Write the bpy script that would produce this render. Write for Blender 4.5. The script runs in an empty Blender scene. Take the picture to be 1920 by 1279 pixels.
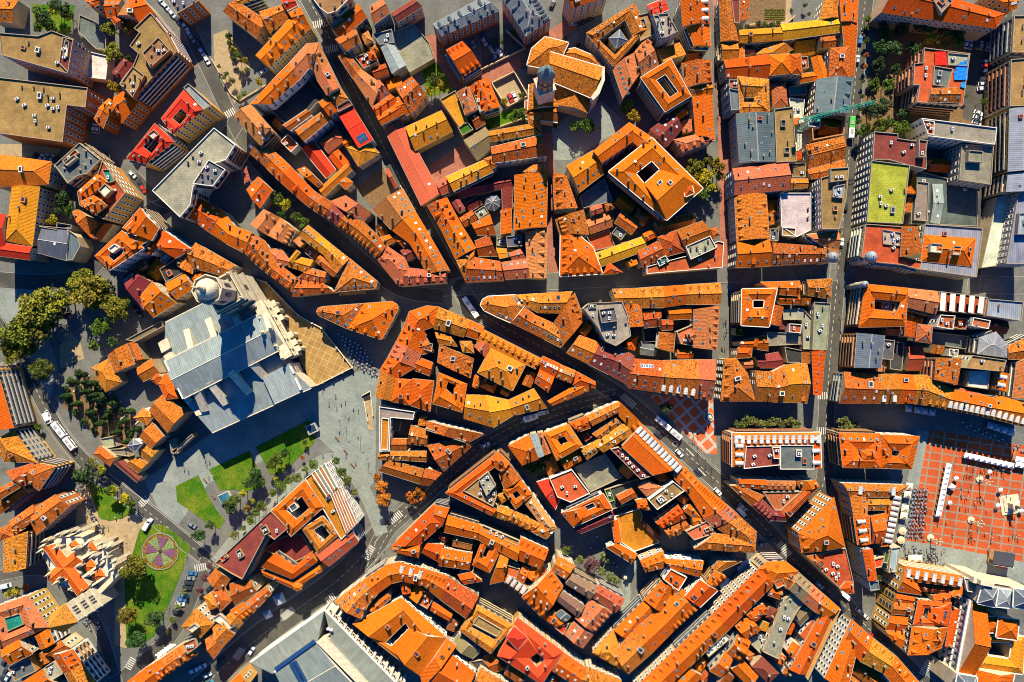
import bpy, math, random
from mathutils import Vector, Matrix
random.seed(11)
H = 390.0            # drone height above the streets, metres
S = 0.25             # metres on the ground per photo pixel
R = math.radians
scene = bpy.context.scene
COL = scene.collection
def W(px, py, z=0.0):
    """plan position (metres) of a point seen at photo pixel px,py that lies z metres above the street"""
    k = S * (H - z) / H
    return ((px - 960) * k, -(py - 639.5) * k)
# ------------------------------------------------------------------ materials
MATS = {}
def new_mat(name, rough=0.85, spec=0.25):
    m = bpy.data.materials.new(name); m.use_nodes = True
    nt = m.node_tree; b = nt.nodes['Principled BSDF']
    b.inputs['Roughness'].default_value = rough
    b.inputs['Specular IOR Level'].default_value = spec
    MATS[name] = m
    return m, nt, b
class NT:
    def __init__(s, nt): s.nt = nt; s.n = nt.nodes; s.l = nt.links
    def node(s, t, **kw):
        n = s.n.new(t)
        for k, v in kw.items(): setattr(n, k, v)
        return n
    def put(s, sock, v):
        if hasattr(v, 'is_output'): s.l.new(v, sock)
        else:
            if isinstance(v, tuple) and len(v) == 4 and sock.type == 'VECTOR': v = v[:3]
            sock.default_value = v
    def math(s, op, a, b=0.0, c=None, clamp=False):
        n = s.node('ShaderNodeMath', operation=op, use_clamp=clamp)
        s.put(n.inputs[0], a); s.put(n.inputs[1], b)
        if c is not None: s.put(n.inputs[2], c)
        return n.outputs[0]
    def vmul(s, v, k):
        n = s.node('ShaderNodeVectorMath', operation='MULTIPLY'); s.put(n.inputs[0], v); n.inputs[1].default_value = k
        return n.outputs[0]
    def noise(s, v, sc, det=3.0, rough=0.6):
        n = s.node('ShaderNodeTexNoise'); s.put(n.inputs['Vector'], v)
        n.inputs['Scale'].default_value = sc; n.inputs['Detail'].default_value = det; n.inputs['Roughness'].default_value = rough
        return n.outputs['Fac']
    def vor(s, v, sc):
        n = s.node('ShaderNodeTexVoronoi'); s.put(n.inputs['Vector'], v); n.inputs['Scale'].default_value = sc
        return n
    def rng(s, v, a, b, c, d):
        n = s.node('ShaderNodeMapRange'); s.put(n.inputs['Value'], v)
        for k, x in zip(('From Min', 'From Max', 'To Min', 'To Max'), (a, b, c, d)): s.put(n.inputs[k], x)
        return n.outputs[0]
    def mix(s, f, a, b, mode='MIX'):
        n = s.node('ShaderNodeMix', data_type='RGBA', blend_type=mode)
        s.put(n.inputs[0], f); s.put(n.inputs[6], a); s.put(n.inputs[7], b)
        return n.outputs[2]
    def scale(s, c, f):
        n = s.node('ShaderNodeVectorMath', operation='SCALE'); s.put(n.inputs[0], c); s.put(n.inputs['Scale'], f)
        return n.outputs[0]
    def bump(s, h, d, st=1.0):
        n = s.node('ShaderNodeBump'); s.put(n.inputs['Height'], h); n.inputs['Distance'].default_value = d; n.inputs['Strength'].default_value = st
        return n.outputs[0]
    def obj(s): return s.node('ShaderNodeTexCoord').outputs['Object']
    def uv(s): return s.node('ShaderNodeTexCoord').outputs['UV']
    def pos(s): return s.node('ShaderNodeNewGeometry').outputs['Position']
    def ocol(s): return s.node('ShaderNodeObjectInfo').outputs['Color']
    def orand(s): return s.node('ShaderNodeObjectInfo').outputs['Random']
    def attr(s, nm):
        n = s.node('ShaderNodeAttribute', attribute_type='OBJECT', attribute_name=nm); return n.outputs['Fac']
def C4(c): return (c[0], c[1], c[2], 1.0)
def mat_tile():
    m, nt, b = new_mat('clay_tile', 0.95, 0.04); t = NT(nt)
    uv = t.uv(); base = t.ocol(); mott = t.attr('mott'); pos = t.pos()
    seed = t.node('ShaderNodeVectorMath', operation='ADD'); t.put(seed.inputs[0], t.vmul(uv, (1, 1, 1)))
    cmb = t.node('ShaderNodeCombineXYZ'); t.put(cmb.inputs[0], t.math('MULTIPLY', t.orand(), 91.0)); t.put(cmb.inputs[1], t.math('MULTIPLY', t.orand(), 57.0))
    t.put(seed.inputs[1], cmb.outputs[0]); v = seed.outputs[0]
    cells = t.vor(t.vmul(v, (3.6, 2.3, 1)), 1.0)              # single tiles and small groups of tiles
    sep = t.node('ShaderNodeSeparateColor'); t.put(sep.inputs[0], cells.outputs['Color'])
    n1 = t.noise(v, 0.8, 5.0, 0.75)
    n2 = t.noise(t.vmul(v, (1.0, 0.14, 1)), 1.5, 3.0, 0.6)     # runs of weathering down the slope
    n3 = t.noise(pos, 0.035, 2.0)
    big = t.rng(n3, 0.3, 0.7, 0.82, 1.16)
    speck = t.rng(sep.outputs[0], 0, 1, -0.6, 0.55)
    blot = t.rng(n1, 0.3, 0.7, -0.38, 0.34)
    strk = t.rng(n2, 0.35, 0.7, -0.3, 0.25)
    val = t.math('ADD', 1.0, t.math('MULTIPLY', mott, t.math('ADD', speck, t.math('ADD', blot, strk))))
    val = t.math('MAXIMUM', t.math('MULTIPLY', val, big), 0.16)
    col = t.scale(base, val)
    grey = t.math('MULTIPLY', t.math('MULTIPLY', t.rng(sep.outputs[1], 0.62, 0.8, 0, 0.8), mott), 0.8)
    col = t.mix(grey, col, t.scale(t.mix(0.5, (0.30, 0.2, 0.09, 1), base), t.rng(sep.outputs[2], 0, 1, 0.35, 1.35)))
    moss = t.math('MULTIPLY', t.math('MULTIPLY', t.rng(t.noise(v, 0.13, 4.0, 0.75), 0.6, 0.78, 0, 0.55), mott), 0.8)
    col = t.mix(moss, col, (0.11, 0.055, 0.02, 1))
    t.put(b.inputs['Base Color'], col)
    s = t.node('ShaderNodeSeparateXYZ'); t.put(s.inputs[0], uv)
    rib = t.math('ABSOLUTE', t.math('SINE', t.math('MULTIPLY', s.outputs[0], math.pi / 0.62)))
    row = t.math('FRACT', t.math('MULTIPLY', s.outputs[1], 1 / 0.85))
    hgt = t.math('ADD', t.math('MULTIPLY', rib, 0.9), t.math('ADD', t.math('MULTIPLY', row, 0.25), t.math('MULTIPLY', sep.outputs[0], 0.5)))
    t.put(b.inputs['Normal'], t.bump(hgt, 0.10, 0.85))
def mat_metal_roof():
    m, nt, b = new_mat('seamed_metal', 0.55, 0.4); t = NT(nt)
    uv = t.uv(); base = t.ocol(); pos = t.pos()
    n = t.noise(t.vmul(uv, (1, .25, 1)), 0.6, 4.0); n2 = t.noise(pos, 0.08, 3.0)
    s = t.node('ShaderNodeSeparateXYZ'); t.put(s.inputs[0], uv)
    f = t.math('FRACT', t.math('MULTIPLY', s.outputs[0], 1 / 0.9))
    seam = t.math('LESS_THAN', f, 0.22)
    val = t.math('MULTIPLY', t.rng(n, .3, .7, .72, 1.2), t.rng(n2, .3, .7, .8, 1.15))
    col = t.scale(base, val)
    col = t.mix(t.math('MULTIPLY', seam, 0.35), col, t.scale(base, 0.45))
    t.put(b.inputs['Base Color'], col)
    t.put(b.inputs['Normal'], t.bump(seam, 0.08, 0.8))
def mat_flat():
    m, nt, b = new_mat('flat_roofing', 0.9, 0.15); t = NT(nt)
    p = t.pos(); base = t.ocol()
    a = t.noise(p, 0.16, 5.0, 0.65); c = t.noise(p, 2.2, 2.0); d = t.noise(p, 0.6, 4.0, 0.7)
    val = t.math('MULTIPLY', t.rng(a, .32, .7, .68, 1.2), t.math('MULTIPLY', t.rng(c, .25, .75, .8, 1.15), t.rng(d, .35, .7, .85, 1.1)))
    br = t.node('ShaderNodeTexBrick'); t.put(br.inputs['Vector'], p)
    br.inputs['Scale'].default_value = 0.28; br.inputs['Mortar Size'].default_value = 0.012
    br.inputs['Color1'].default_value = (1, 1, 1, 1); br.inputs['Color2'].default_value = (.88, .88, .88, 1); br.inputs['Mortar'].default_value = (.6, .6, .6, 1)
    col = t.mix(1.0, t.scale(base, val), br.outputs['Color'], 'MULTIPLY')
    t.put(b.inputs['Base Color'], col)
    t.put(b.inputs['Normal'], t.bump(c, 0.05, 0.5))
def mat_wall():
    m, nt, b = new_mat('plaster_wall', 0.9, 0.15); t = NT(nt)
    p = t.pos(); base = t.ocol()
    a = t.noise(p, 0.18, 4.0, 0.65); c = t.noise(t.vmul(p, (1, 1, .25)), 0.8, 4.0, 0.7)
    val = t.math('MULTIPLY', t.rng(a, .3, .7, .78, 1.14), t.rng(c, .3, .72, .8, 1.12))
    t.put(b.inputs['Base Color'], t.scale(base, val))
def mat_simple(name, col, rough=0.85, spec=0.25, var=0.25, sc=1.2, metal=0.0, ocol=False, bump=0.0):
    m, nt, b = new_mat(name, rough, spec); t = NT(nt); p = t.pos()
    n = t.noise(p, sc, 4.0, 0.65)
    base = t.ocol() if ocol else C4(col)
    t.put(b.inputs['Base Color'], t.scale(base, t.rng(n, .3, .7, 1 - var, 1 + var)))
    b.inputs['Metallic'].default_value = metal
    if bump: t.put(b.inputs['Normal'], t.bump(n, bump, 0.7))
    return m
def mat_leaf():
    m, nt, b = new_mat('leaf', 0.7, 0.2); t = NT(nt); p = t.obj()
    n = t.noise(p, 1.1, 3.0); n2 = t.noise(p, 5.0, 1.0)
    col = t.scale(t.ocol(), t.math('MULTIPLY', t.rng(n, .3, .7, .45, 1.6), t.rng(n2, .3, .7, .7, 1.3)))
    t.put(b.inputs['Base Color'], col)
    b.inputs['Transmission Weight'].default_value = 0.0
def mat_grass():
    m, nt, b = new_mat('lawn_grass', 0.95, 0.1); t = NT(nt); p = t.pos()
    a = t.noise(p, 0.11, 4.0, .65); c = t.noise(p, 1.6, 3.0, .7)
    col = t.mix(t.rng(a, .42, .68, 0, 1), (0.035, 0.115, 0.004, 1), (0.15, 0.17, 0.014, 1))
    t.put(b.inputs['Base Color'], t.scale(col, t.rng(c, .3, .7, .55, 1.4)))
    t.put(b.inputs['Normal'], t.bump(c, 0.15, .8))
def mat_asphalt():
    m, nt, b = new_mat('asphalt', 0.9, 0.2); t = NT(nt); p = t.pos()
    a = t.noise(p, 0.09, 5.0, .65); c = t.noise(p, 3.0, 2.0)
    col = t.mix(t.rng(a, .35, .68, 0, 1), (0.05, 0.049, 0.042, 1), (0.092, 0.086, 0.066, 1))
    t.put(b.inputs['Base Color'], t.scale(col, t.rng(c, .3, .7, .75, 1.25)))
def mat_paving(name, c1, c2, mort, rot, sx, sy, mortar, var=0.18, squash=1.0, offs=0.5):
    m, nt, b = new_mat(name, 0.88, 0.2); t = NT(nt); p = t.pos()
    mp = t.node('ShaderNodeMapping'); t.put(mp.inputs['Vector'], p); mp.inputs['Rotation'].default_value = (0, 0, rot)
    br = t.node('ShaderNodeTexBrick', offset=offs); t.put(br.inputs['Vector'], mp.outputs[0])
    br.inputs['Scale'].default_value = 1.0; br.inputs['Brick Width'].default_value = sx; br.inputs['Row Height'].default_value = sy
    br.inputs['Mortar Size'].default_value = mortar; br.inputs['Mortar Smooth'].default_value = 0.0
    br.inputs['Color1'].default_value = C4(c1); br.inputs['Color2'].default_value = C4(c2); br.inputs['Mortar'].default_value = C4(mort)
    a = t.noise(p, 0.12, 5.0, .7); d = t.noise(p, 1.5, 3.0)
    cl = t.vor(p, 0.16); sp = t.node('ShaderNodeSeparateColor'); t.put(sp.inputs[0], cl.outputs['Color'])          # relaid areas
    spot = t.vor(p, 0.42); dot = t.rng(spot.outputs['Distance'], .12, .2, .72, 1.0)                                  # drains and oil spots
    f = t.math('MULTIPLY', t.math('MULTIPLY', t.rng(a, .3, .7, 1 - var, 1 + var), t.rng(d, .3, .7, .84, 1.13)), t.math('MULTIPLY', t.rng(sp.outputs[0], 0, 1, .9, 1.08), dot))
    t.put(b.inputs['Base Color'], t.scale(br.outputs['Color'], f))
mat_tile(); mat_metal_roof(); mat_flat(); mat_wall(); mat_leaf(); mat_grass(); mat_asphalt()
mat_simple('chimney_plaster', (0.5, 0.4, 0.28), ocol=True)
mat_simple('cap_stone', (0.27, 0.225, 0.15), var=0.2)
mat_simple('ridge_tile', (0.55, 0.2, 0.05), ocol=True, var=0.3)
mat_simple('pale_stone', (0.54, 0.455, 0.29), var=0.28, sc=0.7, bump=0.05)
mat_simple('white_trim', (0.62, 0.58, 0.48), var=0.12)
mat_simple('glass_dark', (0.02, 0.035, 0.045), 0.12, 0.6, var=0.3)
mat_simple('glass_blue', (0.035, 0.13, 0.18), 0.15, 0.6, var=0.4, sc=0.3)
mat_simple('glint_white', (0.7, 0.72, 0.7), 0.3, 0.5, var=0.15)  # sky glint on skylight panes, painted in as plain white
mat_simple('frame_grey', (0.30, 0.29, 0.27), 0.6, 0.3)
mat_simple('steel', (0.45, 0.46, 0.46), 0.4, 0.5, metal=0.6)
mat_simple('dark_metal', (0.05, 0.05, 0.055), 0.5, 0.4)
mat_simple('painted', (0.5, 0.5, 0.5), 0.35, 0.5, var=0.05, ocol=True)
mat_simple('cloth', (0.5, 0.5, 0.5), 0.9, 0.1, var=0.15, sc=2.0, ocol=True)
mat_simple('skin', (0.45, 0.24, 0.15), 0.7, 0.3)
mat_simple('hair', (0.04, 0.025, 0.015), 0.8, 0.2)
mat_simple('rubber', (0.02, 0.02, 0.02), 0.8, 0.2)
mat_simple('bark', (0.11, 0.07, 0.04), var=0.35)
mat_simple('wood', (0.28, 0.15, 0.06), var=0.3)
mat_simple('soil', (0.15, 0.088, 0.035), var=0.35, sc=0.8, bump=0.1)
mat_simple('sand_gravel', (0.31, 0.225, 0.115), var=0.22, sc=0.5)
mat_simple('road_paint', (0.46, 0.45, 0.38), var=0.25, sc=1.5)
mat_simple('kerb_stone', (0.23, 0.22, 0.18), var=0.2)
mat_simple('flower', (0.3, 0.1, 0.2), var=0.6, sc=2.5, ocol=True, bump=0.2)
mat_simple('blue_panel', (0.015, 0.05, 0.13), 0.2, 0.6, var=0.2)
mat_paving('street_paving', (0.135, 0.135, 0.112), (0.118, 0.118, 0.10), (0.09, 0.09, 0.075), 0.46, 1.6, 0.8, 0.03)
mat_paving('square_slabs', (0.215, 0.238, 0.195), (0.19, 0.212, 0.176), (0.14, 0.155, 0.13), 0.46, 3.2, 1.6, 0.03, var=0.14)
mat_paving('red_plaza', (0.43, 0.078, 0.018), (0.37, 0.062, 0.015), (0.22, 0.19, 0.125), R(8.5), 5.6, 3.75, 0.33, var=0.1, offs=0.0)
mat_paving('lattice_plaza', (0.55, 0.11, 0.03), (0.46, 0.09, 0.03), (0.36, 0.33, 0.27), R(50), 5.2, 5.2, 0.62, var=0.1, offs=0.0)
mat_paving('rose_paving', (0.33, 0.12, 0.07), (0.28, 0.10, 0.06), (0.2, 0.09, 0.06), 0.0, 1.0, 0.5, 0.02, var=0.2)
mat_paving('terrace_paving', (0.33, 0.19, 0.05), (0.28, 0.16, 0.042), (0.42, 0.34, 0.19), R(24), 3.1, 3.1, 0.09, var=0.1, offs=0.0)
mat_paving('court_checks', (0.45, 0.3, 0.2), (0.25, 0.16, 0.12), (0.3, 0.2, 0.15), 0.3, 1.2, 1.2, 0.01, offs=0.0)
# ------------------------------------------------------------------ mesh helpers
class MB:
    def __init__(s): s.v = []; s.f = []; s.m = []; s.uv = []
    def face(s, pts, mi=0, uvs=None):
        i = len(s.v); s.v.extend(tuple(p) for p in pts); s.f.append(tuple(range(i, i + len(pts)))); s.m.append(mi)
        s.uv.extend(uvs if uvs else [(p[0], p[1]) for p in pts])
    def box(s, c, size, rot=0.0, mi=0, top=None):
        """box standing on c (base centre); top = shrink factor of the upper face"""
        cx, cy, cz = c; a, b, h = size[0] / 2, size[1] / 2, size[2]; k = 1.0 if top is None else top
        cr, sr = math.cos(rot), math.sin(rot)
        P = lambda x, y, z: (cx + x * cr - y * sr, cy + x * sr + y * cr, cz + z)
        q = [(-a, -b), (a, -b), (a, b), (-a, b)]
        lo = [P(x, y, 0) for x, y in q]; hi = [P(x * k, y * k, h) for x, y in q]
        s.face(lo[::-1], mi); s.face(hi, mi)
        for i in range(4):
            j = (i + 1) % 4; s.face([lo[i], lo[j], hi[j], hi[i]], mi)
    def prism(s, poly, z0, z1, mi=0, mtop=None):
        n = len(poly)
        s.face([(x, y, z1) for x, y in poly], mi if mtop is None else mtop)
        s.face([(x, y, z0) for x, y in poly][::-1], mi)
        for i in range(n):
            a, b = poly[i], poly[(i + 1) % n]
            s.face([(a[0], a[1], z0), (b[0], b[1], z0), (b[0], b[1], z1), (a[0], a[1], z1)], mi)
    def lathe(s, c, prof, n=12, mi=0, ph=0.0):
        cx, cy = c
        ring = lambda r, z: [(cx + r * math.cos(ph + 2 * math.pi * k / n), cy + r * math.sin(ph + 2 * math.pi * k / n), z) for k in range(n)]
        for (r0, z0), (r1, z1) in zip(prof, prof[1:]):
            A, B = ring(r0, z0), ring(r1, z1)
            for k in range(n):
                j = (k + 1) % n
                if r1 < 1e-4: s.face([A[k], A[j], B[k]], mi)
                elif r0 < 1e-4: s.face([A[k], B[j], B[k]], mi)
                else: s.face([A[k], A[j], B[j], B[k]], mi)
    def tube(s, a, b, r, n=6, mi=0, r2=None):
        a, b = Vector(a), Vector(b); d = (b - a); 
        if d.length < 1e-6: return
        d.normalize(); u = d.orthogonal().normalized(); w = d.cross(u); r2 = r if r2 is None else r2
        A = [a + (u * math.cos(2 * math.pi * k / n) + w * math.sin(2 * math.pi * k / n)) * r for k in range(n)]
        B = [b + (u * math.cos(2 * math.pi * k / n) + w * math.sin(2 * math.pi * k / n)) * r2 for k in range(n)]
        for k in range(n):
            j = (k + 1) % n; s.face([A[k], A[j], B[j], B[k]], mi)
        s.face(A[::-1], mi); s.face(B, mi)
    def mesh(s, name, mats, smooth=False):
        me = bpy.data.meshes.new(name); me.from_pydata(s.v, [], s.f)
        for m in mats: me.materials.append(MATS[m])
        me.polygons.foreach_set('material_index', s.m)
        l = me.uv_layers.new(name='UVMap'); l.data.foreach_set('uv', [c for p in s.uv for c in p])
        if smooth: me.polygons.foreach_set('use_smooth', [True] * len(s.f))
        me.update(); return me
def link(name, me, parent=None, loc=(0, 0, 0), rotz=0.0, color=None, scale=None):
    o = bpy.data.objects.new(name, me); COL.objects.link(o)
    if parent is not None: o.parent = parent
    o.location = loc; o.rotation_euler = (0, 0, rotz)
    if color is not None: o.color = (color[0], color[1], color[2], 1)
    if scale is not None: o.scale = scale
    return o
LABELS = {}
def tag(o, label, cat, group=None):
    o['label'] = label; o['category'] = cat
    if group: o['group'] = group
    LABELS.setdefault(label, []).append(o.name)
    return o
def struct(name, mb, mats, kind='structure'):
    o = link(name, mb.mesh(name, mats)); o['kind'] = kind
    return o
def area2(p): return sum(p[i][0] * p[(i + 1) % len(p)][1] - p[(i + 1) % len(p)][0] * p[i][1] for i in range(len(p)))
def inside(p, x, y):
    c = False; n = len(p)
    for i in range(n):
        (x1, y1), (x2, y2) = p[i], p[(i + 1) % n]
        if (y1 > y) != (y2 > y) and x < (x2 - x1) * (y - y1) / (y2 - y1) + x1: c = not c
    return c
def clip(poly, a, b, c):
    """keep a*x+b*y+c <= 0"""
    out = []; n = len(poly)
    for i in range(n):
        p, q = poly[i], poly[(i + 1) % n]
        dp = a * p[0] + b * p[1] + c; dq = a * q[0] + b * q[1] + c
        if dp <= 1e-9: out.append(p)
        if (dp < -1e-9 and dq > 1e-9) or (dp > 1e-9 and dq < -1e-9):
            t = dp / (dp - dq); out.append((p[0] + t * (q[0] - p[0]), p[1] + t * (q[1] - p[1])))
    return out
def edge_line(p, i):
    """inward unit normal form: distance from edge i = a*x+b*y+c (positive inside, p counter-clockwise)"""
    (x1, y1), (x2, y2) = p[i], p[(i + 1) % len(p)]
    L = math.hypot(x2 - x1, y2 - y1) or 1e-9
    a, b = -(y2 - y1) / L, (x2 - x1) / L
    return a, b, -(a * x1 + b * y1)
def offset(p, ds):
    """move every edge i inwards by ds[i]"""
    n = len(p); ls = [edge_line(p, i) for i in range(n)]; out = []
    for i in range(n):
        a1, b1, c1 = ls[i - 1]; a2, b2, c2 = ls[i]; c1 -= ds[i - 1]; c2 -= ds[i]
        d = a1 * b2 - a2 * b1
        if abs(d) < 0.08: out.append((p[i][0] + a2 * ds[i], p[i][1] + b2 * ds[i]))
        else: out.append(((b1 * c2 - b2 * c1) / d, (a2 * c1 - a1 * c2) / d))
    return out
# ------------------------------------------------------------------ palette of roofs and walls (linear)
ROOF = {  # letter: (colour, mottle, kind)
 'n': ((0.55, 0.105, 0.005), 0.40, 'tile'), 'o': ((0.49, 0.145, 0.014), 0.95, 'tile'), 'r': ((0.44, 0.135, 0.042), 0.45, 'tile'),
 'd': ((0.37, 0.092, 0.012), 0.70, 'tile'), 'v': ((0.56, 0.040, 0.014), 0.14, 'tile'), 'q': ((0.42, 0.085, 0.036), 0.2, 'tile'), 'y': ((0.57, 0.21, 0.012), 0.40, 'tile'),
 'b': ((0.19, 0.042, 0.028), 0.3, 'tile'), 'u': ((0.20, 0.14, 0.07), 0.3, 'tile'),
 's': ((0.085, 0.108, 0.12), 0.3, 'metal'), 'z': ((0.20, 0.23, 0.215), 0.3, 'metal'), 'a': ((0.23, 0.275, 0.28), .2, 'metal'),
 'g': ((0.30, 0.168, 0.06), 0, 'flat'), 'c': ((0.30, 0.275, 0.185), 0, 'flat'), 't': ((0.44, 0.085, 0.022), 0, 'flat'), 'w': ((0.60, 0.56, 0.44), 0, 'flat'),
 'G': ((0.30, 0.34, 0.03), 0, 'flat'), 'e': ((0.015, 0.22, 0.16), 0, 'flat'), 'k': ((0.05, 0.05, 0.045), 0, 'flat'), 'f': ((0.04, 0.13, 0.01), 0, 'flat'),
 'm': ((0.20, 0.04, 0.03), 0, 'flat'), 'x': ((0.58, 0.23, 0.015), 0, 'flat'), 'i': ((0.115, 0.125, 0.12), 0, 'flat'),
}
WALL = {'c': (0.50, 0.38, 0.21), 'w': (0.64, 0.60, 0.50), 'b': (0.38, 0.125, 0.03), 'y': (0.55, 0.30, 0.07), 'p': (0.44, 0.28, 0.17), 'g': (0.29, 0.27, 0.23), 'o': (0.48, 0.2, 0.04)}
RMAT = {'tile': 'clay_tile', 'metal': 'seamed_metal', 'flat': 'flat_roofing'}
def jit(c, a=0.12, rnd=random):
    k = 1 + rnd.uniform(-a, a); g = 1 + rnd.uniform(-a * .8, a * .8)
    return (min(.9, c[0] * k), min(.9, c[1] * k * g), min(.9, c[2] * k))
class Piece:
    def __init__(s, poly, eaves, h, letter, pitch=None, z0=0.0):
        n = len(poly)
        if area2(poly) < 0:
            poly = poly[::-1]; eaves = [(n - 2 - i) % n for i in eaves] if eaves is not None else None
            s.emap = lambda i: (n - 2 - i) % n
        else: s.emap = lambda i: i
        s.poly, s.eaves, s.h, s.letter, s.z0 = poly, eaves, h, letter, z0
        s.flat = eaves is None
        kind = ROOF[letter][2]
        s.pitch = pitch or {'tile': 0.50, 'metal': 0.24, 'flat': 0.3}[kind]
        s.lines = [edge_line(poly, i) for i in range(n)]
        s.cx = sum(p[0] for p in poly) / n; s.cy = sum(p[1] for p in poly) / n
    def d(s, i, x, y):
        a, b, c = s.lines[i]; return a * x + b * y + c
    def z(s, x, y):
        if s.flat: return s.h
        return s.h + s.pitch * min(s.d(i, x, y) for i in s.eaves)
    def roof(s, mb, ridges=True):
        """mats: 0 roof, 1 ridge/verge"""
        if s.flat:
            p = offset(s.poly, [0.28] * len(s.poly))
            mb.face([(x, y, s.h) for x, y in p], 0, [(x, y) for x, y in p]); return
        E = list(s.eaves); th = 0.22
        for i in E:
            q = s.poly
            for j in E:
                if j != i:
                    a1, b1, c1 = s.lines[i]; a2, b2, c2 = s.lines[j]
                    q = clip(q, a1 - a2, b1 - b2, c1 - c2)
                    if len(q) < 3: break
            if len(q) < 3: continue
            a, b, c = s.lines[i]; ux, uy = b, -a
            top = [(x, y, s.h + s.pitch * (a * x + b * y + c)) for x, y in q]
            mb.face(top, 0, [(ux * x + uy * y, (a * x + b * y + c) * 1.07) for x, y in q])
            mb.face([(x, y, z - th) for x, y, z in top][::-1], 1)
            for k in range(len(q)):
                p1, p2 = top[k], top[(k + 1) % len(q)]
                on = [j for j in range(len(s.poly)) if abs(s.d(j, p1[0], p1[1])) < 1e-4 and abs(s.d(j, p2[0], p2[1])) < 1e-4]
                if on: mb.face([(p1[0], p1[1], p1[2] - th), (p2[0], p2[1], p2[2] - th), p2, p1], 1)
                elif ridges:
                    for j in E:
                        if j > i and abs(s.d(i, *p1[:2]) - s.d(j, *p1[:2])) < 1e-4 and abs(s.d(i, *p2[:2]) - s.d(j, *p2[:2])) < 1e-4:
                            s.ridge(mb, p1, p2, s.lines[j]); break
    def ridge(s, mb, p1, p2, lj):
        dx, dy = p2[0] - p1[0], p2[1] - p1[1]; L = math.hypot(dx, dy)
        if L < 1.0: return
        nx, ny = -dy / L * 0.26, dx / L * 0.26; u = 0.18; w = -0.06
        A = [(p1[0] + nx, p1[1] + ny, p1[2] + w), (p1[0], p1[1], p1[2] + u), (p1[0] - nx, p1[1] - ny, p1[2] + w)]
        B = [(p2[0] + nx, p2[1] + ny, p2[2] + w), (p2[0], p2[1], p2[2] + u), (p2[0] - nx, p2[1] - ny, p2[2] + w)]
        mb.face([A[0], B[0], B[1], A[1]], 1); mb.face([A[1], B[1], B[2], A[2]], 1)
    def walls(s, mb, segs):
        """mats: 0 wall, 1 coping / cornice"""
        n = len(s.poly)
        if s.flat:
            q = offset(s.poly, [0.02] * n); ph = s.h + s.par; inn = offset(s.poly, [0.30] * n)
            for i in range(n):
                j = (i + 1) % n; a, b, c, d = q[i], q[j], inn[j], inn[i]
                mb.face([(a[0], a[1], s.z0), (b[0], b[1], s.z0), (b[0], b[1], ph), (a[0], a[1], ph)], 0)
                mb.face([(a[0], a[1], ph), (b[0], b[1], ph), (c[0], c[1], ph), (d[0], d[1], ph)], 1)
                mb.face([(c[0], c[1], s.h - .05), (d[0], d[1], s.h - .05), (d[0], d[1], ph), (c[0], c[1], ph)], 0)
                segs.append((a, b, s.z0, s.h))
            return
        q = offset(s.poly, [0.32 if i in s.eaves else 0.03 for i in range(n)])
        if area2(q) <= 0: q = s.poly
        for i in range(n):
            j = (i + 1) % n; a, b = q[i], q[j]
            if i in s.eaves:
                z = s.h + 0.02
                mb.face([(a[0], a[1], s.z0), (b[0], b[1], s.z0), (b[0], b[1], z), (a[0], a[1], z)], 0)
                segs.append((a, b, s.z0, s.h))
                if s.corn:      # cornice under the eaves
                    e = s.corn; A, B = s.poly[i], s.poly[j]; la, lb, lc = s.lines[i]
                    o1 = (A[0] - la * e, A[1] - lb * e); o2 = (B[0] - la * e, B[1] - lb * e); z1 = s.h - .24; z2 = s.h - .03
                    mb.face([(o1[0], o1[1], z2), (o2[0], o2[1], z2), (B[0], B[1], z2), (A[0], A[1], z2)], 1)
                    mb.face([(o1[0], o1[1], z1), (o2[0], o2[1], z1), (o2[0], o2[1], z2), (o1[0], o1[1], z2)], 1)
                    mb.face([(a[0], a[1], z1), (b[0], b[1], z1), (o2[0], o2[1], z1), (o1[0], o1[1], z1)], 1)
            else:
                ts = [0.0, 1.0]
                for e1 in s.eaves:
                    for e2 in s.eaves:
                        if e1 < e2:
                            f0 = s.d(e1, *a) - s.d(e2, *a); f1 = s.d(e1, *b) - s.d(e2, *b)
                            if f0 * f1 < 0: ts.append(f0 / (f0 - f1))
                pts = []
                for t in sorted(ts):
                    x, y = a[0] + (b[0] - a[0]) * t, a[1] + (b[1] - a[1]) * t; pts.append((x, y, s.z(x, y) - 0.1))
                mb.face([(a[0], a[1], s.z0), (b[0], b[1], s.z0)] + pts[::-1], 0)
                segs.append((a, b, s.z0, s.h))
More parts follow.
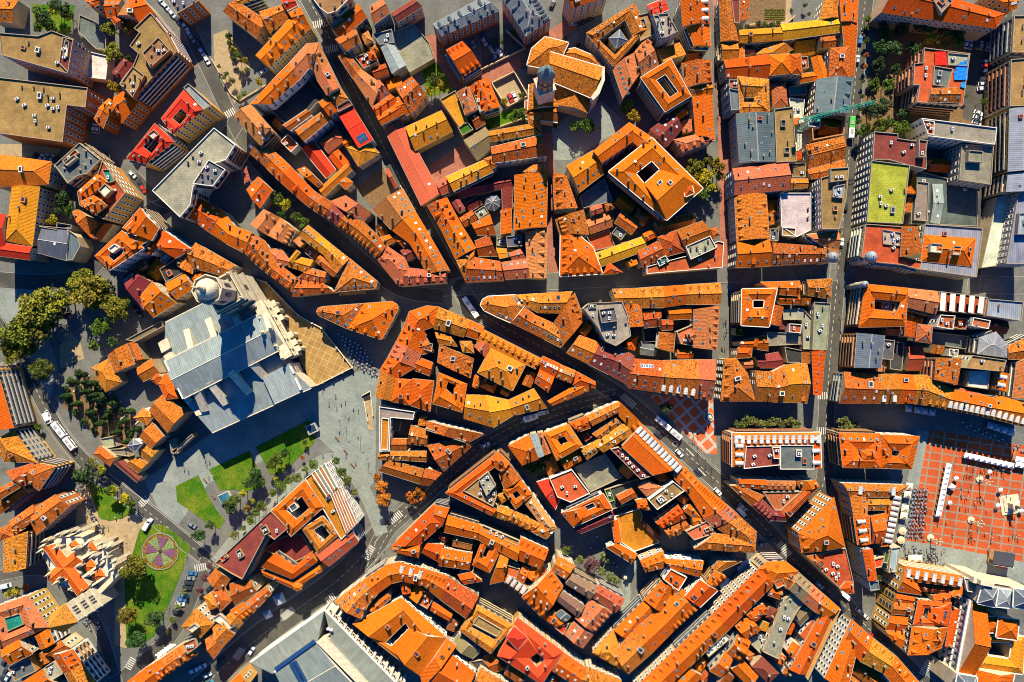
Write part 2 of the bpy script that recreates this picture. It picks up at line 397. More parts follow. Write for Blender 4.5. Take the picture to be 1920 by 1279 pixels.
# ------------------------------------------------------------------ small roof fittings, one mesh of each kind, copied
def shared():
    D = {}
    for nm, c in (('chimney', 0), ('chimney_tall', 1)):
        m = MB(); hh = 2.2 if c else 1.35
        m.box((0, 0, -1.2), (0.8, 0.55, 1.2 + hh), mi=0); m.box((0, 0, hh), (0.98, 0.73, 0.12), mi=1)
        m.box((-.2, 0, hh + .12), (.24, .24, .32), mi=1, top=.8); m.box((.2, 0, hh + .12), (.24, .24, .32), mi=1, top=.8)
        D[nm] = m.mesh(nm, ['chimney_plaster', 'cap_stone'])
    # dormer: x along the eave, +y uphill, origin on the roof surface at the dormer's front foot
    for nm, w, dep, hw, rise, mats in (('dormer', 1.5, 3.4, 1.05, 0.5, ['clay_tile', 'pale_stone', 'glass_dark']), ('dormer_small', 1.15, 2.5, 0.8, 0.38, ['clay_tile', 'pale_stone', 'glass_dark'])):
        m = MB(); a = w / 2; o = a + .16; f = -.18
        uvr = lambda q: [(p[1], p[0]) for p in q]
        for sgn in (-1, 1):
            q = [(sgn * o, f, hw - .08), (0, f, hw + rise), (0, dep, hw + rise), (sgn * o, dep, hw - .08)]
            if sgn < 0: q = q[::-1]
            m.face(q, 0, uvr(q))
            m.face([(x, y, z - .12) for x, y, z in q][::-1], 1)
            m.face([(sgn * a, 0, -.6), (sgn * a, dep, -.6), (sgn * a, dep, hw), (sgn * a, 0, hw)][::sgn], 1)
        m.face([(-a, 0, -.6), (a, 0, -.6), (a, 0, hw), (0, 0, hw + rise - .1), (-a, 0, hw)], 1)
        m.face([(-a * .62, -.03, .18), (a * .62, -.03, .18), (a * .62, -.03, hw * .92), (-a * .62, -.03, hw * .92)], 2)
        D[nm] = m.mesh(nm, mats)
    m = MB(); a = .95; dep = 3.6; K = 8            # zinc barrel dormer
    arc = [(a * math.cos(math.pi * k / K), 1.0 + .62 * math.sin(math.pi * k / K)) for k in range(K + 1)]
    for (x1, z1), (x2, z2) in zip(arc, arc[1:]): m.face([(x1, 0, z1), (x1, dep, z1), (x2, dep, z2), (x2, 0, z2)], 0, [(0, 0), (dep, 0), (dep, 1), (0, 1)])
    for sg in (1, -1): m.face([(sg * a, 0, -.6), (sg * a, dep, -.6), (sg * a, dep, 1.0), (sg * a, 0, 1.0)][::sg], 0)
    m.face([(-a, 0, -.6), (a, 0, -.6)] + [(x, 0, z) for x, z in arc], 1); m.face([(-.6, -.03, .1), (.6, -.03, .1), (.6, -.03, 1.2), (-.6, -.03, 1.2)], 2)
    D['barrel'] = m.mesh('barrel_dormer', ['seamed_metal', 'white_trim', 'glass_dark'])
    m = MB(); m.box((0, 0, -.05), (.98, 1.3, .17), mi=0); m.face([(-.37, -.53, .135), (.37, -.53, .135), (.37, .53, .135), (-.37, .53, .135)], 1)
    D['skylight'] = m.mesh('skylight', ['frame_grey', 'glass_dark']); D['skylight_glint'] = m.mesh('skylight', ['white_trim', 'glint_white']); D['skylight_teal'] = m.mesh('skylight', ['frame_grey', 'glass_blue'])  # the white copy has the glint put into its pane colour
    m = MB(); m.box((0, 0, 0), (1.5, 1.0, .95), mi=0); m.lathe((0, 0), [(.38, .95), (.38, 1.03), (0, 1.04)], 10, 1); m.box((0, 0, -.2), (1.7, 1.2, .2), mi=1)
    D['ac'] = m.mesh('air_conditioner', ['painted', 'dark_metal'])
    m = MB(); m.box((0, 0, .12), (1.05, 1.75, .07), mi=1); m.face([(-.48, -.82, .2), (.48, -.82, .2), (.48, .82, .2), (-.48, .82, .2)], 0); m.box((0, -.6, 0), (.9, .1, .12), mi=1); m.box((0, .6, 0), (.9, .1, .12), mi=1)
    D['solar'] = m.mesh('solar_panel', ['blue_panel', 'steel'])
    # windows: x along the wall, -y outwards
    m = MB(); m.box((0, -.05, -1.02), (1.45, .16, 2.1), mi=0); m.face([(-.5, -.14, -.82), (.5, -.14, -.82), (.5, -.14, .86), (-.5, -.14, .86)], 1); m.box((0, -.16, -1.12), (1.6, .3, .1), mi=0)
    D['window'] = m.mesh('window', ['white_trim', 'glass_dark'])
    m = MB(); m.box((0, -.05, -1.2), (1.9, .14, 2.3), mi=0); m.face([(-.8, -.13, -1.1), (.8, -.13, -1.1), (.8, -.13, 1.0), (-.8, -.13, 1.0)], 1)
    D['window_tall'] = m.mesh('window', ['cap_stone', 'glass_dark'])
    m = MB(); m.box((0, -.55, 0), (1, 1.1, .18), mi=0); m.box((0, -1.06, .18), (1, .08, .85), mi=0)
    for sg in (-.498, .498): m.box((sg, -.55, .18), (.004, 1.0, .85), mi=0)
    D['balcony'] = m.mesh('balcony', ['chimney_plaster'])
    m = MB(); m.lathe((0, 0), [(.55, 0), (.55, 1.6), (.75, 1.7), (0, 2.1)], 10, 0); D['vent'] = m.mesh('roof_vent', ['steel'])
    m = MB(); m.box((0, 0, -1), (2.0, 1.7, 2.3)); m.box((0, 0, 1.3), (2.2, 1.9, .12)); m.face([(-.7, -.6, 1.44), (.7, -.6, 1.44), (.7, .6, 1.44), (-.7, .6, 1.44)], 1); D['hatch'] = m.mesh('roof_hatch', ['chimney_plaster', 'glass_dark'])
    return D
SH = shared()
BLD = []           # finished buildings: dict(root, pieces, segs, wall colour, flags)
PLACE = ''; REF = 15.0
def place(txt, h=15.0):
    global PLACE, REF; PLACE = txt; REF = h
def parse_pts(t): return [tuple(float(c) for c in p.split(',')) for p in t.split()]
def spec(sp, h, ref):
    """'02n 1,2 3,4 ...' one roof; 'Hn' all edges are eaves; 'Fg' flat; 'Rn outer / inner' a ring of gables; '+2.5' raises"""
    head, rest = sp.split(' ', 1); dh = 0.0; pitch = None
    if '+' in head: head, d = head.split('+'); dh = float(d)
    if '*' in head: head, d = head.split('*'); pitch = float(d)
    L = head[-1]; k = head[:-1]; z0 = 0.0 if dh <= 0 else h - 1.0
    W_ = lambda q: W(q[0], q[1], ref + dh)
    if k == 'R':
        o, i = [[W_(q) for q in parse_pts(t)] for t in rest.split('/')]; n = len(o)
        return [Piece([o[a], o[(a + 1) % n], i[(a + 1) % n], i[a]], [0, 2], h + dh, L, pitch, z0) for a in range(n)]
    p = [W_(q) for q in parse_pts(rest)]
    if k == 'F': return [Piece(p, None, h + dh, L, pitch, z0)]
    return [Piece(p, list(range(len(p))) if k == 'H' else [int(c) for c in k], h + dh, L, pitch, z0)]
def on_slope(pc, e, t, up):
    """point a fraction t along edge e of piece pc, 'up' metres in from it -> (x, y, z, rotation so +y runs uphill)"""
    n = len(pc.poly); (x1, y1), (x2, y2) = pc.poly[e], pc.poly[(e + 1) % n]; a, b, c = pc.lines[e]
    x = x1 + (x2 - x1) * t + a * up; y = y1 + (y2 - y1) * t + b * up
    return x, y, pc.z(x, y), math.atan2(b, a) - math.pi / 2
def B(label, h, specs, f='', w='c', ref=None, name=None, cat=None, pl=None, group=None):
    rnd = random.Random(label + specs); hd = specs.split(' ', 1)[0]
    if name is None:
        if hd[0] == 'R': name, cat = 'courtyard_building', 'courtyard building'
        elif hd[0] == 'F': name, cat = 'flat_roofed_building', 'building'
        elif hd[0] == 'H' or len(hd.split('+')[0].split('*')[0]) > 3: name, cat = 'hipped_roof_house', 'house'
        elif h >= 16: name, cat = 'apartment_building', 'building'
        else: name, cat = 'house', 'house'
    ref = h if ref is None else ref
    groups = [spec(s.strip(), h, ref) for s in specs.split(';')]
    pcs = [p for g in groups for p in g]
    cx = sum(p.cx for p in pcs) / len(pcs); cy = sum(p.cy for p in pcs) / len(pcs)
    root = bpy.data.objects.new(name, None); COL.objects.link(root); root.location = (cx, cy, 0)
    lab = (label + ' ' + (PLACE if pl is None else pl)).strip()
    tag(root, lab, cat, group)
    wc = jit(WALL[w], .1, rnd); toks = f.split()
    def shift(mb): mb.v = [(x - cx, y - cy, z) for x, y, z in mb.v]; return mb
    wm = MB(); segs = []
    for p in pcs:
        p.par = 0.75 if p.flat else 0; p.corn = 0.0 if 'k' in toks else .36 if 'K' in toks else rnd.choice((.05, .12, .2))
        p.walls(wm, segs)
    link('wall', shift(wm).mesh('wall', ['plaster_wall', 'white_trim' if 'K' in toks or w == 'w' else 'cap_stone']), root, color=wc)
    hue = rnd.uniform(-.1, .1)
    for g in groups:
        mb = MB(); L = g[0].letter; col, mott, kind = ROOF[L]
        for p in g: p.roof(mb)
        c = jit(col, .2, rnd); c = (c[0], c[1] * rnd.choice((.78, .9, 1.0, 1.08)), c[2]) if kind == 'tile' else c
        r = link('roof', shift(mb).mesh('roof', [RMAT[kind], 'ridge_tile' if kind == 'tile' else 'frame_grey']), root, color=c)
        r['mott'] = mott * rnd.uniform(.75, 1.2)
        for p in g: p.col = c; p.mott = r['mott']
    taken = []
    def fit(nm, key, x, y, z, rz, col=None, sc=None, rx=0.0, mott=None):
        o = link(nm, SH[key], root, (x - cx, y - cy, z), rz, col, sc)
        if rx: o.rotation_euler = (rx, 0, rz)
        if mott is not None: o['mott'] = mott
        taken.append((x, y)); return o
    def free(x, y, d): return all((x - a) ** 2 + (y - b) ** 2 > d * d for a, b in taken)
    nc = None; nv = None
    for tk in toks:
        k = tk[0]
        if k in 'DdEVP' and len(tk) > 2:
            body = tk[1:]; up = None
            if '@' in body: body, up = body.split('@'); up = float(up)
            e, n = body.split(':'); n = int(n); pi = 0
            if '.' in e: pi, e = e.split('.'); pi = int(pi)
            pc = groups[pi][0] if len(groups[pi]) == 1 else groups[pi][int(e)]
            ed = pc.emap(int(e)) if len(groups[pi]) == 1 else pc.emap(0)
            for q in range(n):
                t = (q + .5) / n if n > 1 else .5
                if k == 'P': t = .5 + (q - (n - 1) / 2) * 1.15 / max(1e-3, math.dist(pc.poly[ed], pc.poly[(ed + 1) % len(pc.poly)]))
                u = up if up is not None else {'D': 1.3, 'd': 1.1, 'E': .9, 'V': 2.6, 'P': 3}[k]
                x, y, z, rz = on_slope(pc, ed, t, u)
                sl = math.atan(pc.pitch) if not pc.flat else 0
                if k == 'D': fit('dormer', 'dormer', x, y, z, rz, jit(pc.col, .1, rnd), mott=pc.mott)
                elif k == 'd': fit('dormer', 'dormer_small', x, y, z, rz, jit(pc.col, .1, rnd), mott=pc.mott)
                elif k == 'E': fit('dormer', 'barrel', x, y, z, rz, (.50, .49, .43))
                elif k == 'V': fit('skylight', rnd.choice(('skylight', 'skylight', 'skylight_teal', 'skylight_teal', 'skylight_glint')), x, y, z + .03, rz, rx=sl)
                else: fit('solar_panel', 'solar', x, y, z + .03, rz, rx=sl)
        elif k == 'C': nc = int(tk[1:])
        elif k == 'v': nv = int(tk[1:])
        elif k == 'A':
            fl = [p for p in pcs if p.flat] or pcs
            for q in range(int(tk[1:])):
                p = rnd.choice(fl)
                for _ in range(30):
                    i = rnd.randrange(len(p.poly)); a, b = p.poly[i], p.poly[(i + 1) % len(p.poly)]; s_, t_ = sorted((rnd.random(), rnd.random()))
                    x = p.cx + (a[0] - p.cx) * s_ + (b[0] - a[0]) * (t_ - s_) * .6; y = p.cy + (a[1] - p.cy) * s_ + (b[1] - a[1]) * (t_ - s_) * .6
                    if inside(offset(p.poly, [1.2] * len(p.poly)), x, y) and free(x, y, 1.9) and not any(o is not p and o.h > p.h and inside(o.poly, x, y) for o in pcs):
                        fit('air_conditioner', 'ac', x, y, p.h + .2, rnd.choice((0, .5, 1.57)), (.62, .61, .56)); break
    area = sum(abs(area2(p.poly)) / 2 for p in pcs)
    sl = [p for p in pcs if not p.flat] or pcs
    if nc is None: nc = min(9, int(area / 50) + rnd.choice((0, 1, 1, 2)))
    if nv is None: nv = min(4, int(area / 190) + rnd.choice((0, 0, 1, 1))) if any(not p.flat for p in pcs) else 0
    ccol = jit(rnd.choice([(.56, .42, .26), (.5, .22, .08), (.62, .52, .38), (.42, .2, .09)]), .1, rnd)
    for q in range(nc + nv):
        for _ in range(40):
            p = rnd.choice(sl); i = rnd.randrange(len(p.poly)); a, b = p.poly[i], p.poly[(i + 1) % len(p.poly)]
            s_, t_ = rnd.random() ** .5, rnd.random()
            x = p.cx + ((a[0] - p.cx) * (1 - t_) + (b[0] - p.cx) * t_) * s_ * .88; y = p.cy + ((a[1] - p.cy) * (1 - t_) + (b[1] - p.cy) * t_) * s_ * .88
            if min(p.d(k, x, y) for k in range(len(p.poly))) < .9 or not free(x, y, 2.4): continue
            if any(o is not p and inside(o.poly, x, y) and o.z(x, y) > p.z(x, y) for o in pcs): continue
            if q < nc:
                fit('chimney', 'chimney_tall' if rnd.random() < .3 else 'chimney', x, y, p.z(x, y), math.atan2(p.lines[0][1], p.lines[0][0]), ccol, (1, 1, rnd.uniform(.75, 1.15)))
            elif not p.flat:
                e = min(p.eaves, key=lambda k: p.d(k, x, y)); a_, b_, _c = p.lines[e]
                fit('skylight', rnd.choice(('skylight', 'skylight', 'skylight_teal', 'skylight_teal', 'skylight_glint')), x, y, p.z(x, y) + .03, math.atan2(b_, a_) - math.pi / 2, rx=math.atan(p.pitch))
            break
    for q in range(min(2, int(area / 330) + rnd.choice((0, 0, 0, 1))) if 'C0' not in toks else 0):
        for _ in range(25):
            p = rnd.choice(pcs); t_ = rnd.uniform(-.5, .5); u_ = rnd.uniform(-.5, .5); a, b = p.poly[0], p.poly[1]
            x = p.cx + (a[0] - p.cx) * t_ + (b[0] - p.cx) * u_; y = p.cy + (a[1] - p.cy) * t_ + (b[1] - p.cy) * u_
            if min(p.d(k, x, y) for k in range(len(p.poly))) < 2.2 or not free(x, y, 3.2) or any(o is not p and inside(o.poly, x, y) and o.z(x, y) > p.z(x, y) for o in pcs): continue
            fit('roof_hatch', 'hatch', x, y, p.z(x, y) - .3, math.atan2(p.lines[0][1], p.lines[0][0]), jit(rnd.choice([(.5, .46, .36), (.33, .3, .24), (.4, .15, .05), (.4, .1, .03)]), .1, rnd), (rnd.uniform(.7, 1.4), rnd.uniform(.7, 1.3), rnd.uniform(.7, 1.2))); break
    BLD.append(dict(root=root, pcs=pcs, segs=segs, toks=toks, cx=cx, cy=cy, rnd=rnd, groups=groups))
    return root
def ROW(h, pts, houses, ref=None, w='c'):
    """attached houses: (street x, y, court x, y) at every party wall; houses = (roof letter, label, features, height change, wall)"""
    pts = [tuple(float(c) for c in p.split(',')) for p in pts.split()]
    for k, hs in enumerate(houses):
        if hs is None: continue
        hs = tuple(hs) + ('', 0, w)[len(hs) - 2:] if len(hs) < 5 else hs
        L, lab, f, dh, wc = hs[:5]; a, b = pts[k], pts[k + 1]
        e = '02'
        for x in ('X1', 'X3'):
            if x in f: e += x[1]
        B(lab, h + dh, '%s%s %g,%g %g,%g %g,%g %g,%g' % (e, L, a[0], a[1], b[0], b[1], b[2], b[3], a[2], a[3]), f.replace('X1', '').replace('X3', ''), wc, ref=h if ref is None else ref, name='terraced_house', cat='terraced house')
def facades():
    polys = []
    for b in BLD:
        for p in b['pcs']:
            xs = [q[0] for q in p.poly]; ys = [q[1] for q in p.poly]; polys.append((min(xs), min(ys), max(xs), max(ys), p, b))
    total = 0
    for b in BLD:
        if 'N' in b['toks']: continue
        cand = []; bands = []; rnd = b['rnd']; bal = 'U' in b['toks'] or rnd.random() < .22
        for (a, c, z0, z1) in b['segs']:
            L = math.dist(a, c)
            if L < 3.2 or z1 - z0 < 3.5: continue
            dx, dy = (c[0] - a[0]) / L, (c[1] - a[1]) / L; nx, ny = dy, -dx
            mx, my = (a[0] + c[0]) / 2, (a[1] + c[1]) / 2; r = math.hypot(mx, my)
            proj = -(nx * mx + ny * my) * z1 / (H - z1) / S          # how wide the wall shows, photo pixels
            if proj < 5.0 or abs(mx) > 262 or abs(my) > 178: continue
            n = max(1, int((L - 1.0) / 2.7)); full = True; low = 0
            for k in range(n):
                t = (k + .5) / n; x, y = a[0] + dx * L * t, a[1] + dy * L * t; zb = z0; ox, oy = x + nx * 1.3, y + ny * 1.3
                for (x0, y0, x2, y2, p, bb) in polys:
                    if x0 < ox < x2 and y0 < oy < y2 and inside(p.poly, ox, oy): zb = max(zb, p.z(ox, oy))
                    elif bb is b and x0 < x + nx * .6 < x2 and y0 < y + ny * .6 < y2 and inside(p.poly, x + nx * .6, y + ny * .6): zb = max(zb, p.z(x, y))
                zz = z1 - 1.75; low = max(low, zb)
                while zz > max(zb + 1.3, 2.2):
                    cand.append((proj, x, y, zz, math.atan2(dy, dx))); zz -= 3.15
            if bal and L > 5:
                zz = z1 - 1.75
                while zz > max(low + 2.5, 3.5): bands.append((proj, mx, my, zz - 1.35, math.atan2(dy, dx), L * .9)); zz -= 3.15
        cand.sort(key=lambda q: (-round(q[0]), -q[3])); cand = cand[:46]; bands.sort(key=lambda q: -q[0])
        for _p, x, y, z, rz in cand:
            link('window', SH['window_tall' if bal else 'window'], b['root'], (x - b['cx'], y - b['cy'], z), rz); total += 1
        bcol = jit(rnd.choice([(.55, .5, .4), (.42, .2, .09), (.5, .38, .22), (.3, .29, .27)]), .1, rnd)
        for _p, x, y, z, rz, L in bands[:16]:
            link('balcony', SH['balcony'], b['root'], (x - b['cx'], y - b['cy'], z), rz, bcol, (L, 1, 1))
    print('facade windows', total)
# ------------------------------------------------------------------ labels that must single out one of many
PEND = []
ORD = ['', 'second', 'third', 'fourth', 'fifth', 'sixth', 'seventh', 'eighth', 'ninth', 'tenth', 'eleventh', 'twelfth', 'thirteenth', 'fourteenth', 'fifteenth', 'sixteenth', 'seventeenth', 'eighteenth', 'nineteenth', 'twentieth']
def pend(o, base, cat, px, py, group=None): PEND.append((o, base, cat, px, py, group))
def settle():
    by = {}
    for q in PEND: by.setdefault(q[1], []).append(q)
    for base, L_ in by.items():
        xs = [q[3] for q in L_]; ys = [q[4] for q in L_]; hor = max(xs) - min(xs) > max(ys) - min(ys)
        L_.sort(key=lambda q: q[3] if hor else q[4])
        for k, q in enumerate(L_):
            lab = base
            if len(L_) > 1:
                end = ('left' if hor else 'top') if k < (len(L_) + 1) // 2 else ('right' if hor else 'bottom'); n = k if k < (len(L_) + 1) // 2 else len(L_) - 1 - k
                lab = base + (', %s from the %s' % (ORD[min(n, 19)], end) if n else ', the %s' % {'left': 'leftmost', 'right': 'rightmost', 'top': 'topmost', 'bottom': 'lowest'}[end])
            tag(q[0], lab, q[2], q[5])
# ------------------------------------------------------------------ small court roofs packed into what the street houses leave open
def infill():
    rnd = random.Random(21)
    blocks = [
     ('in the wedge above the cathedral', '372,385 420,410 500,450 575,440 640,500 690,530 625,540 560,530 480,470 400,430', 10, 0),
     ('between the two slanting streets', '500,275 560,310 640,330 690,400 770,440 820,500 750,515 690,450 610,385 530,320', 9, 0),
     ('round the white walled court', '470,200 575,120 640,170 690,260 640,330 560,300 500,240', 7, 0),
     ('right of the upper diagonal street', '640,60 700,30 760,120 800,180 760,215 700,190 660,120', 9, 0),
     ('round the sunken rotunda court', '805,340 900,330 1020,320 1020,515 880,515', 8, 0),
     ('right of the rose paved lane', '1045,330 1130,320 1260,410 1350,420 1350,500 1060,510', 8, 0),
     ('near the glazed courtyard palace', '1170,110 1250,60 1330,100 1335,270 1270,275 1220,220', 9, 0),
     ('by the convent vegetable garden', '1352,70 1590,40 1595,150 1360,150', 8, 0),
     ('left of the green crane', '1370,150 1590,150 1580,480 1380,490', 9, 0),
     ('in the large triangular central block', '735,650 800,590 900,630 1010,680 1100,715 1020,745 930,790 720,745', 10, 0),
     ('on the tapering island block', '910,565 1070,555 1085,600 1045,640', 9, 0),
     ('left of the paved lane', '1085,600 1150,545 1345,540 1340,740 1190,715 1080,660', 9, 0),
     ('right of the paved lane', '1365,540 1550,530 1540,740 1365,745', 10, 0),
     ('right of the tree lined street', '1610,540 1900,560 1905,740 1780,760 1590,740', 10, 0),
     ('right of the cathedral square', '712,770 780,775 900,815 800,900 715,880', 9, 0),
     ('on the triangle below bus street', '850,925 930,860 1030,990 1015,1000 930,960', 11, 0),
     ('near the blue glass pyramid', '965,835 1160,765 1280,880 1400,1000 1330,1020 1230,965 1100,930 1000,880', 9, 0),
     ('above the lower curving street', '745,1020 830,960 1020,1035 1160,1125 1090,1200 1000,1120 900,1060', 10, 0),
     ('below the lower curving street', '640,1135 750,1065 880,1130 1000,1200 1100,1260 1060,1290 800,1290', 10, 0),
     ('left of the long dormered street', '1130,1220 1200,1130 1300,1050 1335,1095 1190,1240', 11, 0),
     ('along the long dormered street', '1260,1290 1440,1100 1520,1100 1560,1150 1490,1270 1400,1290', 10, 0),
     ('right of the long dormered street', '1560,1240 1600,1180 1700,1270 1660,1300 1560,1300', 12, 0),
     ('left of the red paved square', '1600,925 1690,920 1665,1020 1615,1020', 12, 0),
     ('below the red paved square', '1680,1075 1790,1085 1770,1215 1690,1200', 12, 0),
     ('below the cathedral lawns', '500,975 580,900 660,985 600,1060 500,1070', 12, 0),
     ('right of the flower lawn', '395,1075 500,1100 460,1160 400,1230 350,1180', 9, 0),
     ('at the bottom left corner', '0,1200 90,1185 150,1240 120,1279 20,1285', 10, 0),
     ('between palace and cathedral', '185,480 300,430 430,500 300,590 240,530', 9, 0),
     ('round the top right park', '1640,300 1860,290 1840,420 1700,420', 8, 0),
    ]
    walls = []
    for b in BLD:
        for p in b['pcs']:
            xs = [q[0] for q in p.poly]; ys = [q[1] for q in p.poly]; walls.append((min(xs) - .6, min(ys) - .6, max(xs) + .6, max(ys) + .6, p))
    def blocked(x, y):
        return any(x0 < x < x1 and y0 < y < y1 and min(p.d(k, x, y) for k in range(len(p.poly))) > -.35 if not p.flat else (x0 < x < x1 and y0 < y < y1 and inside(p.poly, x, y)) for x0, y0, x1, y1, p in walls)
    made = 0
    KIND = {'n': 'orange', 'o': 'ochre', 'r': 'rose', 'd': 'rust', 'b': 'maroon', 'y': 'yellow', 'c': 'tan', 'i': 'grey', 't': 'red', 'w': 'white', 'k': 'dark'}
    for where, hull, hh, _ in blocks:
        P = ccw([W(x, y, hh) for x, y in parse_pts(hull)])
        xs = [q[0] for q in P]; ys = [q[1] for q in P]; pts = []
        x = min(xs)
        while x < max(xs):
            y = min(ys)
            while y < max(ys):
                if inside(P, x, y) and not blocked(x, y): pts.append((x, y))
                y += 1.5
            x += 1.5
        rnd.shuffle(pts)
        for wd, dp in ((11, 7), (9, 6), (7, 5), (5.5, 4), (4.2, 3.4)):
            for (x, y) in pts:
                if blocked(x, y): continue
                best = min(walls, key=lambda w: (w[4].cx - x) ** 2 + (w[4].cy - y) ** 2)[4]
                k = max(range(len(best.poly)), key=lambda i: math.dist(best.poly[i], best.poly[(i + 1) % len(best.poly)]))
                a = math.atan2(best.lines[k][1], best.lines[k][0]) + math.pi / 2; 
                for aa in (a, a + math.pi / 2):
                    c, s = math.cos(aa), math.sin(aa); ok = True
                    R_ = lambda u, v: (x + u * c - v * s, y + u * s + v * c)
                    for u in (-.5, -.25, 0, .25, .5):
                        for v in (-.5, -.17, .17, .5):
                            q = R_(u * wd, v * dp)
                            if blocked(*q) or not inside(P, *q): ok = False; break
                        if not ok: break
                    if ok: break
                if not ok or rnd.random() < .12: continue
                q = [R_(u * wd, v * dp) for u, v in ((-.5, -.5), (.5, -.5), (.5, .5), (-.5, .5))]
                L = rnd.choice('nnnnoorrdddbycit'); h = hh + rnd.uniform(-2.5, 3.0); kk = S * (H - h) / H
                px = lambda p: '%.2f,%.2f' % (p[0] / kk + 960, 639.5 - p[1] / kk)
                form = 'flat' if L in 'cit' else rnd.choice(('gable', 'gable', 'lean-to', 'hip')) ; hd = {'flat': 'F', 'gable': '02', 'lean-to': '0', 'hip': 'H'}[form]
                o = B('x', h, hd + L + ' ' + ' '.join(px(p) for p in q), 'N v0 k ' + ('C1' if rnd.random() < .5 else 'C0') + (' A1' if form == 'flat' else ''), rnd.choice('ccwpyg'), pl=str(made), name='court_house', cat='house')
                del LABELS[o['label']]
                pend(o, 'small low %s %s court roof %s' % (KIND[L], form, where), 'house', x / kk + 960, 639.5 - y / kk); made += 1
                nb = BLD[-1]['pcs'][0]; X = [t[0] for t in nb.poly]; Y = [t[1] for t in nb.poly]; walls.append((min(X) - .3, min(Y) - .3, max(X) + .3, max(Y) + .3, nb))
    print('court houses', made)
# ------------------------------------------------------------------ ground, streets, squares, lawns
m = MB(); m.face([(-900, -700, 0), (900, -700, 0), (900, 700, 0), (-900, 700, 0)]); struct('ground', m, ['street_paving'])
LV = [0.0]
def lvl(): LV[0] += 0.0035; return LV[0]
def patch(name, pts, mat, z=None, kind='structure'):
    z = lvl() if z is None else z; m = MB(); p = ccw([W(x, y) for x, y in (parse_pts(pts) if isinstance(pts, str) else pts)])
    m.face([(x, y, z) for x, y in p], 0); return struct(name, m, [mat], kind)
def ccw(p): return p if area2(p) > 0 else p[::-1]
def smooth(p, it=2):
    for _ in range(it):
        q = [p[0]]
        for a, b in zip(p, p[1:]): q += [(a[0] * .75 + b[0] * .25, a[1] * .75 + b[1] * .25), (a[0] * .25 + b[0] * .75, a[1] * .25 + b[1] * .75)]
        p = q + [p[-1]]
    return p
def strip(m, p, o0, o1, z0, z1=None, mi=0):
    """ribbon between offsets o0 and o1 (metres, left of travel) along the world polyline p"""
    L_, R_ = [], []
    for i, a in enumerate(p):
        q, r_ = p[max(0, i - 1)], p[min(len(p) - 1, i + 1)]; d = Vector((r_[0] - q[0], r_[1] - q[1])); d.normalize(); n = (-d.y, d.x)
        L_.append((a[0] + n[0] * o1, a[1] + n[1] * o1)); R_.append((a[0] + n[0] * o0, a[1] + n[1] * o0))
    for i in range(len(p) - 1):
        z = z1 if z1 is not None else z0
        m.face([(*R_[i], z), (*R_[i + 1], z), (*L_[i + 1], z), (*L_[i], z)], mi)
        if z1 is not None:
            m.face([(*R_[i], z0), (*R_[i + 1], z0), (*R_[i + 1], z1), (*R_[i], z1)], mi); m.face([(*L_[i + 1], z0), (*L_[i], z0), (*L_[i], z1), (*L_[i + 1], z1)], mi)
def road(pts, wd, mat='asphalt', dash=1, kerb=True, edge=False):
    p = smooth([W(x, y) for x, y in parse_pts(pts)]); z = lvl(); m = MB(); strip(m, p, -wd / 2, wd / 2, z); struct('road' if mat == 'asphalt' else 'pavement', m, [mat])
    if kerb:
        m = MB(); strip(m, p, wd / 2, wd / 2 + .32, 0, .17); strip(m, p, -wd / 2 - .32, -wd / 2, 0, .17); struct('kerb', m, ['kerb_stone'])
    if dash:
        m = MB(); acc = 0.0
        for off in ([0] if dash == 1 else [-1.5, 1.5] if dash == 2 else [0, -3, 3]):
            acc = 0
            for a, b in zip(p, p[1:]):
                L_ = math.dist(a, b); t = 0.0; u = ((b[0] - a[0]) / L_, (b[1] - a[1]) / L_)
                while t < L_:
                    s_ = min(L_ - t, .5)
                    if int((acc + t) / 1.6) % 2 == 0:
                        q = [(a[0] + u[0] * t, a[1] + u[1] * t), (a[0] + u[0] * (t + s_), a[1] + u[1] * (t + s_))]; strip(m, q, off - .11, off + .11, .135)
                    t += s_
                acc += L_
        if edge:
            for o in (-wd / 2 + .5, wd / 2 - .5): strip(m, p, o - .09, o + .09, .135)
        struct('road_markings', m, ['road_paint'])
# squares and yards first, roads over them
patch('cathedral_square', '585,730 700,686 712,700 705,760 704,900 680,930 640,862 598,822 392,905 330,990 300,960 270,900 262,905 400,810', 'square_slabs')
patch('paved_square', '560,566 700,556 712,700 662,690 600,612', 'street_paving')
patch('gravel_square', '140,1000 145,955 160,900 190,975 255,965 300,985 250,1040 234,1090 238,1216 215,1210 215,1110 160,1120', 'sand_gravel')
patch('park_ground', '0,540 210,560 260,600 200,690 150,745 20,690', 'street_paving')
patch('sandy_path', '112,650 132,622 150,640 158,672 112,692', 'sand_gravel')
patch('red_square', '1722,838 1742,806 1960,842 1960,1062 1850,1040 1745,1020 1692,1012', 'red_plaza')
patch('square_edge', '1686,1012 1745,1020 1850,1040 1960,1062 1960,1100 1800,1076 1684,1062', 'square_slabs')
patch('plaza_walk', '1704,1010 1742,808 1722,808 1700,905 1680,1012', 'square_slabs')
patch('lattice_square', '1214,738 1336,748 1345,852 1322,850 1270,800', 'lattice_plaza')
patch('park_terrace', '1610,230 1650,40 1830,60 1850,235 1740,240 1640,250', 'soil')
patch('car_park', '1812,64 1878,72 1850,236 1805,222', 'asphalt')
patch('vegetable_garden', '1405,-6 1474,-6 1472,48 1404,48', 'soil')
patch('garden_path', '1474,-6 1484,-6 1484,34 1472,48', 'sand_gravel')
patch('sports_court', '795,315 868,268 892,302 850,332 806,345', 'rose_paving')
patch('garden_court', '668,352 722,310 752,350 696,388', 'soil')
patch('checkered_court', '1096,402 1136,388 1156,416 1102,440', 'court_checks')
patch('walled_yard', '925,158 962,138 990,182 950,202', 'sand_gravel')
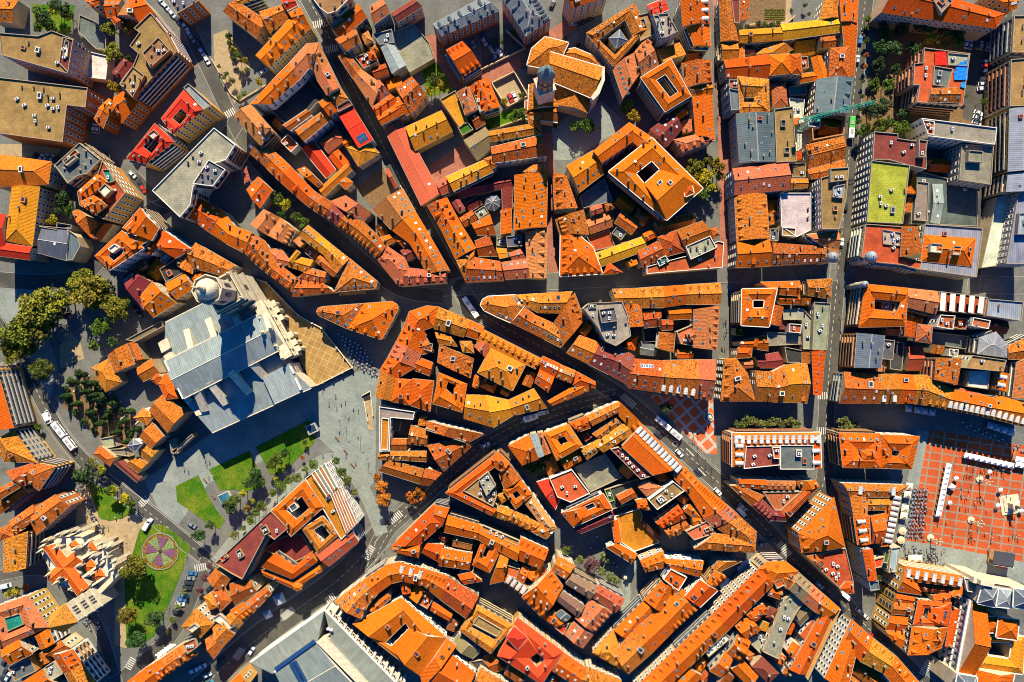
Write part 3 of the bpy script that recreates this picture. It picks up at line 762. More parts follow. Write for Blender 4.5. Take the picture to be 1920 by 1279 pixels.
patch('wall_garden', '905,224 975,200 986,222 912,246', 'lawn_grass')
patch('parking_yard', '900,80 950,60 985,90 905,130', 'asphalt')
patch('church_square', '1035,240 1075,210 1130,190 1180,235 1070,300 1036,300', 'square_slabs')
patch('traffic_island', '400,65 425,55 470,120 440,195 402,120', 'sand_gravel')
patch('villa_garden', '58,8 140,10 132,66 66,52', 'lawn_grass')
patch('garden_lawn', '790,118 825,112 850,170 800,182', 'lawn_grass')
patch('palace_yard', '0,270 120,272 100,300 0,290', 'sand_gravel')
patch('terrace_square', '1030,985 1090,1010 1200,1060 1190,1110 1150,1150 1110,1090 1040,1035', 'street_paving')
road('330,-12 366,80 396,140 428,210 470,292 560,388 640,452 700,508 752,548 830,556', 6.2, dash=0)
road('573,-12 622,78 700,238 780,392 856,532 884,576 940,612 1040,662 1130,722 1178,752 1232,800 1330,890 1400,952 1462,1022 1500,1062 1590,1140 1700,1248 1760,1310', 8.6, dash=1, edge=True)
road('1624,-12 1606,120 1590,300 1576,470 1566,560 1552,720 1546,850 1548,905 1520,948 1478,1010', 7.4, dash=1)
road('1892,-12 1874,120 1856,260 1838,430 1824,545', 5.6, dash=1)
road('-12,598 40,668 82,762 128,836 196,900 290,968 370,1035 412,1068', 7.6, dash=1, edge=True)
road('392,1042 362,1112 330,1186 262,1248 190,1300', 6.2, dash=0)
road('-12,524 90,532 158,520 206,466 262,402 340,376 402,300 442,232', 7.2, dash=0)
road('690,1076 716,1000 770,952 850,880 920,826 1040,770 1160,744', 7.4, dash=2)
road('716,1002 640,1086 556,1142 456,1218 370,1296', 12.5, dash=1, edge=True)
road('250,330 290,372 330,384', 5.5, dash=0)
road('405,1056 470,978 560,896 610,858 650,868 690,930 716,1002', 5.5, 'square_slabs', dash=0)
road('1346,-12 1354,160 1358,300 1362,512', 5.4, 'rose_paving', dash=0, kerb=False)
road('1026,250 1032,360 1038,520', 5.0, 'rose_paving', dash=0, kerb=False)
road('800,70 850,140 870,160 960,128 1080,38 1110,10', 6.5, 'rose_paving', dash=0, kerb=False)
road('830,540 960,532 1100,524 1362,514 1570,510', 7.5, 'street_paving', dash=0)
road('1590,512 1830,534 1940,536', 8, 'street_paving', dash=0)
road('170,1000 200,1080 225,1160 240,1290', 4.2, dash=0) if False else None
road('150,1120 190,1180 222,1290', 5.0, dash=0)
road('-12,1082 80,1062 130,1100 150,1120', 4.6, dash=0)
road('1230,1010 1170,1080 1178,1130 1130,1180', 4.0, 'square_slabs', dash=0, kerb=False)
def zebra(px, py, ang, n, L_=3.4):
    x, y = W(px, py); a = R(ang); m = MB()
    for k in range(n):
        o = (k - (n - 1) / 2) * 1.0; m.box((x + o * math.cos(a), y + o * math.sin(a), .11), (.5, L_, .03), a)
    struct('zebra_crossing', m, ['road_paint'])
for q in ((860, 534, 60, 7), (1178, 752, -40, 8), (1548, 742, 0, 8), (1546, 808, 0, 8), (1470, 1030, 130, 8), (742, 970, 40, 7), (692, 1036, 60, 7), (376, 1064, 10, 6), (270, 940, 45, 5), (245, 1244, 60, 6), (540, 1150, 40, 7), (448, 1226, 55, 6), (600, 45, 10, 7), (622, 92, 10, 6), (428, 214, 30, 7), (110, 560, 20, 6), (620, 1122, 35, 5), (1736, 1252, 60, 8), (1440, 968, 130, 6)): zebra(*q)
for px, py, wx, wy, an in ((930, 555, 1.2, 5, 60), (1266, 832, 2.2, 2.2, 0), (1294, 848, .5, 5, 45), (1316, 885, .5, 5, 45), (1402, 978, 2.4, 2.4, 0)):
    m = MB(); x, y = W(px, py); m.lathe((x, y), [(1.3, .12), (1.3, .145), (1.05, .145), (1.05, .12)], 16) if wx == wy else m.box((x, y, .11), (wx, wy, .03), R(an)); struct('road_markings', m, ['road_paint'])
# lawns
def lawn(pts, name='lawn'):
    p = ccw([W(x, y) for x, y in parse_pts(pts)]); m = MB(); m.prism(p, 0, .14, 1, 0); struct(name, m, ['lawn_grass', 'kerb_stone'])
lawn('330,911 372,891 392,932 405,955 422,975 412,992 385,978 332,940')
lawn('392,880 468,845 498,910 462,922 440,918 412,919')
lawn('480,838 578,788 597,800 590,830 530,886 508,890')
lawn('165,905 190,913 225,938 250,945 253,960 228,972 205,977 186,970')
lawn('262,992 272,986 290,982 306,984 330,1000 358,1025 345,1062 318,1130 290,1192 268,1206 238,1216 236,1180 234,1090 248,1040')
def flowerbed():
    x, y = W(301, 1034); r = 8.6
    t = Thing('flower_bed', 'round flower bed of purple and pale green wedges in the lawn', 'flower bed', x, y)
    m = MB(); m.lathe((x, y), [(r, .1), (r, .5), (r - .35, .5), (r - .35, .2)], 40); t.part('border', m, ['kerb_stone'])
    rnd = random.Random(5)
    for k in range(8):
        a0 = k * math.pi / 4 + .2; m = MB()
        for q in range(420):
            a = a0 + rnd.uniform(.05, .735); rr = math.sqrt(rnd.uniform(.02, 1)) * (r - 1.7); m.box((x + rr * math.cos(a), y + rr * math.sin(a), .16), (rnd.uniform(.25, .5),) * 2 + (rnd.uniform(.15, .4),), rnd.uniform(0, 3), top=.4)
        t.part('flower_wedge', m, ['flower'], (.21, .085, .15) if k % 2 else (.22, .28, .10))
    m = MB()
    for q in range(420):
        a = rnd.uniform(0, 6.283); rr = r - rnd.uniform(.5, 1.5); m.box((x + rr * math.cos(a), y + rr * math.sin(a), .16), (.35, .35, rnd.uniform(.15, .35)), rnd.uniform(0, 3), top=.4)
    t.part('marigold_ring', m, ['flower'], (.36, .15, .01))
    m = MB()
    for q in range(60):
        a = rnd.uniform(0, 6.283); rr = rnd.uniform(0, .9); m.box((x + rr * math.cos(a), y + rr * math.sin(a), .16), (.3, .3, .7), a, top=.3)
    t.part('centre_bush', m, ['leaf'], (.07, .10, .02))
# ------------------------------------------------------------------ landmarks modelled one by one
class Thing:
    def __init__(s, name, label, cat, x, y, z=0.0, group=None):
        s.o = bpy.data.objects.new(name, None); COL.objects.link(s.o); s.o.location = (x, y, z); s.x, s.y, s.zz = x, y, z
        tag(s.o, label, cat, group)
    def part(s, name, mb, mats, color=None, parent=None, smooth=False, mott=None):
        mb.v = [(a - s.x, b - s.y, c - s.zz) for a, b, c in mb.v]
        o = link(name, mb.mesh(name, mats, smooth), parent or s.o, color=color)
        if mott is not None: o['mott'] = mott
        return o
    def roof(s, sp, h, ref=None, par=0.7, corn=.3, wall=(0.6, .5, .36), wmat='plaster_wall', z0=0.0, name='roof', wname='wall', col=None, pitch=None):
        """a wing: walls and roof from the same little roof language"""
        pcs = spec(sp, h, h if ref is None else ref); wm = MB(); rm = MB(); sg = []
        for p in pcs:
            p.par, p.corn, p.z0 = par, corn, z0
            if pitch: p.pitch = pitch
            p.walls(wm, sg); p.roof(rm)
        L = pcs[0].letter; c, mo, kd = ROOF[L]
        s.part(wname, wm, [wmat, 'white_trim' if wmat == 'plaster_wall' else wmat], wall)
        s.part(name, rm, [RMAT[kd], 'ridge_tile' if kd == 'tile' else 'frame_grey' if s.o.name.startswith('town') else 'pale_stone'], col or c, mott=mo)
        BLD.append(dict(root=s.o, pcs=pcs, segs=[], toks=['N'], cx=s.x, cy=s.y, rnd=random, groups=[pcs]))
        return pcs
def wpoly(t, z): return [W(x, y, z) for x, y in parse_pts(t)]
def ccw(p): return p if area2(p) > 0 else p[::-1]
STONE = (0.62, 0.53, 0.36)
# ---- cathedral
cx, cy = W(440, 690, 20)
ca = Thing('cathedral', 'huge grey roofed cathedral with cream stone facade, tower and ribbed buttresses', 'cathedral', cx, cy)
GR = (0.20, 0.238, 0.215)
ca.roof('13z 309,678 343,747 522,657 489,588', 23, wmat='pale_stone', pitch=.34, col=GR, corn=.5, name='nave_roof', wname='nave_wall')
ca.roof('2z 311,677 483,594 440,540 310,605', 16, wmat='pale_stone', pitch=.12, col=(.20, .235, .215), corn=.4, name='aisle_roof', wname='aisle_wall')
ca.roof('2z 512,657 346,747 397,811 583,727', 15.5, wmat='pale_stone', pitch=.13, col=(.21, .245, .22), corn=.5, name='aisle_roof', wname='aisle_wall')
ca.roof('2z 494,709 544,681 566,733 514,757', 18, wmat='pale_stone', pitch=.10, col=(.27, .31, .28), corn=.4, name='tower_stump_roof', wname='tower_stump_wall')
def buttress(a, b, wd, z0, z1, z2, name='buttress'):
    """sloping stone rib from nave wall point a (photo px at z1) to its foot b (px at z2)"""
    A, Bp = Vector(W(*a, z1)), Vector(W(*b, z2)); d = (Bp - A).normalized(); n = Vector((-d.y, d.x)) * wd / 2; m = MB()
    q = [A + n, Bp + n, Bp - n, A - n]
    top = [(q[0].x, q[0].y, z1), (q[1].x, q[1].y, z2), (q[2].x, q[2].y, z2), (q[3].x, q[3].y, z1)]
    bot = [(p.x, p.y, z0) for p in q]
    m.face(top[::-1]); m.face(bot)
    for i in range(4):
        j = (i + 1) % 4; m.face([bot[i], bot[j], top[j], top[i]])
    ca.part(name, m, ['pale_stone'])
for a, b in (((366, 730), (384, 772)), ((392, 716), (424, 759)), ((432, 697), (467, 738)), ((470, 679), (497, 708))): buttress(a, b, 3.3, 12, 23.5, 18)
for a, b in (((361, 668), (349, 617)), ((406, 646), (389, 597)), ((452, 624), (437, 582))): buttress(a, b, 2.8, 12, 23.5, 18.5)
for t, z in (('296,643 313,633 320,652 303,662', 19), ('306,668 318,660 328,672 312,679', 21), ('345,749 355,743 361,750 350,757', 19), ('360,765 374,757 389,776 368,780', 17)):
    m = MB(); m.prism(ccw(wpoly(t, z)), 0, z); ca.part('corner_pier', m, ['pale_stone'])
m = MB()                                   # parapet wall at the west end of the nave
a, b = W(308, 676, 24.5), W(343, 748, 24.5); m.tube((*a, 24.3), (*b, 24.3), .45, 4); ca.part('end_parapet', m, ['white_trim'])
# main facade: a thick screen of stone between tower and stump, gable in the middle, columns and cornices
F0, F1 = Vector(W(489, 566, 18)), Vector(W(545, 668, 18)); fd = (F1 - F0).normalized(); fn = Vector((fd.y, -fd.x))
if fn.dot(Vector((-F0.x, -F0.y))) < 0: fn = -fn          # outwards: towards the terrace
FL = (F1 - F0).length
def fpt(u, o): p = F0 + fd * u + fn * o; return p.x, p.y
def fbox(m, u0, u1, o0, o1, z0, z1, mi=0): m.prism(ccw([fpt(u0, o0), fpt(u1, o0), fpt(u1, o1), fpt(u0, o1)]), z0, z1, mi)
m = MB(); fbox(m, 0, FL, -3.2, 1.5, 0, 12); fbox(m, FL * .04, FL * .96, -2.6, .8, 12, 20.5)
pts = [fpt(FL * .2, -2.2), fpt(FL * .8, -2.2)]; A = fpt(FL * .2, .6); Bq = fpt(FL * .8, .6); mid0, mid1 = fpt(FL * .5, -2.2), fpt(FL * .5, .6)
m.face([(*A, 20.5), (*Bq, 20.5), (*mid1, 26)]); m.face([(*pts[1], 20.5), (*pts[0], 20.5), (*mid0, 26)])
m.face([(*A, 20.5), (*mid1, 26), (*mid0, 26), (*pts[0], 20.5)]); m.face([(*mid1, 26), (*Bq, 20.5), (*pts[1], 20.5), (*mid0, 26)])
ca.part('facade', m, ['pale_stone'])
for z, o, w_ in ((11.6, 2.3, .8), (20, 1.5, .8), (16, 1.1, .4)):
    m = MB(); fbox(m, -.3, FL + .3, -3.4 if z > 16 else 1.5, o, z, z + w_); ca.part('cornice', m, ['pale_stone'])
for u in (.08, .2, .34, .66, .8, .92):
    m = MB(); x, y = fpt(FL * u, 3.0); m.lathe((x, y), [(1.2, 1.6), (1.0, 2.4), (.9, 9.8), (1.2, 10.5), (1.2, 11.4)], 14); fbox(m, FL * u - 1.3, FL * u + 1.3, 1.5, 4.3, 11.4, 12.3); ca.part('column', m, ['pale_stone'])
for u in (.12, .3, .7, .88):
    m = MB(); x, y = fpt(FL * u, .9); m.lathe((x, y), [(.7, 12.4), (.6, 13), (.5, 19), (.7, 19.8)], 10); ca.part('pilaster', m, ['pale_stone'])
for u, o in ((.02, -2.6), (.26, -2.6), (.5, -3.4), (.76, -2.6), (.98, -2.6), (.5, .4)):
    m = MB(); x, y = fpt(FL * u, o); zt = 25.6 if u == .5 else 20.5; m.box((x, y, zt), (1.7, 1.7, 1.5), .4); m.lathe((x, y), [(.9, zt + 1.5), (.55, zt + 2.2), (.7, zt + 3), (0, zt + 4.8)], 8); ca.part('pinnacle', m, ['pale_stone'])
for u, z, w_, h_ in ((.5, 3, 4.4, 9), (.24, 3, 2.6, 6), (.76, 3, 2.6, 6), (.5, 13, 3.4, 5)):
    m = MB(); fbox(m, FL * u - w_ / 2, FL * u + w_ / 2, 1.2 if z < 10 else .6, 1.62 if z < 10 else .95, z, z + h_); ca.part('portal' if z < 10 else 'window', m, ['dark_metal'])
for t in ('546,686 553,700 550,701 543,687', '556,708 566,730 563,732 553,710'):
    m = MB(); m.prism(ccw(wpoly(t, 18.5)), 17.6, 19.4); ca.part('coping', m, ['white_trim'])
# tower
old = set(ca.o.children); TX, TY = W(388, 543, 56); ang = math.atan2(fd.y, fd.x); hs = 6.3
m = MB()
for z0, z1, k in ((0, 17, 1.06), (17, 24, 1.0), (24, 30, .97)): m.box((TX, TY, z0), (2 * hs * k, 2 * hs * k, z1 - z0), ang)
tw = ca.part('tower', m, ['pale_stone'])
for z, k in ((16.4, 1.16), (24, 1.1), (29.3, 1.12)):
    m = MB(); m.box((TX, TY, z), (2 * hs * k, 2 * hs * k, .9), ang); ca.part('cornice', m, ['cap_stone'])
m = MB()                                    # balustrade round the square stage
for sx in (-1, 1):
    for q in range(2):
        L_ = hs * .98; cxx, cyy = (sx * L_, 0) if q == 0 else (0, sx * L_); cr, sr = math.cos(ang), math.sin(ang)
        m.box((TX + cxx * cr - cyy * sr, TY + cxx * sr + cyy * cr, 30.2), (.35, 2 * L_, 1.2) if q == 0 else (2 * L_, .35, 1.2), ang)
ca.part('balustrade', m, ['pale_stone'])
m = MB(); m.lathe((TX, TY), [(5.6, 30), (5.6, 45), (6.3, 45.2), (6.3, 46)], 8, 0, ang + math.pi / 8); m.lathe((TX, TY), [(6.3, 46), (6.3, 47.2), (5.9, 47.2), (5.9, 46.05), (0, 46.05)], 8, 0, ang + math.pi / 8); ca.part('bell_chamber', m, ['pale_stone'])
for k in range(8):
    a = ang + k * math.pi / 4; m = MB(); r = 5.6 * math.cos(math.pi / 8) + .03
    m.box((TX + r * math.cos(a), TY + r * math.sin(a), 35), (.12, 1.9, 5.4), a); m.lathe((TX + (r + .0) * math.cos(a), TY + (r + .0) * math.sin(a)), [(.7, 40.4), (.4, 41), (0, 41.4)], 6); ca.part('belfry_opening', m, ['dark_metal'])
for k in range(4):
    a = ang + k * math.pi / 2
    for z in (18.2,):
        m = MB(); r = hs * 1.0 + .03; m.box((TX + r * math.cos(a), TY + r * math.sin(a), z), (.12, 2.4, 5.0), a); ca.part('belfry_opening', m, ['dark_metal'])
m = MB(); m.lathe((TX, TY), [(4.5, 46), (4.5, 47)] + [(4.5 * math.cos(t * .157), 47 + 4.0 * math.sin(t * .157)) for t in range(1, 11)], 24); ca.part('dome', m, ['pale_stone'], smooth=True)
m = MB(); m.lathe((TX, TY), [(1.3, 50.6), (1.1, 52), (1.25, 52.3), (.9, 52.6)], 10); m.lathe((TX, TY), [(.85, 52.6), (.7, 54), (.8, 56), (.6, 57.2), (.25, 57.5), (.38, 57.9), (.3, 58.4), (0, 58.6)], 10)
for sg in (-1, 1): m.tube((TX + .6 * sg, TY, 56.6), (TX + 1.8 * sg, TY + .5, 57.3), .26)
ca.part('statue', m, ['pale_stone'], smooth=True)
for sx in (-1, 1):
    for sy in (-1, 1):
        m = MB(); ux, uy = sx * hs * .92, sy * hs * .92; x = TX + ux * math.cos(ang) - uy * math.sin(ang); y = TY + ux * math.sin(ang) + uy * math.cos(ang)
        m.box((x, y, 30.2), (1.1, 1.1, 1.7), ang); m.lathe((x, y), [(.5, 31.9), (.6, 32.5), (0, 34)], 8); ca.part('pinnacle', m, ['pale_stone'])
def stretch(th, old, k):
    for c in th.o.children:
        if c not in old:
            for v in c.data.vertices: v.co.z *= k
stretch(ca, old, 1.19)
# terrace in front
tp = ccw(wpoly('478,522 500,530 560,592 586,606 603,615 661,689 588,726 556,664 490,562', 1.6))
t = Thing('terrace', 'raised tan paved terrace with pale stone parapet before the cathedral facade', 'terrace', *W(585, 650, 0))
m = MB(); m.prism(tp, 0, 1.6, 1, 0); t.part('deck', m, ['terrace_paving', 'pale_stone'])
m = MB(); edge = wpoly('478,522 500,530 560,592 586,606 603,615 661,689 588,726', 1.6)
for a, b in zip(edge, edge[1:]):
    L_ = math.dist(a, b); an = math.atan2(b[1] - a[1], b[0] - a[0]); m.box(((a[0] + b[0]) / 2, (a[1] + b[1]) / 2, 1.6), (L_, .4, .95), an)
t.part('parapet', m, ['pale_stone'])
for a, b in zip(edge, edge[1:]):
    for k in range(max(1, int(math.dist(a, b) / 5))):
        f = k / max(1, int(math.dist(a, b) / 5)); m = MB(); m.box((a[0] + (b[0] - a[0]) * f, a[1] + (b[1] - a[1]) * f, 1.6), (.8, .8, 1.5)); t.part('pillar', m, ['pale_stone'])
# ---- old collegiate chapels and museum roofs west of the cathedral
def oldhouse(label, h, sp, **k): return B(label, h, sp, 'C1 N v0', k.get('w', 'c'), pl=k.get('pl', 'west of the cathedral nave'), name='chapel', cat='chapel')
oldhouse('rust hip roof at the garden path corner', 9, '0123o 171,690 198,736 228,717 205,671')
oldhouse('ochre square roof between rust hips', 10, '02o 202,666 215,700 253,683 238,644')
oldhouse('brown strip roof by the stone wall', 9, '13d 236,645 255,639 270,673 250,678')
B('long mossy stone wall top', 9, 'Fu 236,637 303,602 308,612 255,641', 'C0 N', 'c', pl='running to the cathedral roof', name='stone_wall', cat='wall')
B('bright orange faceted roof tucked under the cathedral gable', 13, 'Hn 297,720 310,699 323,717 336,747 311,749; Hn 283,713 294,700 302,706 295,722', 'C0 N v0', 'c', pl='', name='chapel', cat='chapel')
B('large ochre gable with brown shaded slope', 12, '13o 279,770 304,740 349,773 314,813', 'C0 N v0', 'c', pl='beside the ruined chapels', name='chapel', cat='chapel')
B('small ochre hip above the cypress parterre', 10, 'Ho 250,784 269,764 290,780 275,798', 'C0 N v0', 'w', pl='', name='chapel', cat='chapel')
B('ochre square roof above the ruins', 10, '02o 261,820 285,841 307,818 285,792', 'C0 N v0', 'c', pl='', name='chapel', cat='chapel')
B('ochre roof beside the slate turret', 9, '02o 262,854 280,868 297,845 277,832', 'C0 N v0', 'c', pl='', name='chapel', cat='chapel')
B('slate pyramid turret among ochre roofs', 12, 'Hs*.7 239,836 250,822 266,832 252,849', 'C0 N v0', 'w', pl='', name='turret', cat='turret')
B('rust hip roof at the avenue corner', 9, '0123d 175,852 206,875 216,858 187,835', 'C0 N v0', 'c', pl='below the cypress parterre', name='chapel', cat='chapel')
B('mottled roof with maroon shaded skirt', 9, '02o 236,870 260,888 278,868 257,857; 02b+-1 213,868 257,905 266,895 232,862', 'C0 N v0', 'c', pl='beside the avenue', name='chapel', cat='chapel')
B('roofless stone ruin with broken walls', 5, 'Fc 188,822 212,818 222,836 200,842; Fc 206,842 236,840 244,856 214,852; Fc 318,826 330,822 336,850 322,850; Fc 322,846 362,812 364,818 326,852', 'C0 N v0', 'c', pl='round the cathedral cloister', name='ruin', cat='ruin')
# ---- church with the octagonal tower
x0, y0 = W(1060, 130, 12)
ch = Thing('church', 'ochre tiled church with octagonal slate capped brick tower', 'church', x0, y0)
OW = dict(wall=(.58, .38, .2), corn=.35)
ch.roof('13o 1031,97 1028,150 1110,184 1134,127', 15, name='nave_roof', wname='nave_wall', **OW)
ch.roof('Ho 988,122 997,91 1022,69 1066,80 1056,101 1021,128', 13, name='apse_roof', wname='apse_wall', **OW)
ch.roof('Ho 1040,97 1078,90 1112,104 1130,128 1096,118 1060,108', 11, name='chapel_roof', wname='chapel_wall', **OW)
ch.roof('02o 992,158 990,206 1046,200 1040,150', 10, name='chapel_roof', wname='chapel_wall', **OW)
ch.roof('02o 1040,160 1045,197 1104,213 1110,184', 10, name='chapel_roof', wname='chapel_wall', **OW)
ch.roof('13d 1000,204 985,222 1046,229 1042,196', 9, name='sacristy_roof', wname='sacristy_wall', **OW)
ch.roof('Hd 985,188 1000,192 1000,215 984,215', 7, name='porch_roof', wname='porch_wall', **OW)
fp = ccw(wpoly('1128,127 1134,127 1134,150 1124,176 1112,188 1108,182 1118,168 1128,148', 18)); m = MB(); m.prism(fp, 0, 18); ch.part('gable_wall', m, ['pale_stone'])
old = set(ch.o.children); tx, ty = W(1017, 194, 0); ta = .35
m = MB(); m.box((tx, ty, 0), (7.2, 7.2, 24), ta); ch.part('tower_base', m, ['plaster_wall'], (.62, .46, .3))
m = MB(); m.box((tx, ty, 24), (7.9, 7.9, .6), ta); ch.part('cornice', m, ['pale_stone'])
m = MB(); m.lathe((tx, ty), [(3.5, 24.6), (3.5, 29.6), (3.9, 29.8), (3.9, 30.3), (3.3, 30.3), (3.3, 35), (3.8, 35.2), (3.8, 35.7)], 8, 0, ta + math.pi / 8); ch.part('octagon_stage', m, ['plaster_wall'], (.52, .24, .11))
m = MB()
for z in (25.4, 31):
    for k in range(8):
        a = ta + k * math.pi / 4; r = (3.5 if z < 30 else 3.3) * math.cos(math.pi / 8) + .04; m.box((tx + r * math.cos(a), ty + r * math.sin(a), z), (.1, 1.0, 2.6), a)
        m2 = MB(); m2.box((tx + r * math.cos(a), ty + r * math.sin(a), z), (.1, 1.1, 2.7), a); ch.part('belfry_opening', m2, ['dark_metal'])
m = MB(); m.lathe((tx, ty), [(4.0, 35.7), (3.3, 37.4), (2.0, 39.0), (1.0, 39.8), (1.0, 41.2), (1.2, 41.3), (0, 42.5)], 8, 0, ta + math.pi / 8); ch.part('cupola', m, ['seamed_metal'], (.10, .16, .17))
m = MB(); m.tube((tx, ty, 42.3), (tx, ty, 45), .09); m.box((tx, ty, 44), (1.1, .1, .12)); ch.part('cross', m, ['dark_metal'])
stretch(ch, old, 1.19)
# ---- gothic church with pyramid capped tower
x0, y0 = W(145, 1065, 10)
gc = Thing('church', 'pale gothic church with bright orange cross roof and stone pinnacles', 'church', x0, y0)
gk = dict(wmat='pale_stone', corn=.2)
gc.roof('Fw 76,1030 106,1005 152,1004 198,1030 224,1070 166,1122 108,1095', 10.5, name='aisle_roof', wname='aisle_wall', **gk)
gc.roof('13n 79,1025 104,1020 168,1100 145,1117', 16, name='nave_roof', wname='nave_wall', col=(.62, .10, .012), **gk)
gc.roof('13n 100,1095 88,1078 139,1034 155,1053', 16, name='transept_roof', wname='transept_wall', col=(.62, .11, .012), **gk)
for t in ('129,1022 140,1013 151,1022 139,1033', '164,1025 172,1014 184,1032 176,1037', '155,1058 170,1048 182,1062 166,1079', '171,1079 188,1065 198,1081 180,1089'):
    gc.roof('Hn*.6 ' + t, 12.5, name='chapel_roof', wname='chapel_wall', col=(.6, .11, .012), **gk)
for px, py, h_ in ((70, 1029, 20), (66, 1038, 19), (75, 1018, 20), (98, 1008, 20), (118, 1002, 19), (140, 1000, 20), (82, 1082, 21), (96, 1098, 21), (104, 1088, 20), (126, 1108, 19), (138, 1066, 22), (155, 1084, 22), (130, 1034, 22), (96, 1031, 21), (165, 1048, 21), (186, 1052, 20), (205, 1058, 19), (200, 1074, 19), (180, 1024, 19), (120, 1090, 19), (150, 1108, 19), (220, 1072, 16), (196, 1030, 16)):
    x, y = W(px, py, h_); m = MB(); m.box((x, y, 0), (1.5, 1.5, h_ - 5), .6); m.lathe((x, y), [(.95, h_ - 5), (.8, h_ - 4), (0, h_)], 4, 0, .6); gc.part('pinnacle', m, ['pale_stone'])
for a, b in (((138, 1036), (170, 1012)), ((150, 1050), (190, 1026)), ((136, 1068), (168, 1045)), ((150, 1086), (196, 1052)), ((165, 1103), (205, 1076))):
    m = MB(); A, Bq = W(*a, 15), W(*b, 11); an = math.atan2(Bq[1] - A[1], Bq[0] - A[0]); L_ = math.dist(A, Bq)
    q = [(0, -.45), (L_, -.45), (L_, .45), (0, .45)]; top = [(A[0] + u * math.cos(an) - v * math.sin(an), A[1] + u * math.sin(an) + v * math.cos(an), 16 - 4.5 * u / L_) for u, v in q]; bot = [(x, y, 9) for x, y, z in top]
    m.face(top); m.face(bot[::-1])
    for i in range(4): m.face([bot[i], bot[(i + 1) % 4], top[(i + 1) % 4], top[i]])
    gc.part('flying_buttress', m, ['pale_stone'])
a, b = W(180, 1105, 2), W(222, 1075, 2)
fx = MB(); p = ccw(wpoly('168,1120 222,1068 226,1075 176,1126', 12)); fx.prism(p, 0, 12); gc.part('west_front', fx, ['pale_stone'])
old = set(gc.o.children); tx, ty = W(202, 1108, 0); ta = .62
def gtow(z0, z1, k):
    m = MB(); m.box((tx, ty, z0), (7 * k, 9 * k, z1 - z0), ta); return m
gc.part('tower', gtow(0, 33, 1), ['pale_stone'])
for z in (14, 20, 26, 32.4): gc.part('cornice', gtow(z, z + .6, 1.07), ['pale_stone'])
for k in range(4):
    a = ta + k * math.pi / 2; r = 3.5 if k % 2 == 0 else 4.5
    for z in (15.5, 21.5, 27.5):
        for o in (-1.4, 0, 1.4):
            m = MB(); m.box((tx + (r + .04) * math.cos(a) - o * math.sin(a), ty + (r + .04) * math.sin(a) + o * math.cos(a), z), (.1, .8, 3.2), a); gc.part('belfry_opening', m, ['dark_metal'])
m = MB(); uvx = []
for i in range(4):
    c = [(-3.9, -4.9), (3.9, -4.9), (3.9, 4.9), (-3.9, 4.9)]; f = lambda x, y, z: (tx + x * math.cos(ta) - y * math.sin(ta), ty + x * math.sin(ta) + y * math.cos(ta), z)
    p1, p2 = c[i], c[(i + 1) % 4]; m.face([f(*p1, 33), f(*p2, 33), f(0, 0, 44)], 0, [(0, 0), (8, 0), (4, 9)])
gc.part('spire_roof', m, ['clay_tile'], (.56, .22, .03), mott=.7)
stretch(gc, old, 1.15)
# ---- town hall, bottom right
x0, y0 = W(1850, 1180, 10)
th = Thing('town_hall', 'grand cream town hall with grey slate pavilions below the red paved square', 'town hall', x0, y0)
tk = dict(wall=(.64, .5, .3), corn=.5)
th.roof('13n 1822,1128 1797,1262 1828,1268 1850,1134', 19, name='wing_roof', wname='wing_wall', **tk)
th.roof('Fc 1806,1082 1935,1105 1935,1132 1812,1108', 19, name='front_roof', wname='front_wall', **tk)
th.roof('Hs*.9 1842,1100 1872,1103 1866,1138 1833,1131', 24, name='pavilion_roof', wname='pavilion_wall', **tk)
th.roof('Ha*.5 1873,1104 1900,1107 1895,1140 1867,1137', 22, name='pavilion_roof', wname='pavilion_wall', **tk)
th.roof('Hs*.9 1902,1104 1935,1108 1935,1143 1900,1138', 24, name='pavilion_roof', wname='pavilion_wall', **tk)
th.roof('Ry 1838,1194 1922,1194 1918,1264 1834,1252 / 1856,1204 1898,1204 1893,1236 1850,1230', 12, name='cloister_roof', wname='cloister_wall', **tk)
th.roof('Hn 1850,1157 1876,1157 1873,1186 1848,1186', 14, name='hall_roof', wname='hall_wall', **tk)
th.roof('Hn 1873,1158 1911,1163 1907,1200 1868,1195', 16, name='hall_roof', wname='hall_wall', **tk)
th.roof('02n 1832,1256 1828,1290 1895,1300 1902,1264', 14, name='rear_roof', wname='rear_wall', **tk)
th.roof('Fv 1843,1152 1851,1152 1845,1191 1833,1191', 17, name='terrace_roof', wname='terrace_wall', **tk)
th.roof('Hs*.9 1796,1264 1832,1270 1830,1300 1790,1295', 23, name='pavilion_roof', wname='pavilion_wall', **tk)
m = MB(); x, y = W(1842, 1090, 22); m.box((x, y, 0), (9, 2.5, 23), R(-10)); m.box((x, y, 23), (6, 2, 3), R(-10)); th.part('clock_gable', m, ['pale_stone'])
fa0, fa1 = Vector(W(1797, 1262, 19)), Vector(W(1822, 1128, 19)); d_ = (fa1 - fa0); L_ = d_.length; d_.normalize(); n_ = Vector((-d_.y, d_.x))
if n_.dot(fa0) > 0: n_ = -n_
an = math.atan2(d_.y, d_.x)
for k in range(11):                        # brick panels and stone bays on the side front
    for z in (3.5, 8, 12.8):
        p = fa0 + d_ * (L_ * (k + .5) / 11) + n_ * .1; m = MB(); m.box((p.x, p.y, z), (1.5, .3, 3.2), an); m.box((p.x + n_.x * .45, p.y + n_.y * .45, z - .3), (2.2, .9, .25), an); th.part('window_bay', m, ['white_trim'])
        m = MB(); q = p + n_ * .18; m.box((q.x, q.y, z + .3), (.9, .08, 2.4), an); th.part('window', m, ['glass_dark'])
for k in range(12):
    p = fa0 + d_ * (L_ * k / 11) + n_ * .12; m = MB(); m.box((p.x, p.y, 0), (.8, .35, 18.3), an); th.part('pilaster', m, ['white_trim'])
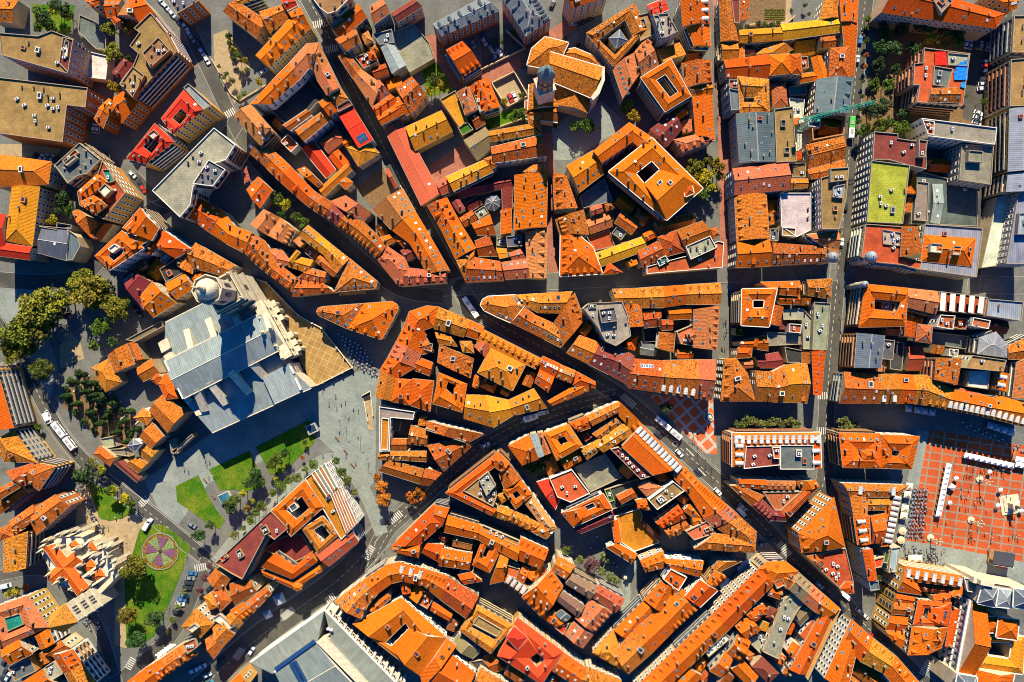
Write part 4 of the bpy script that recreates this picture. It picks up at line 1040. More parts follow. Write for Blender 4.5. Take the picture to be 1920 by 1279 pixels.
m = MB(); p = (fa0 + fa1) / 2 + n_ * .3; m.box((p.x, p.y, 18), (L_, 1.3, .7), an); th.part('cornice', m, ['white_trim'])
# ---- long grey market hall at the bottom
x0, y0 = W(610, 1230, 10)
mh = Thing('market_hall', 'huge grey green ribbed metal hall with blue roof lights', 'hall', x0, y0)
mk = dict(wall=(.7, .66, .55), corn=.8)
mh.roof('0z 470,1243 608,1145 595,1205 512,1262', 15, col=(.20, .22, .17), name='eaves_roof', wname='wall', pitch=.12, **mk)
mh.roof('0z 608,1145 750,1290 706,1290 622,1196', 15, col=(.185, .2, .15), name='eaves_roof', wname='wall', pitch=.12, **mk)
mh.roof('02z 515,1262 592,1206 668,1290 560,1340', 16.5, col=(.16, .19, .165), name='main_roof', wname='upper_wall', pitch=.1, **mk)
mh.roof('13z 621,1195 609,1206 690,1300 706,1290', 15.6, col=(.22, .24, .185), name='side_roof', wname='upper_wall', pitch=.1, **mk)
def lights(a, b, n, z, nm='roof_light', w_=1.1, l_=2.6):
    A, Bq = Vector(W(*a, z)), Vector(W(*b, z)); an = math.atan2(Bq.y - A.y, Bq.x - A.x)
    for k in range(n):
        p = A.lerp(Bq, (k + .5) / n); m = MB(); m.box((p.x, p.y, z - .5), (w_, l_, .62), an); mh.part(nm, m, ['blue_panel'])
lights((516, 1255), (590, 1202), 20, 17.4, l_=1.6); lights((546, 1243), (566, 1279), 10, 18.6, l_=2.2); lights((552, 1240), (573, 1279), 10, 18.6, l_=1.6)
m = MB(); p = wpoly('593,1204 612,1197 700,1292 680,1292', 17); m.prism(ccw(p), 10, 17.2); mh.part('gutter_wall', m, ['pale_stone'])
e0, e1 = Vector(W(610, 1146, 15)), Vector(W(752, 1291, 15)); d_ = (e1 - e0); L_ = d_.length; d_.normalize(); n_ = Vector((d_.y, -d_.x)); n_ = n_ if n_.dot(e0) < 0 else -n_; an = math.atan2(d_.y, d_.x)
for k in range(13):
    p = e0 + d_ * (L_ * (k + .5) / 13)
    m = MB(); q = p + n_ * .4; m.box((q.x, q.y, 11.2), (1.6, .5, 2.4), an); m.box((q.x, q.y, 10.9), (2.2, .9, .3), an); mh.part('window_surround', m, ['pale_stone'])
    m = MB(); q = p + n_ * .62; m.box((q.x, q.y, 11.4), (1.0, .12, 1.9), an); mh.part('window', m, ['glass_dark'])
    m = MB(); q = p + n_ * .5 + d_ * (L_ / 26); m.box((q.x, q.y, 0), (1.0, 1.0, 14.2), an); mh.part('pilaster', m, ['white_trim'])
for px, py in ((616, 1178), (622, 1180)):
    m = MB(); x, y = W(px, py, 16); m.lathe((x, y), [(.5, 15.6), (.5, 17.2), (.8, 17.3), (0, 17.9)], 10); mh.part('roof_vent', m, ['white_trim'])
B('yellow walled house with many small windows', 13, '02n 404,1306 450,1262 468,1284 424,1326', 'C1', 'y', pl='at the foot of the grey market hall')
# ---- corner domes
def dome(label, px, py, z, r, hgt, col, cat='dome'):
    x, y = W(px, py, z); t = Thing('corner_dome', label, cat, x, y, 0)
    m = MB(); m.lathe((x, y), [(r, 0), (r, z), (r * 1.12, z + .1), (r * 1.12, z + .6)], 16); t.part('drum', m, ['pale_stone'])
    m = MB(); m.lathe((x, y), [(r * 1.05, z + .6)] + [(r * 1.05 * math.cos(k * .196), z + .6 + hgt * math.sin(k * .196)) for k in range(1, 8)] + [(.2, z + .6 + hgt), (.15, z + hgt + 2), (0, z + hgt + 2.6)], 16); t.part('cap', m, ['seamed_metal'], col, smooth=True)
dome('grey round corner dome above the white corner house by the shopping street', 1560, 482, 17, 2.3, 2.4, (.26, .275, .26))
dome('pale slate turret dome on the orange terraced corner block', 1632, 482, 18, 2.5, 2.8, (.22, .26, .27))
dome('small silver dome on the orange ring roof corner by the tree lined street', 1621, 533, 18, 1.4, 1.5, (.26, .28, .28))
# ================= top left corner, above the cathedral park
place('at the top left corner', 12)
B('low ribbed orange barn roof cut by the frame', 9, '02o 0,0 35,0 25,42 -14,40', 'N')
B('large tan flat roof over pale office block with recessed bays', 21, 'Fg 0,62 72,68 98,58 140,74 129,139 4,104; Fm+.3 119,70 139,75 129,137 112,119; Fw+.6 122,78 131,81 128,108 119,104', 'A3 C2', 'p')
B('huge tan gravel flat roof with silver ducts', 19, 'Fg -6,145 166,165 162,202 127,198 119,267 -6,250', 'A9 C5', 'b')
B('white canopy roofed annexe between two tan flat roofs', 6, 'Fw 166,97 205,106 200,150 164,146', 'N C0', 'w')
B('small white walled house with orange roof', 13, '02n 157,-4 190,-6 186,8 172,16', 'C1')
B('bright orange roofed house beside garden trees', 13, '02n 197,-3 229,-3 223,28 200,34; 02n 213,30 226,38 216,48 208,36', 'V0:3 C1')
B('orange house with pale brown inner slope', 14, '02n 240,-3 267,-4 290,24 260,42; 02r 222,28 240,-2 262,16 262,36', 'C1')
B('tall brick block with planted tan roof terrace', 20, 'Fg 252,54 283,24 312,60 332,98 250,186 225,158 235,143 250,125 260,101 244,87 262,62; Fg+3 268,100 298,70 320,95 283,128; Fg+2 226,158 250,125 272,142 250,184', 'A5 U', 'b')
B('maroon gabled house beside the tall brick block', 12, '02b 210,136 232,109 254,122 229,151', '', 'b')
B('brick house with wide orange gable and white windows', 15, '02n 212,183 231,171 260,192 228,232', '', 'b')
B('brick house with two small orange roofs', 14, '02n 184,203 204,184 220,195 205,216; 02d 176,223 186,205 203,216 193,241', '', 'b')
place('below the tall brick block', 18)
B('block of red standing roofs round a white court', 19, 'Rv 302,222 345,168 382,206 324,252 / 322,222 339,203 353,215 337,234; Fz 345,165 354,157 398,197 382,207', 'C4 V2:0', 'y')
B('red roofed block with cream and rust balcony bands', 19, 'Rv 237,298 290,231 327,266 272,308 / 268,275 284,256 299,268 284,288; Fw+1 277,252 290,243 300,252 288,262', 'U C4', 'y')
B('long pale concrete flat roof with red chimneys', 20, 'Fc 286,358 402,240 442,272 425,300 392,310 363,352 358,385 338,408; Fi+4 362,345 392,300 424,318 400,350', 'A4 C9 v4', 'w')
B('yellow ochre tiled palace round a red cloister', 15, '012y -10,288 97,303 91,346 -10,352; 123y 22,350 75,350 61,462 10,452; 02v -10,400 12,402 10,470 -10,490; 02v -10,453 60,463 57,488 -10,479', 'C2 v0', 'c', name='palace', cat='palace')
B('slate grey chapel with rounded end', 12, '02s 78,426 132,428 126,489 70,474; Fs 128,430 147,444 152,462 138,488 125,489; Fs 80,425 106,430 108,417 136,422 135,430', 'N C0', 'c', name='chapel', cat='chapel')
B('dark flat roof with red railing and white lift box', 17, 'Fi 103,310 150,268 190,300 165,326 147,330 128,345; Fv+1 118,302 142,280 148,287 124,310; Fc+1.6 120,306 140,290 146,296 127,312', 'A2', 'c')
B('orange gables with white box and roof terrace', 18, 'Ft 146,360 185,325 193,301 236,362 196,412 150,385; 02n+3 146,358 182,326 200,341 163,372; 02n+3 150,378 176,366 200,385 176,404; Fw+3 185,357 198,344 211,357 197,371; Fe+.4 192,318 206,318 216,340 203,344', 'A3', 'y')
B('low tiled house at the foot of the terrace block', 9, '02o 135,398 147,392 186,420 168,444; 02d 168,444 186,420 212,420 188,453', 'N')
place('between the palace and the cathedral', 18)
B('white walled orange roof with inner light well', 20, 'Rn 177,480 228,432 270,465 205,507 / 203,480 222,463 233,472 214,490; Fw+1.5 203,467 216,457 226,464 212,475', 'C4', 'w')
B('orange roof with white parapets and balcony front', 20, '02n 229,428 263,389 298,428 284,452; 02n 240,452 262,440 276,452 256,466; 02n+1.2 234,428 248,414 262,428 247,442', 'U', 'w')
B('orange hipped annexe above rows of white windows', 16, '012n 285,453 301,428 360,468 328,485; 02n 271,472 285,450 300,461 283,479', 'C3', 'w')
B('mottled ochre roof with two dormers by the cathedral dome', 13, '02o 366,455 441,497 420,518 345,499; 02o 330,497 350,470 366,480 360,514', 'D0:2 C3')
B('maroon roofed wing in shade with dark court', 12, '02b 228,519 246,505 286,530 262,572; 02b 262,572 286,534 300,560 280,590; Fk 300,505 330,485 345,512 312,530', 'V0:6', 'b')
B('bright orange house with six square skylights', 13, '02n 262,556 286,528 331,568 287,596; 02n 309,532 347,513 364,540 330,562', 'V1.2:3 V0.2:3', 'c')
# ================= top, between the avenue and the diagonal street
place('beside the planted traffic island', 12)
B('long mottled ochre roof of an L shaped house', 12, '02o 418,22 482,72 503,40 441,0', 'C3')
B('ochre roof with grey skylight and open court', 12, '02o 485,22 530,8 541,36 505,62; 02o 441,0 480,-18 490,-6 452,8', 'C3')
B('smooth orange roof over cream arcaded front', 15, '02n 504,125 582,53 541,36 479,104; 02n 541,24 563,13 582,52 556,50', 'D0:4 V0:1', 'y')
B('small red flat roof beside the street crossing', 14, '02v 525,-3 552,-3 558,10 538,20', 'N C0', 'w')
place('round the white walled court', 17)
ROW(18, '468,196,508,196 510,151,538,170 541,119,562,149 575,82,580,128', [('n', 'orange roof with grey terrace and white back wall', 'C3'), ('n', 'orange roof with broad chimney and skylight', 'C2 V0:2'), ('r', 'pinkish orange roof at the street corner', 'C1')], w='w')
ROW(18, '575,82,580,128 598,80,588,130 616,118,594,150 637,164,613,179', [('r', 'narrow rose roof with tiny turret', 'C1'), ('r', 'rose tiled roof with stepped ridge', 'D0:1'), ('r', 'rose roof with white terrace screen', 'C1')], w='c')
B('ochre hip roof below the rose roofs', 15, 'Ho 617,180 640,167 653,185 630,200')
B('orange gable between court and red metal roof', 14, '02n 597,192 612,180 633,208 617,218; Fb 632,200 655,187 662,197 634,211')
B('smooth red roof with blue solar panels', 13, '02v*.1 632,212 660,197 700,262 672,278', 'P2:4@2.2 P2:4@4 C0', 'w')
B('tan brown corner roof with small hipped loft', 18, '012r 437,217 488,273 515,247 470,195; Hr+2.2 482,240 494,226 508,240 497,252', 'C4 v2', 'c')
B('old ochre tiled wing across the shaded court', 12, '02o 553,245 605,208 621,224 570,266; 02d 530,235 575,205 585,215 545,245', 'C1 V0:2', 'w')
B('long low red garage roof', 6, '02v 566,280 612,335 630,319 590,266', 'N C0', 'w')
B('ochre hipped roof at the end of the red roof', 10, 'Ho 650,277 690,264 712,287 672,313', 'C0')
B('dark flat roofed wing deep in the shaded court', 9, 'Fk 508,205 568,140 590,160 612,182 594,195 553,240 525,225', 'N C0', 'g')
# ================= right of the diagonal street, top
place('right of the upper diagonal street', 15)
B('round cornered cream block with many balconies', 22, 'Fg 583,-6 660,-6 648,6 632,22 615,27 600,16', 'U K', 'c')
B('narrow orange gable with glazed roof terrace', 15, '02n 617,48 672,8 688,32 640,75; Fc+1 620,47 640,33 648,42 628,56', 'C2')
B('dark orange roof beside grey windowed wall', 16, '02d 628,74 668,55 676,79 650,96', 'C2')
B('pale rose gable with grey stone end wall', 15, '02r 693,12 718,-3 731,24 700,47', 'C1', 'g')
B('maroon roof partly hidden behind pale parapets', 13, '02b 732,25 775,-2 792,12 745,43', 'C0')
B('grey ribbed metal roof beside the car deck', 11, '13z 712,85 738,82 762,122 735,139; Fs 698,65 735,55 740,81 712,85', 'A2 C0', 'g')
B('paved tan parking deck with square joints', 5, 'Fc 738,60 775,44 805,80 815,110 768,137 745,98', 'N C0', 'c')
ROW(13, '634,105,650,97 662,148,678,130 697,201,720,160', [('d', 'brown ridged roof with pale street parapet', 'C1'), ('r', 'rose brown roof with two skylights', 'C2')])
B('orange roof terrace with tiny rooms', 12, 'Ft 665,107 700,96 710,115 682,130; Hn+2.4 688,98 702,95 707,110 694,115', 'A3 C1')
B('pale rose gable with chimney row', 13, '02r 695,156 711,149 733,176 709,191', 'C3')
B('orange corner house above a row of arches', 13, '02n 697,201 733,177 748,190 706,218; 02n 706,219 748,191 760,212 715,235', 'C4')
B('mottled yellow roof with many skylights', 12, '02o 742,165 772,143 801,180 771,215', 'V0:4 V2:3 C2')
B('thin orange roof wedged beside the mottled yellow roof', 12, '02n 738,186 755,178 770,212 750,222', 'V2:1')
# ================= the church with the octagonal tower and its neighbours
place('left of the octagonal church tower', 13)
B('long rose red roof behind a pale wall', 9, '02q*.12 720,242 790,386 826,362 752,226', 'N C0', 'c')
B('school hall with ochre and brown slopes', 10, '02y 760,238 828,207 849,246 778,283', 'D0:0 C5 N', 'y', name='hall', cat='hall')
B('flat yellow roof with green turf terrace', 9, 'Fx 825,187 854,170 878,228 862,240; Ff 858,239 877,229 888,243 867,255', 'N C0', 'y')
B('grey ribbed shed roof beside the sports court', 8, '02u 868,262 910,238 932,270 895,299', 'N C0', 'c')
B('orange roof with dormers and grey machine terrace', 12, '13n 880,162 915,146 938,200 905,211; Fa 889,180 904,178 915,205 899,211', 'd1:2 d3:2 A3', 'c')
B('narrow rose roof with three skylights', 12, '13r 857,172 879,162 896,206 872,216', 'V3:2 V1:1')
B('small brown gable beside the turf terrace', 9, '02d 881,217 897,209 911,230 892,243', 'C0')
B('small house with dormers on both slopes', 14, '02n 836,94 867,77 902,122 867,145', 'd0:4 d2:4 C0', 'o')
B('long slate roofed brick range with white windows', 16, '02s 811,45 905,-6 937,20 827,68', 'd0:5 d2:5 C5', 'b')
B('slate hipped range with white dormers down its side', 16, '123s 940,-6 1008,-6 1034,36 986,68', 'd1:6 d3:4 C7', 'b')
B('orange gable over tall grey windowed front', 20, '02n 1074,15 1140,-6 1118,-24 1058,-8', 'C1', 'p')
B('ochre and rust roofed parish range', 12, '02o 917,246 990,233 1014,250 918,266; Ho 990,220 1011,217 1015,250 992,236', 'C4')
B('wide ochre hall roof with white gable wall', 14, '02o 920,276 1017,252 1026,292 925,306', 'C2', 'w')
B('yellow ochre range with blue and white windows', 13, '02y 836,331 907,300 926,322 850,359; Hn 907,298 925,291 932,312 918,319', 'U C6', 'w')
B('low rust terrace house between yellow range and rose roof', 10, '02q 818,342 836,331 848,358 828,366', 'C1', 'p')
# ================= block of the sunken round court
place('round the sunken rotunda court', 14)
ROW(14, '800,385,838,370 827,432,862,415 854,487,893,465', [('n', 'orange roof with dormers and square skylights', 'V0:5@2 D2:2 D0:1'), ('n', 'orange roof with a line of skylights', 'V0:4@2 V2:4 D2:1')])
B('rust red corner roof with tall chimneys', 14, '02d 872,529 945,526 938,490 878,480; 02d 855,488 890,470 886,500 872,528', 'V0:7@1.6 C5')
B('pale rose roof with small dark skylights', 13, '02r 940,492 988,485 994,521 947,524', 'V0:4@1.6')
B('rose brown roof with five side dormers', 13, '13r 985,435 1026,428 1024,522 990,521', 'D1:5 C3')
B('broad twin slope orange roof with eight skylights', 15, '13n 965,328 1027,325 1025,426 964,432', 'V1:8@2.4 C9')
B('small ochre roof behind the church hall', 12, '02o 980,322 1000,309 1027,307 1026,324', 'C1 V0:2')
B('orange court gable with open hatch', 11, '02n 884,420 919,402 930,440 895,441', 'C1')
B('orange court gable beside the twin slope roof', 11, '13n 940,393 959,390 960,436 938,440', 'C1')
B('rust tiled court roof with pale border', 11, '02d 890,452 917,441 933,480 897,481', 'C1')
B('yellow court roof with low pitch', 9, '02y*.15 930,465 965,468 960,480 936,485', 'C0')
B('small rose court roof with white terrace', 11, '02r 955,475 975,466 988,486 960,488', 'C0')
B('maroon shed roof in the shaded court', 5, '02b 872,382 897,368 905,382 880,398', 'N C0 v0')
B('octagonal glass lantern of the rotunda', 5, 'Hs*.5 910,372 920,365 932,366 938,375 937,388 927,396 915,393 909,384', 'N C0 v0', 'g', name='rotunda', cat='rotunda')
# ================= block right of the rose paved lane
place('right of the rose paved lane', 14)
B('weathered brown roof with side dormers', 13, '13d 1036,323 1062,329 1083,390 1039,393', 'D3:3 C3')
B('brown roof with three dormers over a tiled court', 13, '13d 1041,411 1094,393 1104,440 1050,441', 'D3:4 C2')
B('white edged orange corner roof with dormers all round', 14, '0124n 1050,518 1130,513 1112,464 1086,441 1051,441', 'd0:6 d4:5 C3 K')
B('little orange hip beside the dormered corner', 12, 'Hn 1130,515 1141,491 1168,511', 'C0')
B('long yellow and rust roof along a garden', 12, '02y 1125,501 1216,468 1203,444 1115,475', 'C2 v1')
B('orange roof with five skylights by the church square', 13, '02n 1062,311 1112,282 1132,326 1086,361', 'V0:1 V2:5 C3')
B('big orange L roof facing the church square', 17, '02n 1112,283 1180,229 1192,262 1128,306; 02n 1180,229 1230,262 1205,283 1182,262', 'C4 V0:1', 'b')
B('big orange ring roof above white striped brick walls', 18, 'Rn 1141,322 1222,258 1318,353 1250,413 / 1192,325 1222,301 1238,318 1208,345; Hn+2 1283,350 1297,344 1301,362 1285,369; Fw+.8 1256,344 1268,335 1272,341 1260,350', 'C7 U K', 'b')
B('dark flat hall roof behind the orange ring', 6, 'Fi 1087,368 1133,335 1149,378 1093,391', 'N C0', 'g')
B('low red and yellow terrace beside garden shrubs', 4, 'Ft 1100,445 1142,430 1153,462 1113,471', 'N C0')
B('shaded brown hip roof with a small lantern', 13, 'Hd 1233,445 1267,432 1284,472 1250,481', 'C0 v1')
B('shaded brown gable beside the lantern hip', 13, '02d 1195,472 1233,452 1250,482 1204,502', 'V0:2')
B('brown roof half lit beside the park trees', 13, '02d 1268,432 1318,414 1341,448 1286,471', 'C2')
B('tan flat roof raised above a rust terrace', 13, 'Ft 1212,500 1240,492 1286,480 1346,452 1357,455 1354,502 1212,514; Fc+2.5 1285,462 1331,442 1343,465 1295,487; Fe+.6 1230,488 1247,479 1255,490 1236,500', 'A3 K', 'c')
# ================= top centre right, round the glass pyramid courtyard palace
place('near the glazed courtyard palace', 15)
B('ochre tiled palace round a glazed courtyard', 15, 'Ro 1099,62 1190,6 1213,55 1150,125 / 1122,74 1172,37 1187,68 1153,103; Hs*.6 1141,72 1162,55 1177,76 1156,91', 'V0:3 V1:3 C2', 'c', name='palace', cat='palace', pl='above right of the octagonal church tower')
B('rose roof with many skylights and one dormer', 14, '02r 1148,127 1168,185 1201,136 1190,98', 'V0:6 C3')
B('rose roof stepping up the hill with dormers', 15, '02r 1190,97 1213,70 1237,125 1203,140', 'd0:3 V2:3')
B('tan flat roof with a turquoise pool', 15, 'Fg 1192,30 1216,24 1233,62 1200,78; Fe+.2 1199,38 1208,35 1212,48 1202,54', 'C0', 'c')
B('small bright red roof with white vents', 17, '02v*.2 1213,10 1245,-3 1254,18 1222,31', 'C4', 'w')
B('tall pale grey block with striped flat roof', 20, 'Fc 1223,28 1252,25 1271,60 1238,76; Fa+1 1224,30 1235,29 1247,70 1239,73', 'A3', 'g')
B('orange roof with silver barrel vents', 17, '13n 1275,-3 1330,-3 1331,45 1280,50', 'E1:3 C4', 'c')
B('orange roof over yellow lane wall', 16, '13n 1286,48 1331,45 1333,87 1301,86', 'C2', 'y')
B('white walled orange ring with roof garden', 19, 'Rn 1201,145 1258,110 1296,180 1247,210 / 1230,150 1248,139 1272,172 1256,183', 'C2 U', 'w')
B('weathered brown roof with four dormers', 15, '13d 1278,118 1333,112 1336,154 1286,165', 'd1:3 C2')
B('orange roof with white skylight box by lane', 14, '02n 1293,160 1336,155 1336,178 1296,181', 'C1 V0:1')
B('long orange roof running down the lane', 14, '13n 1298,182 1336,178 1340,262 1304,254', 'C2', 'g')
B('hipped roof end over slate coloured skirt', 14, '0123r 1262,262 1304,252 1341,264 1281,286', 'd2:4 C1', 'g')
B('dark maroon roof with blue skylights', 14, '02b 1218,243 1262,211 1281,240 1250,276', 'V0:3 V2:3')
# ================= column of buildings between the red lane and the tree lined street
place('by the convent vegetable garden', 10)
B('ochre ribbed roof along the red lane', 10, '13o 1348,-4 1369,-4 1385,77 1351,78; Fm 1370,-4 1386,-4 1386,44 1376,44', 'C0 v0')
B('thin rust roof beside the vegetable garden', 11, '13d 1388,-4 1406,-4 1404,36 1388,40', 'V1:2')
B('convent range with yellow and brown slopes', 11, '02y 1385,56 1467,51 1468,76 1386,81; 02y 1463,45 1578,33 1579,60 1468,76', 'C1 v1', name='convent_range', cat='convent')
B('ochre cloister roofs round a tiny court', 9, '02o 1352,79 1383,78 1385,113 1352,113; 13o 1384,80 1396,80 1396,108 1385,110; 02o 1417,102 1455,76 1487,92 1475,100', 'C0 v1')
B('pair of orange pyramid roofs', 13, 'Hn 1440,103 1481,100 1484,138 1443,142; Hn 1481,102 1502,101 1504,141 1484,138', 'C0 v0')
B('convent church roof with yellow and red slopes', 12, '02n 1357,114 1440,101 1443,147 1360,146', 'C1 D0:1', name='church', cat='church')
B('orange wing with pitched valley roof', 11, '13n 1520,108 1540,104 1556,148 1531,152; 02n 1497,139 1525,135 1536,150 1500,156', 'C0')
B('mottled hip roof with grey ventilator', 14, 'Ho 1556,90 1593,87 1592,145 1555,145', 'C2 v0')
B('long rust roof along the tree lined street', 13, '13n 1579,44 1608,42 1602,144 1588,144', 'C0 v0')
B('orange roof with white skylight boxes', 14, '13n 1575,-4 1610,-4 1607,43 1578,40', 'C2 v3')
B('mossy red roof above the convent garden court', 11, '13o 1546,-4 1575,-4 1576,33 1536,38', 'C0 v0')
place('left of the green crane', 15)
B('mottled hip roof with small open court', 14, 'Ro 1383,143 1442,149 1443,210 1388,212 / 1394,182 1414,182 1414,192 1394,192', 'C3')
B('slate roof beside the red lane front', 15, 'Fs 1366,166 1385,170 1386,206 1370,208; Ft 1366,150 1382,150 1384,165 1367,165', 'A1 C0', 'g')
B('jade green glazed roof', 5, 'Fe 1478,163 1512,160 1512,178 1480,180', 'N C0', 'g')
B('grey roof with dormers beside the tree lined street', 15, '13s*.35 1532,148 1600,144 1592,213 1526,212', 'C4 d1:3', 'y')
B('large slate roof with two dark light wells', 15, '13s 1380,213 1450,210 1454,303 1386,306; Fk+.9 1404,214 1416,214 1416,233 1404,233; Fk+.9 1408,281 1421,281 1421,303 1408,303', 'C8', 'c')
B('narrow tan flat roof with two square wells', 15, 'Fg 1451,205 1486,200 1493,303 1455,305; Fk+.5 1463,225 1473,225 1473,238 1463,238; Fk+.5 1470,277 1480,277 1480,288 1470,288', 'C2', 'c')
B('low white courtyard roof in half shade', 5, 'Fw 1478,183 1508,187 1505,222 1483,222', 'N A2 C0', 'w')
B('low white slab at the crane foot', 3, 'Fw 1486,245 1512,247 1511,290 1482,290', 'N C0', 'w')
B('mottled ochre roof below the building site', 12, '02o 1510,272 1583,255 1584,298 1512,318', 'C1 V0:1', 'c')
B('rough ochre roof with patched tiles', 12, '02o 1512,319 1584,299 1583,330 1520,336', 'C1')
B('mauve brown roof with a row of skylights', 15, '02r 1373,316 1478,304 1481,356 1376,366', 'V0:2 V2:4 C2', 'g')
B('big mottled ochre roof with side dormers', 14, '13o 1377,367 1437,362 1443,447 1381,452', 'd3:5 d1:2 C1', 'g')
B('orange roof at the corner of the red lane', 14, '02n 1381,453 1443,448 1445,499 1379,502', 'V2:4@2 D2:1 C2', 'g')
B('cream flat roof with two dark skylights', 12, 'Fw 1462,362 1520,362 1520,432 1493,445 1464,425; Fg+.3 1466,426 1492,428 1490,444 1466,442', 'V0:0 C2', 'w')
B('beige block with roof machinery and window grid', 20, 'Fg 1538,334 1591,318 1586,372 1573,430 1540,430; Fa+1 1562,350 1584,345 1580,372 1560,370; Fg+2 1556,316 1591,314 1589,338 1556,342', 'A6 C1', 'c')
B('long mansard with ten blue skylights', 14, '02d 1446,498 1548,492 1542,462 1448,455', 'V0:9@1.2 C6', 'c')
B('rose roof house with white corner turret', 15, '02r 1512,440 1572,432 1573,470 1545,463; 123r 1545,464 1573,470 1573,488 1549,492', 'V1:2 C4', 'w')
# ================= far right, top
place('round the top right park', 16)
B('long orange roof over pale window front', 17, '012n 1652,24 1868,54 1884,26 1680,-38; Fc+3 1744,-6 1772,-10 1785,4 1764,26', 'V0:5 C4', 'p')
B('orange roof cut by the top edge', 16, '02n 1848,-12 1908,-8 1906,17 1896,20', 'V2:3 C1', 'o')
B('flat roof block with red and blue tarpaulin patches', 17, 'Ft 1731,90 1818,101 1804,199 1718,192 1723,160 1711,160 1713,120 1730,118; 02d+1.2 1745,166 1796,164 1801,193 1740,191; Fi+.1 1750,124 1786,130 1776,164 1748,160; Fc+.3 1775,99 1816,103 1812,125 1776,123', 'A4 C2 U', 'p')
B('long grey flat roof with pink parapet', 18, 'Fc 1726,222 1868,240 1864,272 1740,256; Ft+.2 1728,225 1751,228 1750,254 1738,252', 'A3 C0', 'w')
B('dark red terrace block with steel frame', 17, 'Fm 1638,247 1683,251 1683,260 1735,267 1736,318 1700,310 1665,300 1635,300; Fm+2.6 1722,262 1738,264 1734,295 1721,294', 'A4 C0', 'c')
B('lime green flat roof with white vents', 17, 'FG 1633,301 1705,310 1692,420 1624,417', 'A4 C1', 'g')
B('pale stained roof round a small square well', 16, 'Fc 1802,270 1862,275 1857,347 1797,338; Fc+2 1815,282 1842,284 1841,305 1814,303', 'C1', 'c')
B('low grey courtyard roofs in shadow', 6, 'Fi 1712,318 1795,340 1832,350 1832,425 1706,420; Fc+1.5 1718,340 1740,343 1738,415 1712,413; 02z+1 1748,345 1768,345 1762,420 1744,418', 'A4 N C0', 'g')
B('tall flat roof with balcony front beside the street', 20, 'Fg 1894,112 1950,108 1946,198 1892,200', 'U', 'c')
B('tall grey ribbed roof over beige balcony front', 20, '13a*.1 1893,203 1945,200 1945,318 1890,322', 'U C1', 'y')
B('green grey ribbed roof above beige windows', 19, '13a*.1 1890,325 1945,322 1945,358 1886,360', 'U C0', 'c')
B('cream paved roof with hexagon joints', 9, 'Fw 1868,370 1904,361 1882,497 1838,503', 'N C0', 'c')
B('grey flat roof with glazing at the right edge', 16, 'Fa 1908,362 1940,360 1940,496 1885,495; Fa+2 1910,400 1940,398 1940,440 1906,440', 'A3 C0', 'g')
place('beside the grey domed corner', 17)
B('orange flat roofed corner block with parasol terrace', 17, 'Ft 1622,420 1692,425 1688,480 1728,490 1724,506 1690,497 1640,492 1614,482; Fc+.2 1653,430 1690,436 1688,462 1655,458', 'A5 C2 U', 'c')
B('brown pitched loft beside the orange terrace', 19, '13d 1692,424 1720,425 1730,473 1688,482', 'C2')
B('rust hipped roof ringed by green grey metal', 16, 'Fz 1733,420 1842,428 1830,520 1722,505; Hn+.4 1731,440 1830,447 1822,500 1727,490; Fw+3 1744,456 1767,458 1765,475 1742,473; Fw+3 1787,461 1802,462 1799,479 1785,478', 'C2 v2', 'c')
# ================= narrow wedge above the cathedral
place('in the wedge above the cathedral', 13)
B('orange house beside the scaffolded ruin', 12, '02n 462,356 484,331 511,357 487,391', 'V2:2 V0:2 C1')
B('rose roof with two dark dormers', 13, '02r 469,421 495,392 526,408 501,441', 'd2:2 C1 v0')
B('rose roof with four dark dormers', 13, '02r 501,441 526,408 556,432 541,461', 'd2:4 C2 v0')
ROW(13, '357,408,372,371 376,424,395,382 400,441,418,394 424,457,440,424 461,476,472,436', [('n', 'orange roof with a sunken white hatch', 'C3'), ('n', 'orange roof with four tiny skylights', 'C3 v4'), ('n', 'plain orange roof beside a flat terrace', 'C1'), ('n', 'brownish orange roof with stepped chimneys', 'C3 V0:1')])
ROW(13, '461,476,478,440 476,492,497,452 507,518,520,492 549,549,556,520', [('d', 'rust roof with two street dormers', 'd0:2 C2'), ('d', 'brown roof with three street dormers', 'd0:3 C3'), ('o', 'ochre roof with skylights facing the cathedral tower', 'd0:2 V0:1 C2')])
B('mottled ochre roof with two dormers over small white awnings', 13, '02o 547,557 626,548 607,531 560,525', 'd0:2 V0:2 C0')
B('ochre inner roof with grey chimney pots', 13, '02o 553,523 608,531 612,511 585,503', 'C6 v0')
ROW(13, '577,422,562,441 600,440,584,462 622,458,606,478 656,485,632,512', [('y', 'yellow ochre roof with four white skylights', 'V0:4 C1'), ('y', 'yellow ochre roof with small grey hatch', 'V0:1 C1'), ('o', 'rough ochre roof with sunken attic window', 'C1')])
B('pointed ochre tip roof with seven skylights', 13, 'Ho 656,485 707,527 704,541 626,548', 'V2:7@1.5 V0:5@1.5 C1 v0')
B('red brown court roof with dormer', 12, '02d 600,478 640,505 625,520 590,490', 'C1 v0')
B('small hipped rose roof in the court', 12, 'Hr 497,468 527,466 546,492 515,507', 'C1 v0')
B('stepped yellow roofs around the court', 12, '02y 548,478 588,488 578,512 540,500; 02y+1.5 540,488 556,468 563,474 548,494', 'C2 v0')
B('rose roof strip with white chimney', 12, '02r 440,424 469,436 480,452 460,470', 'C2 V0:1')
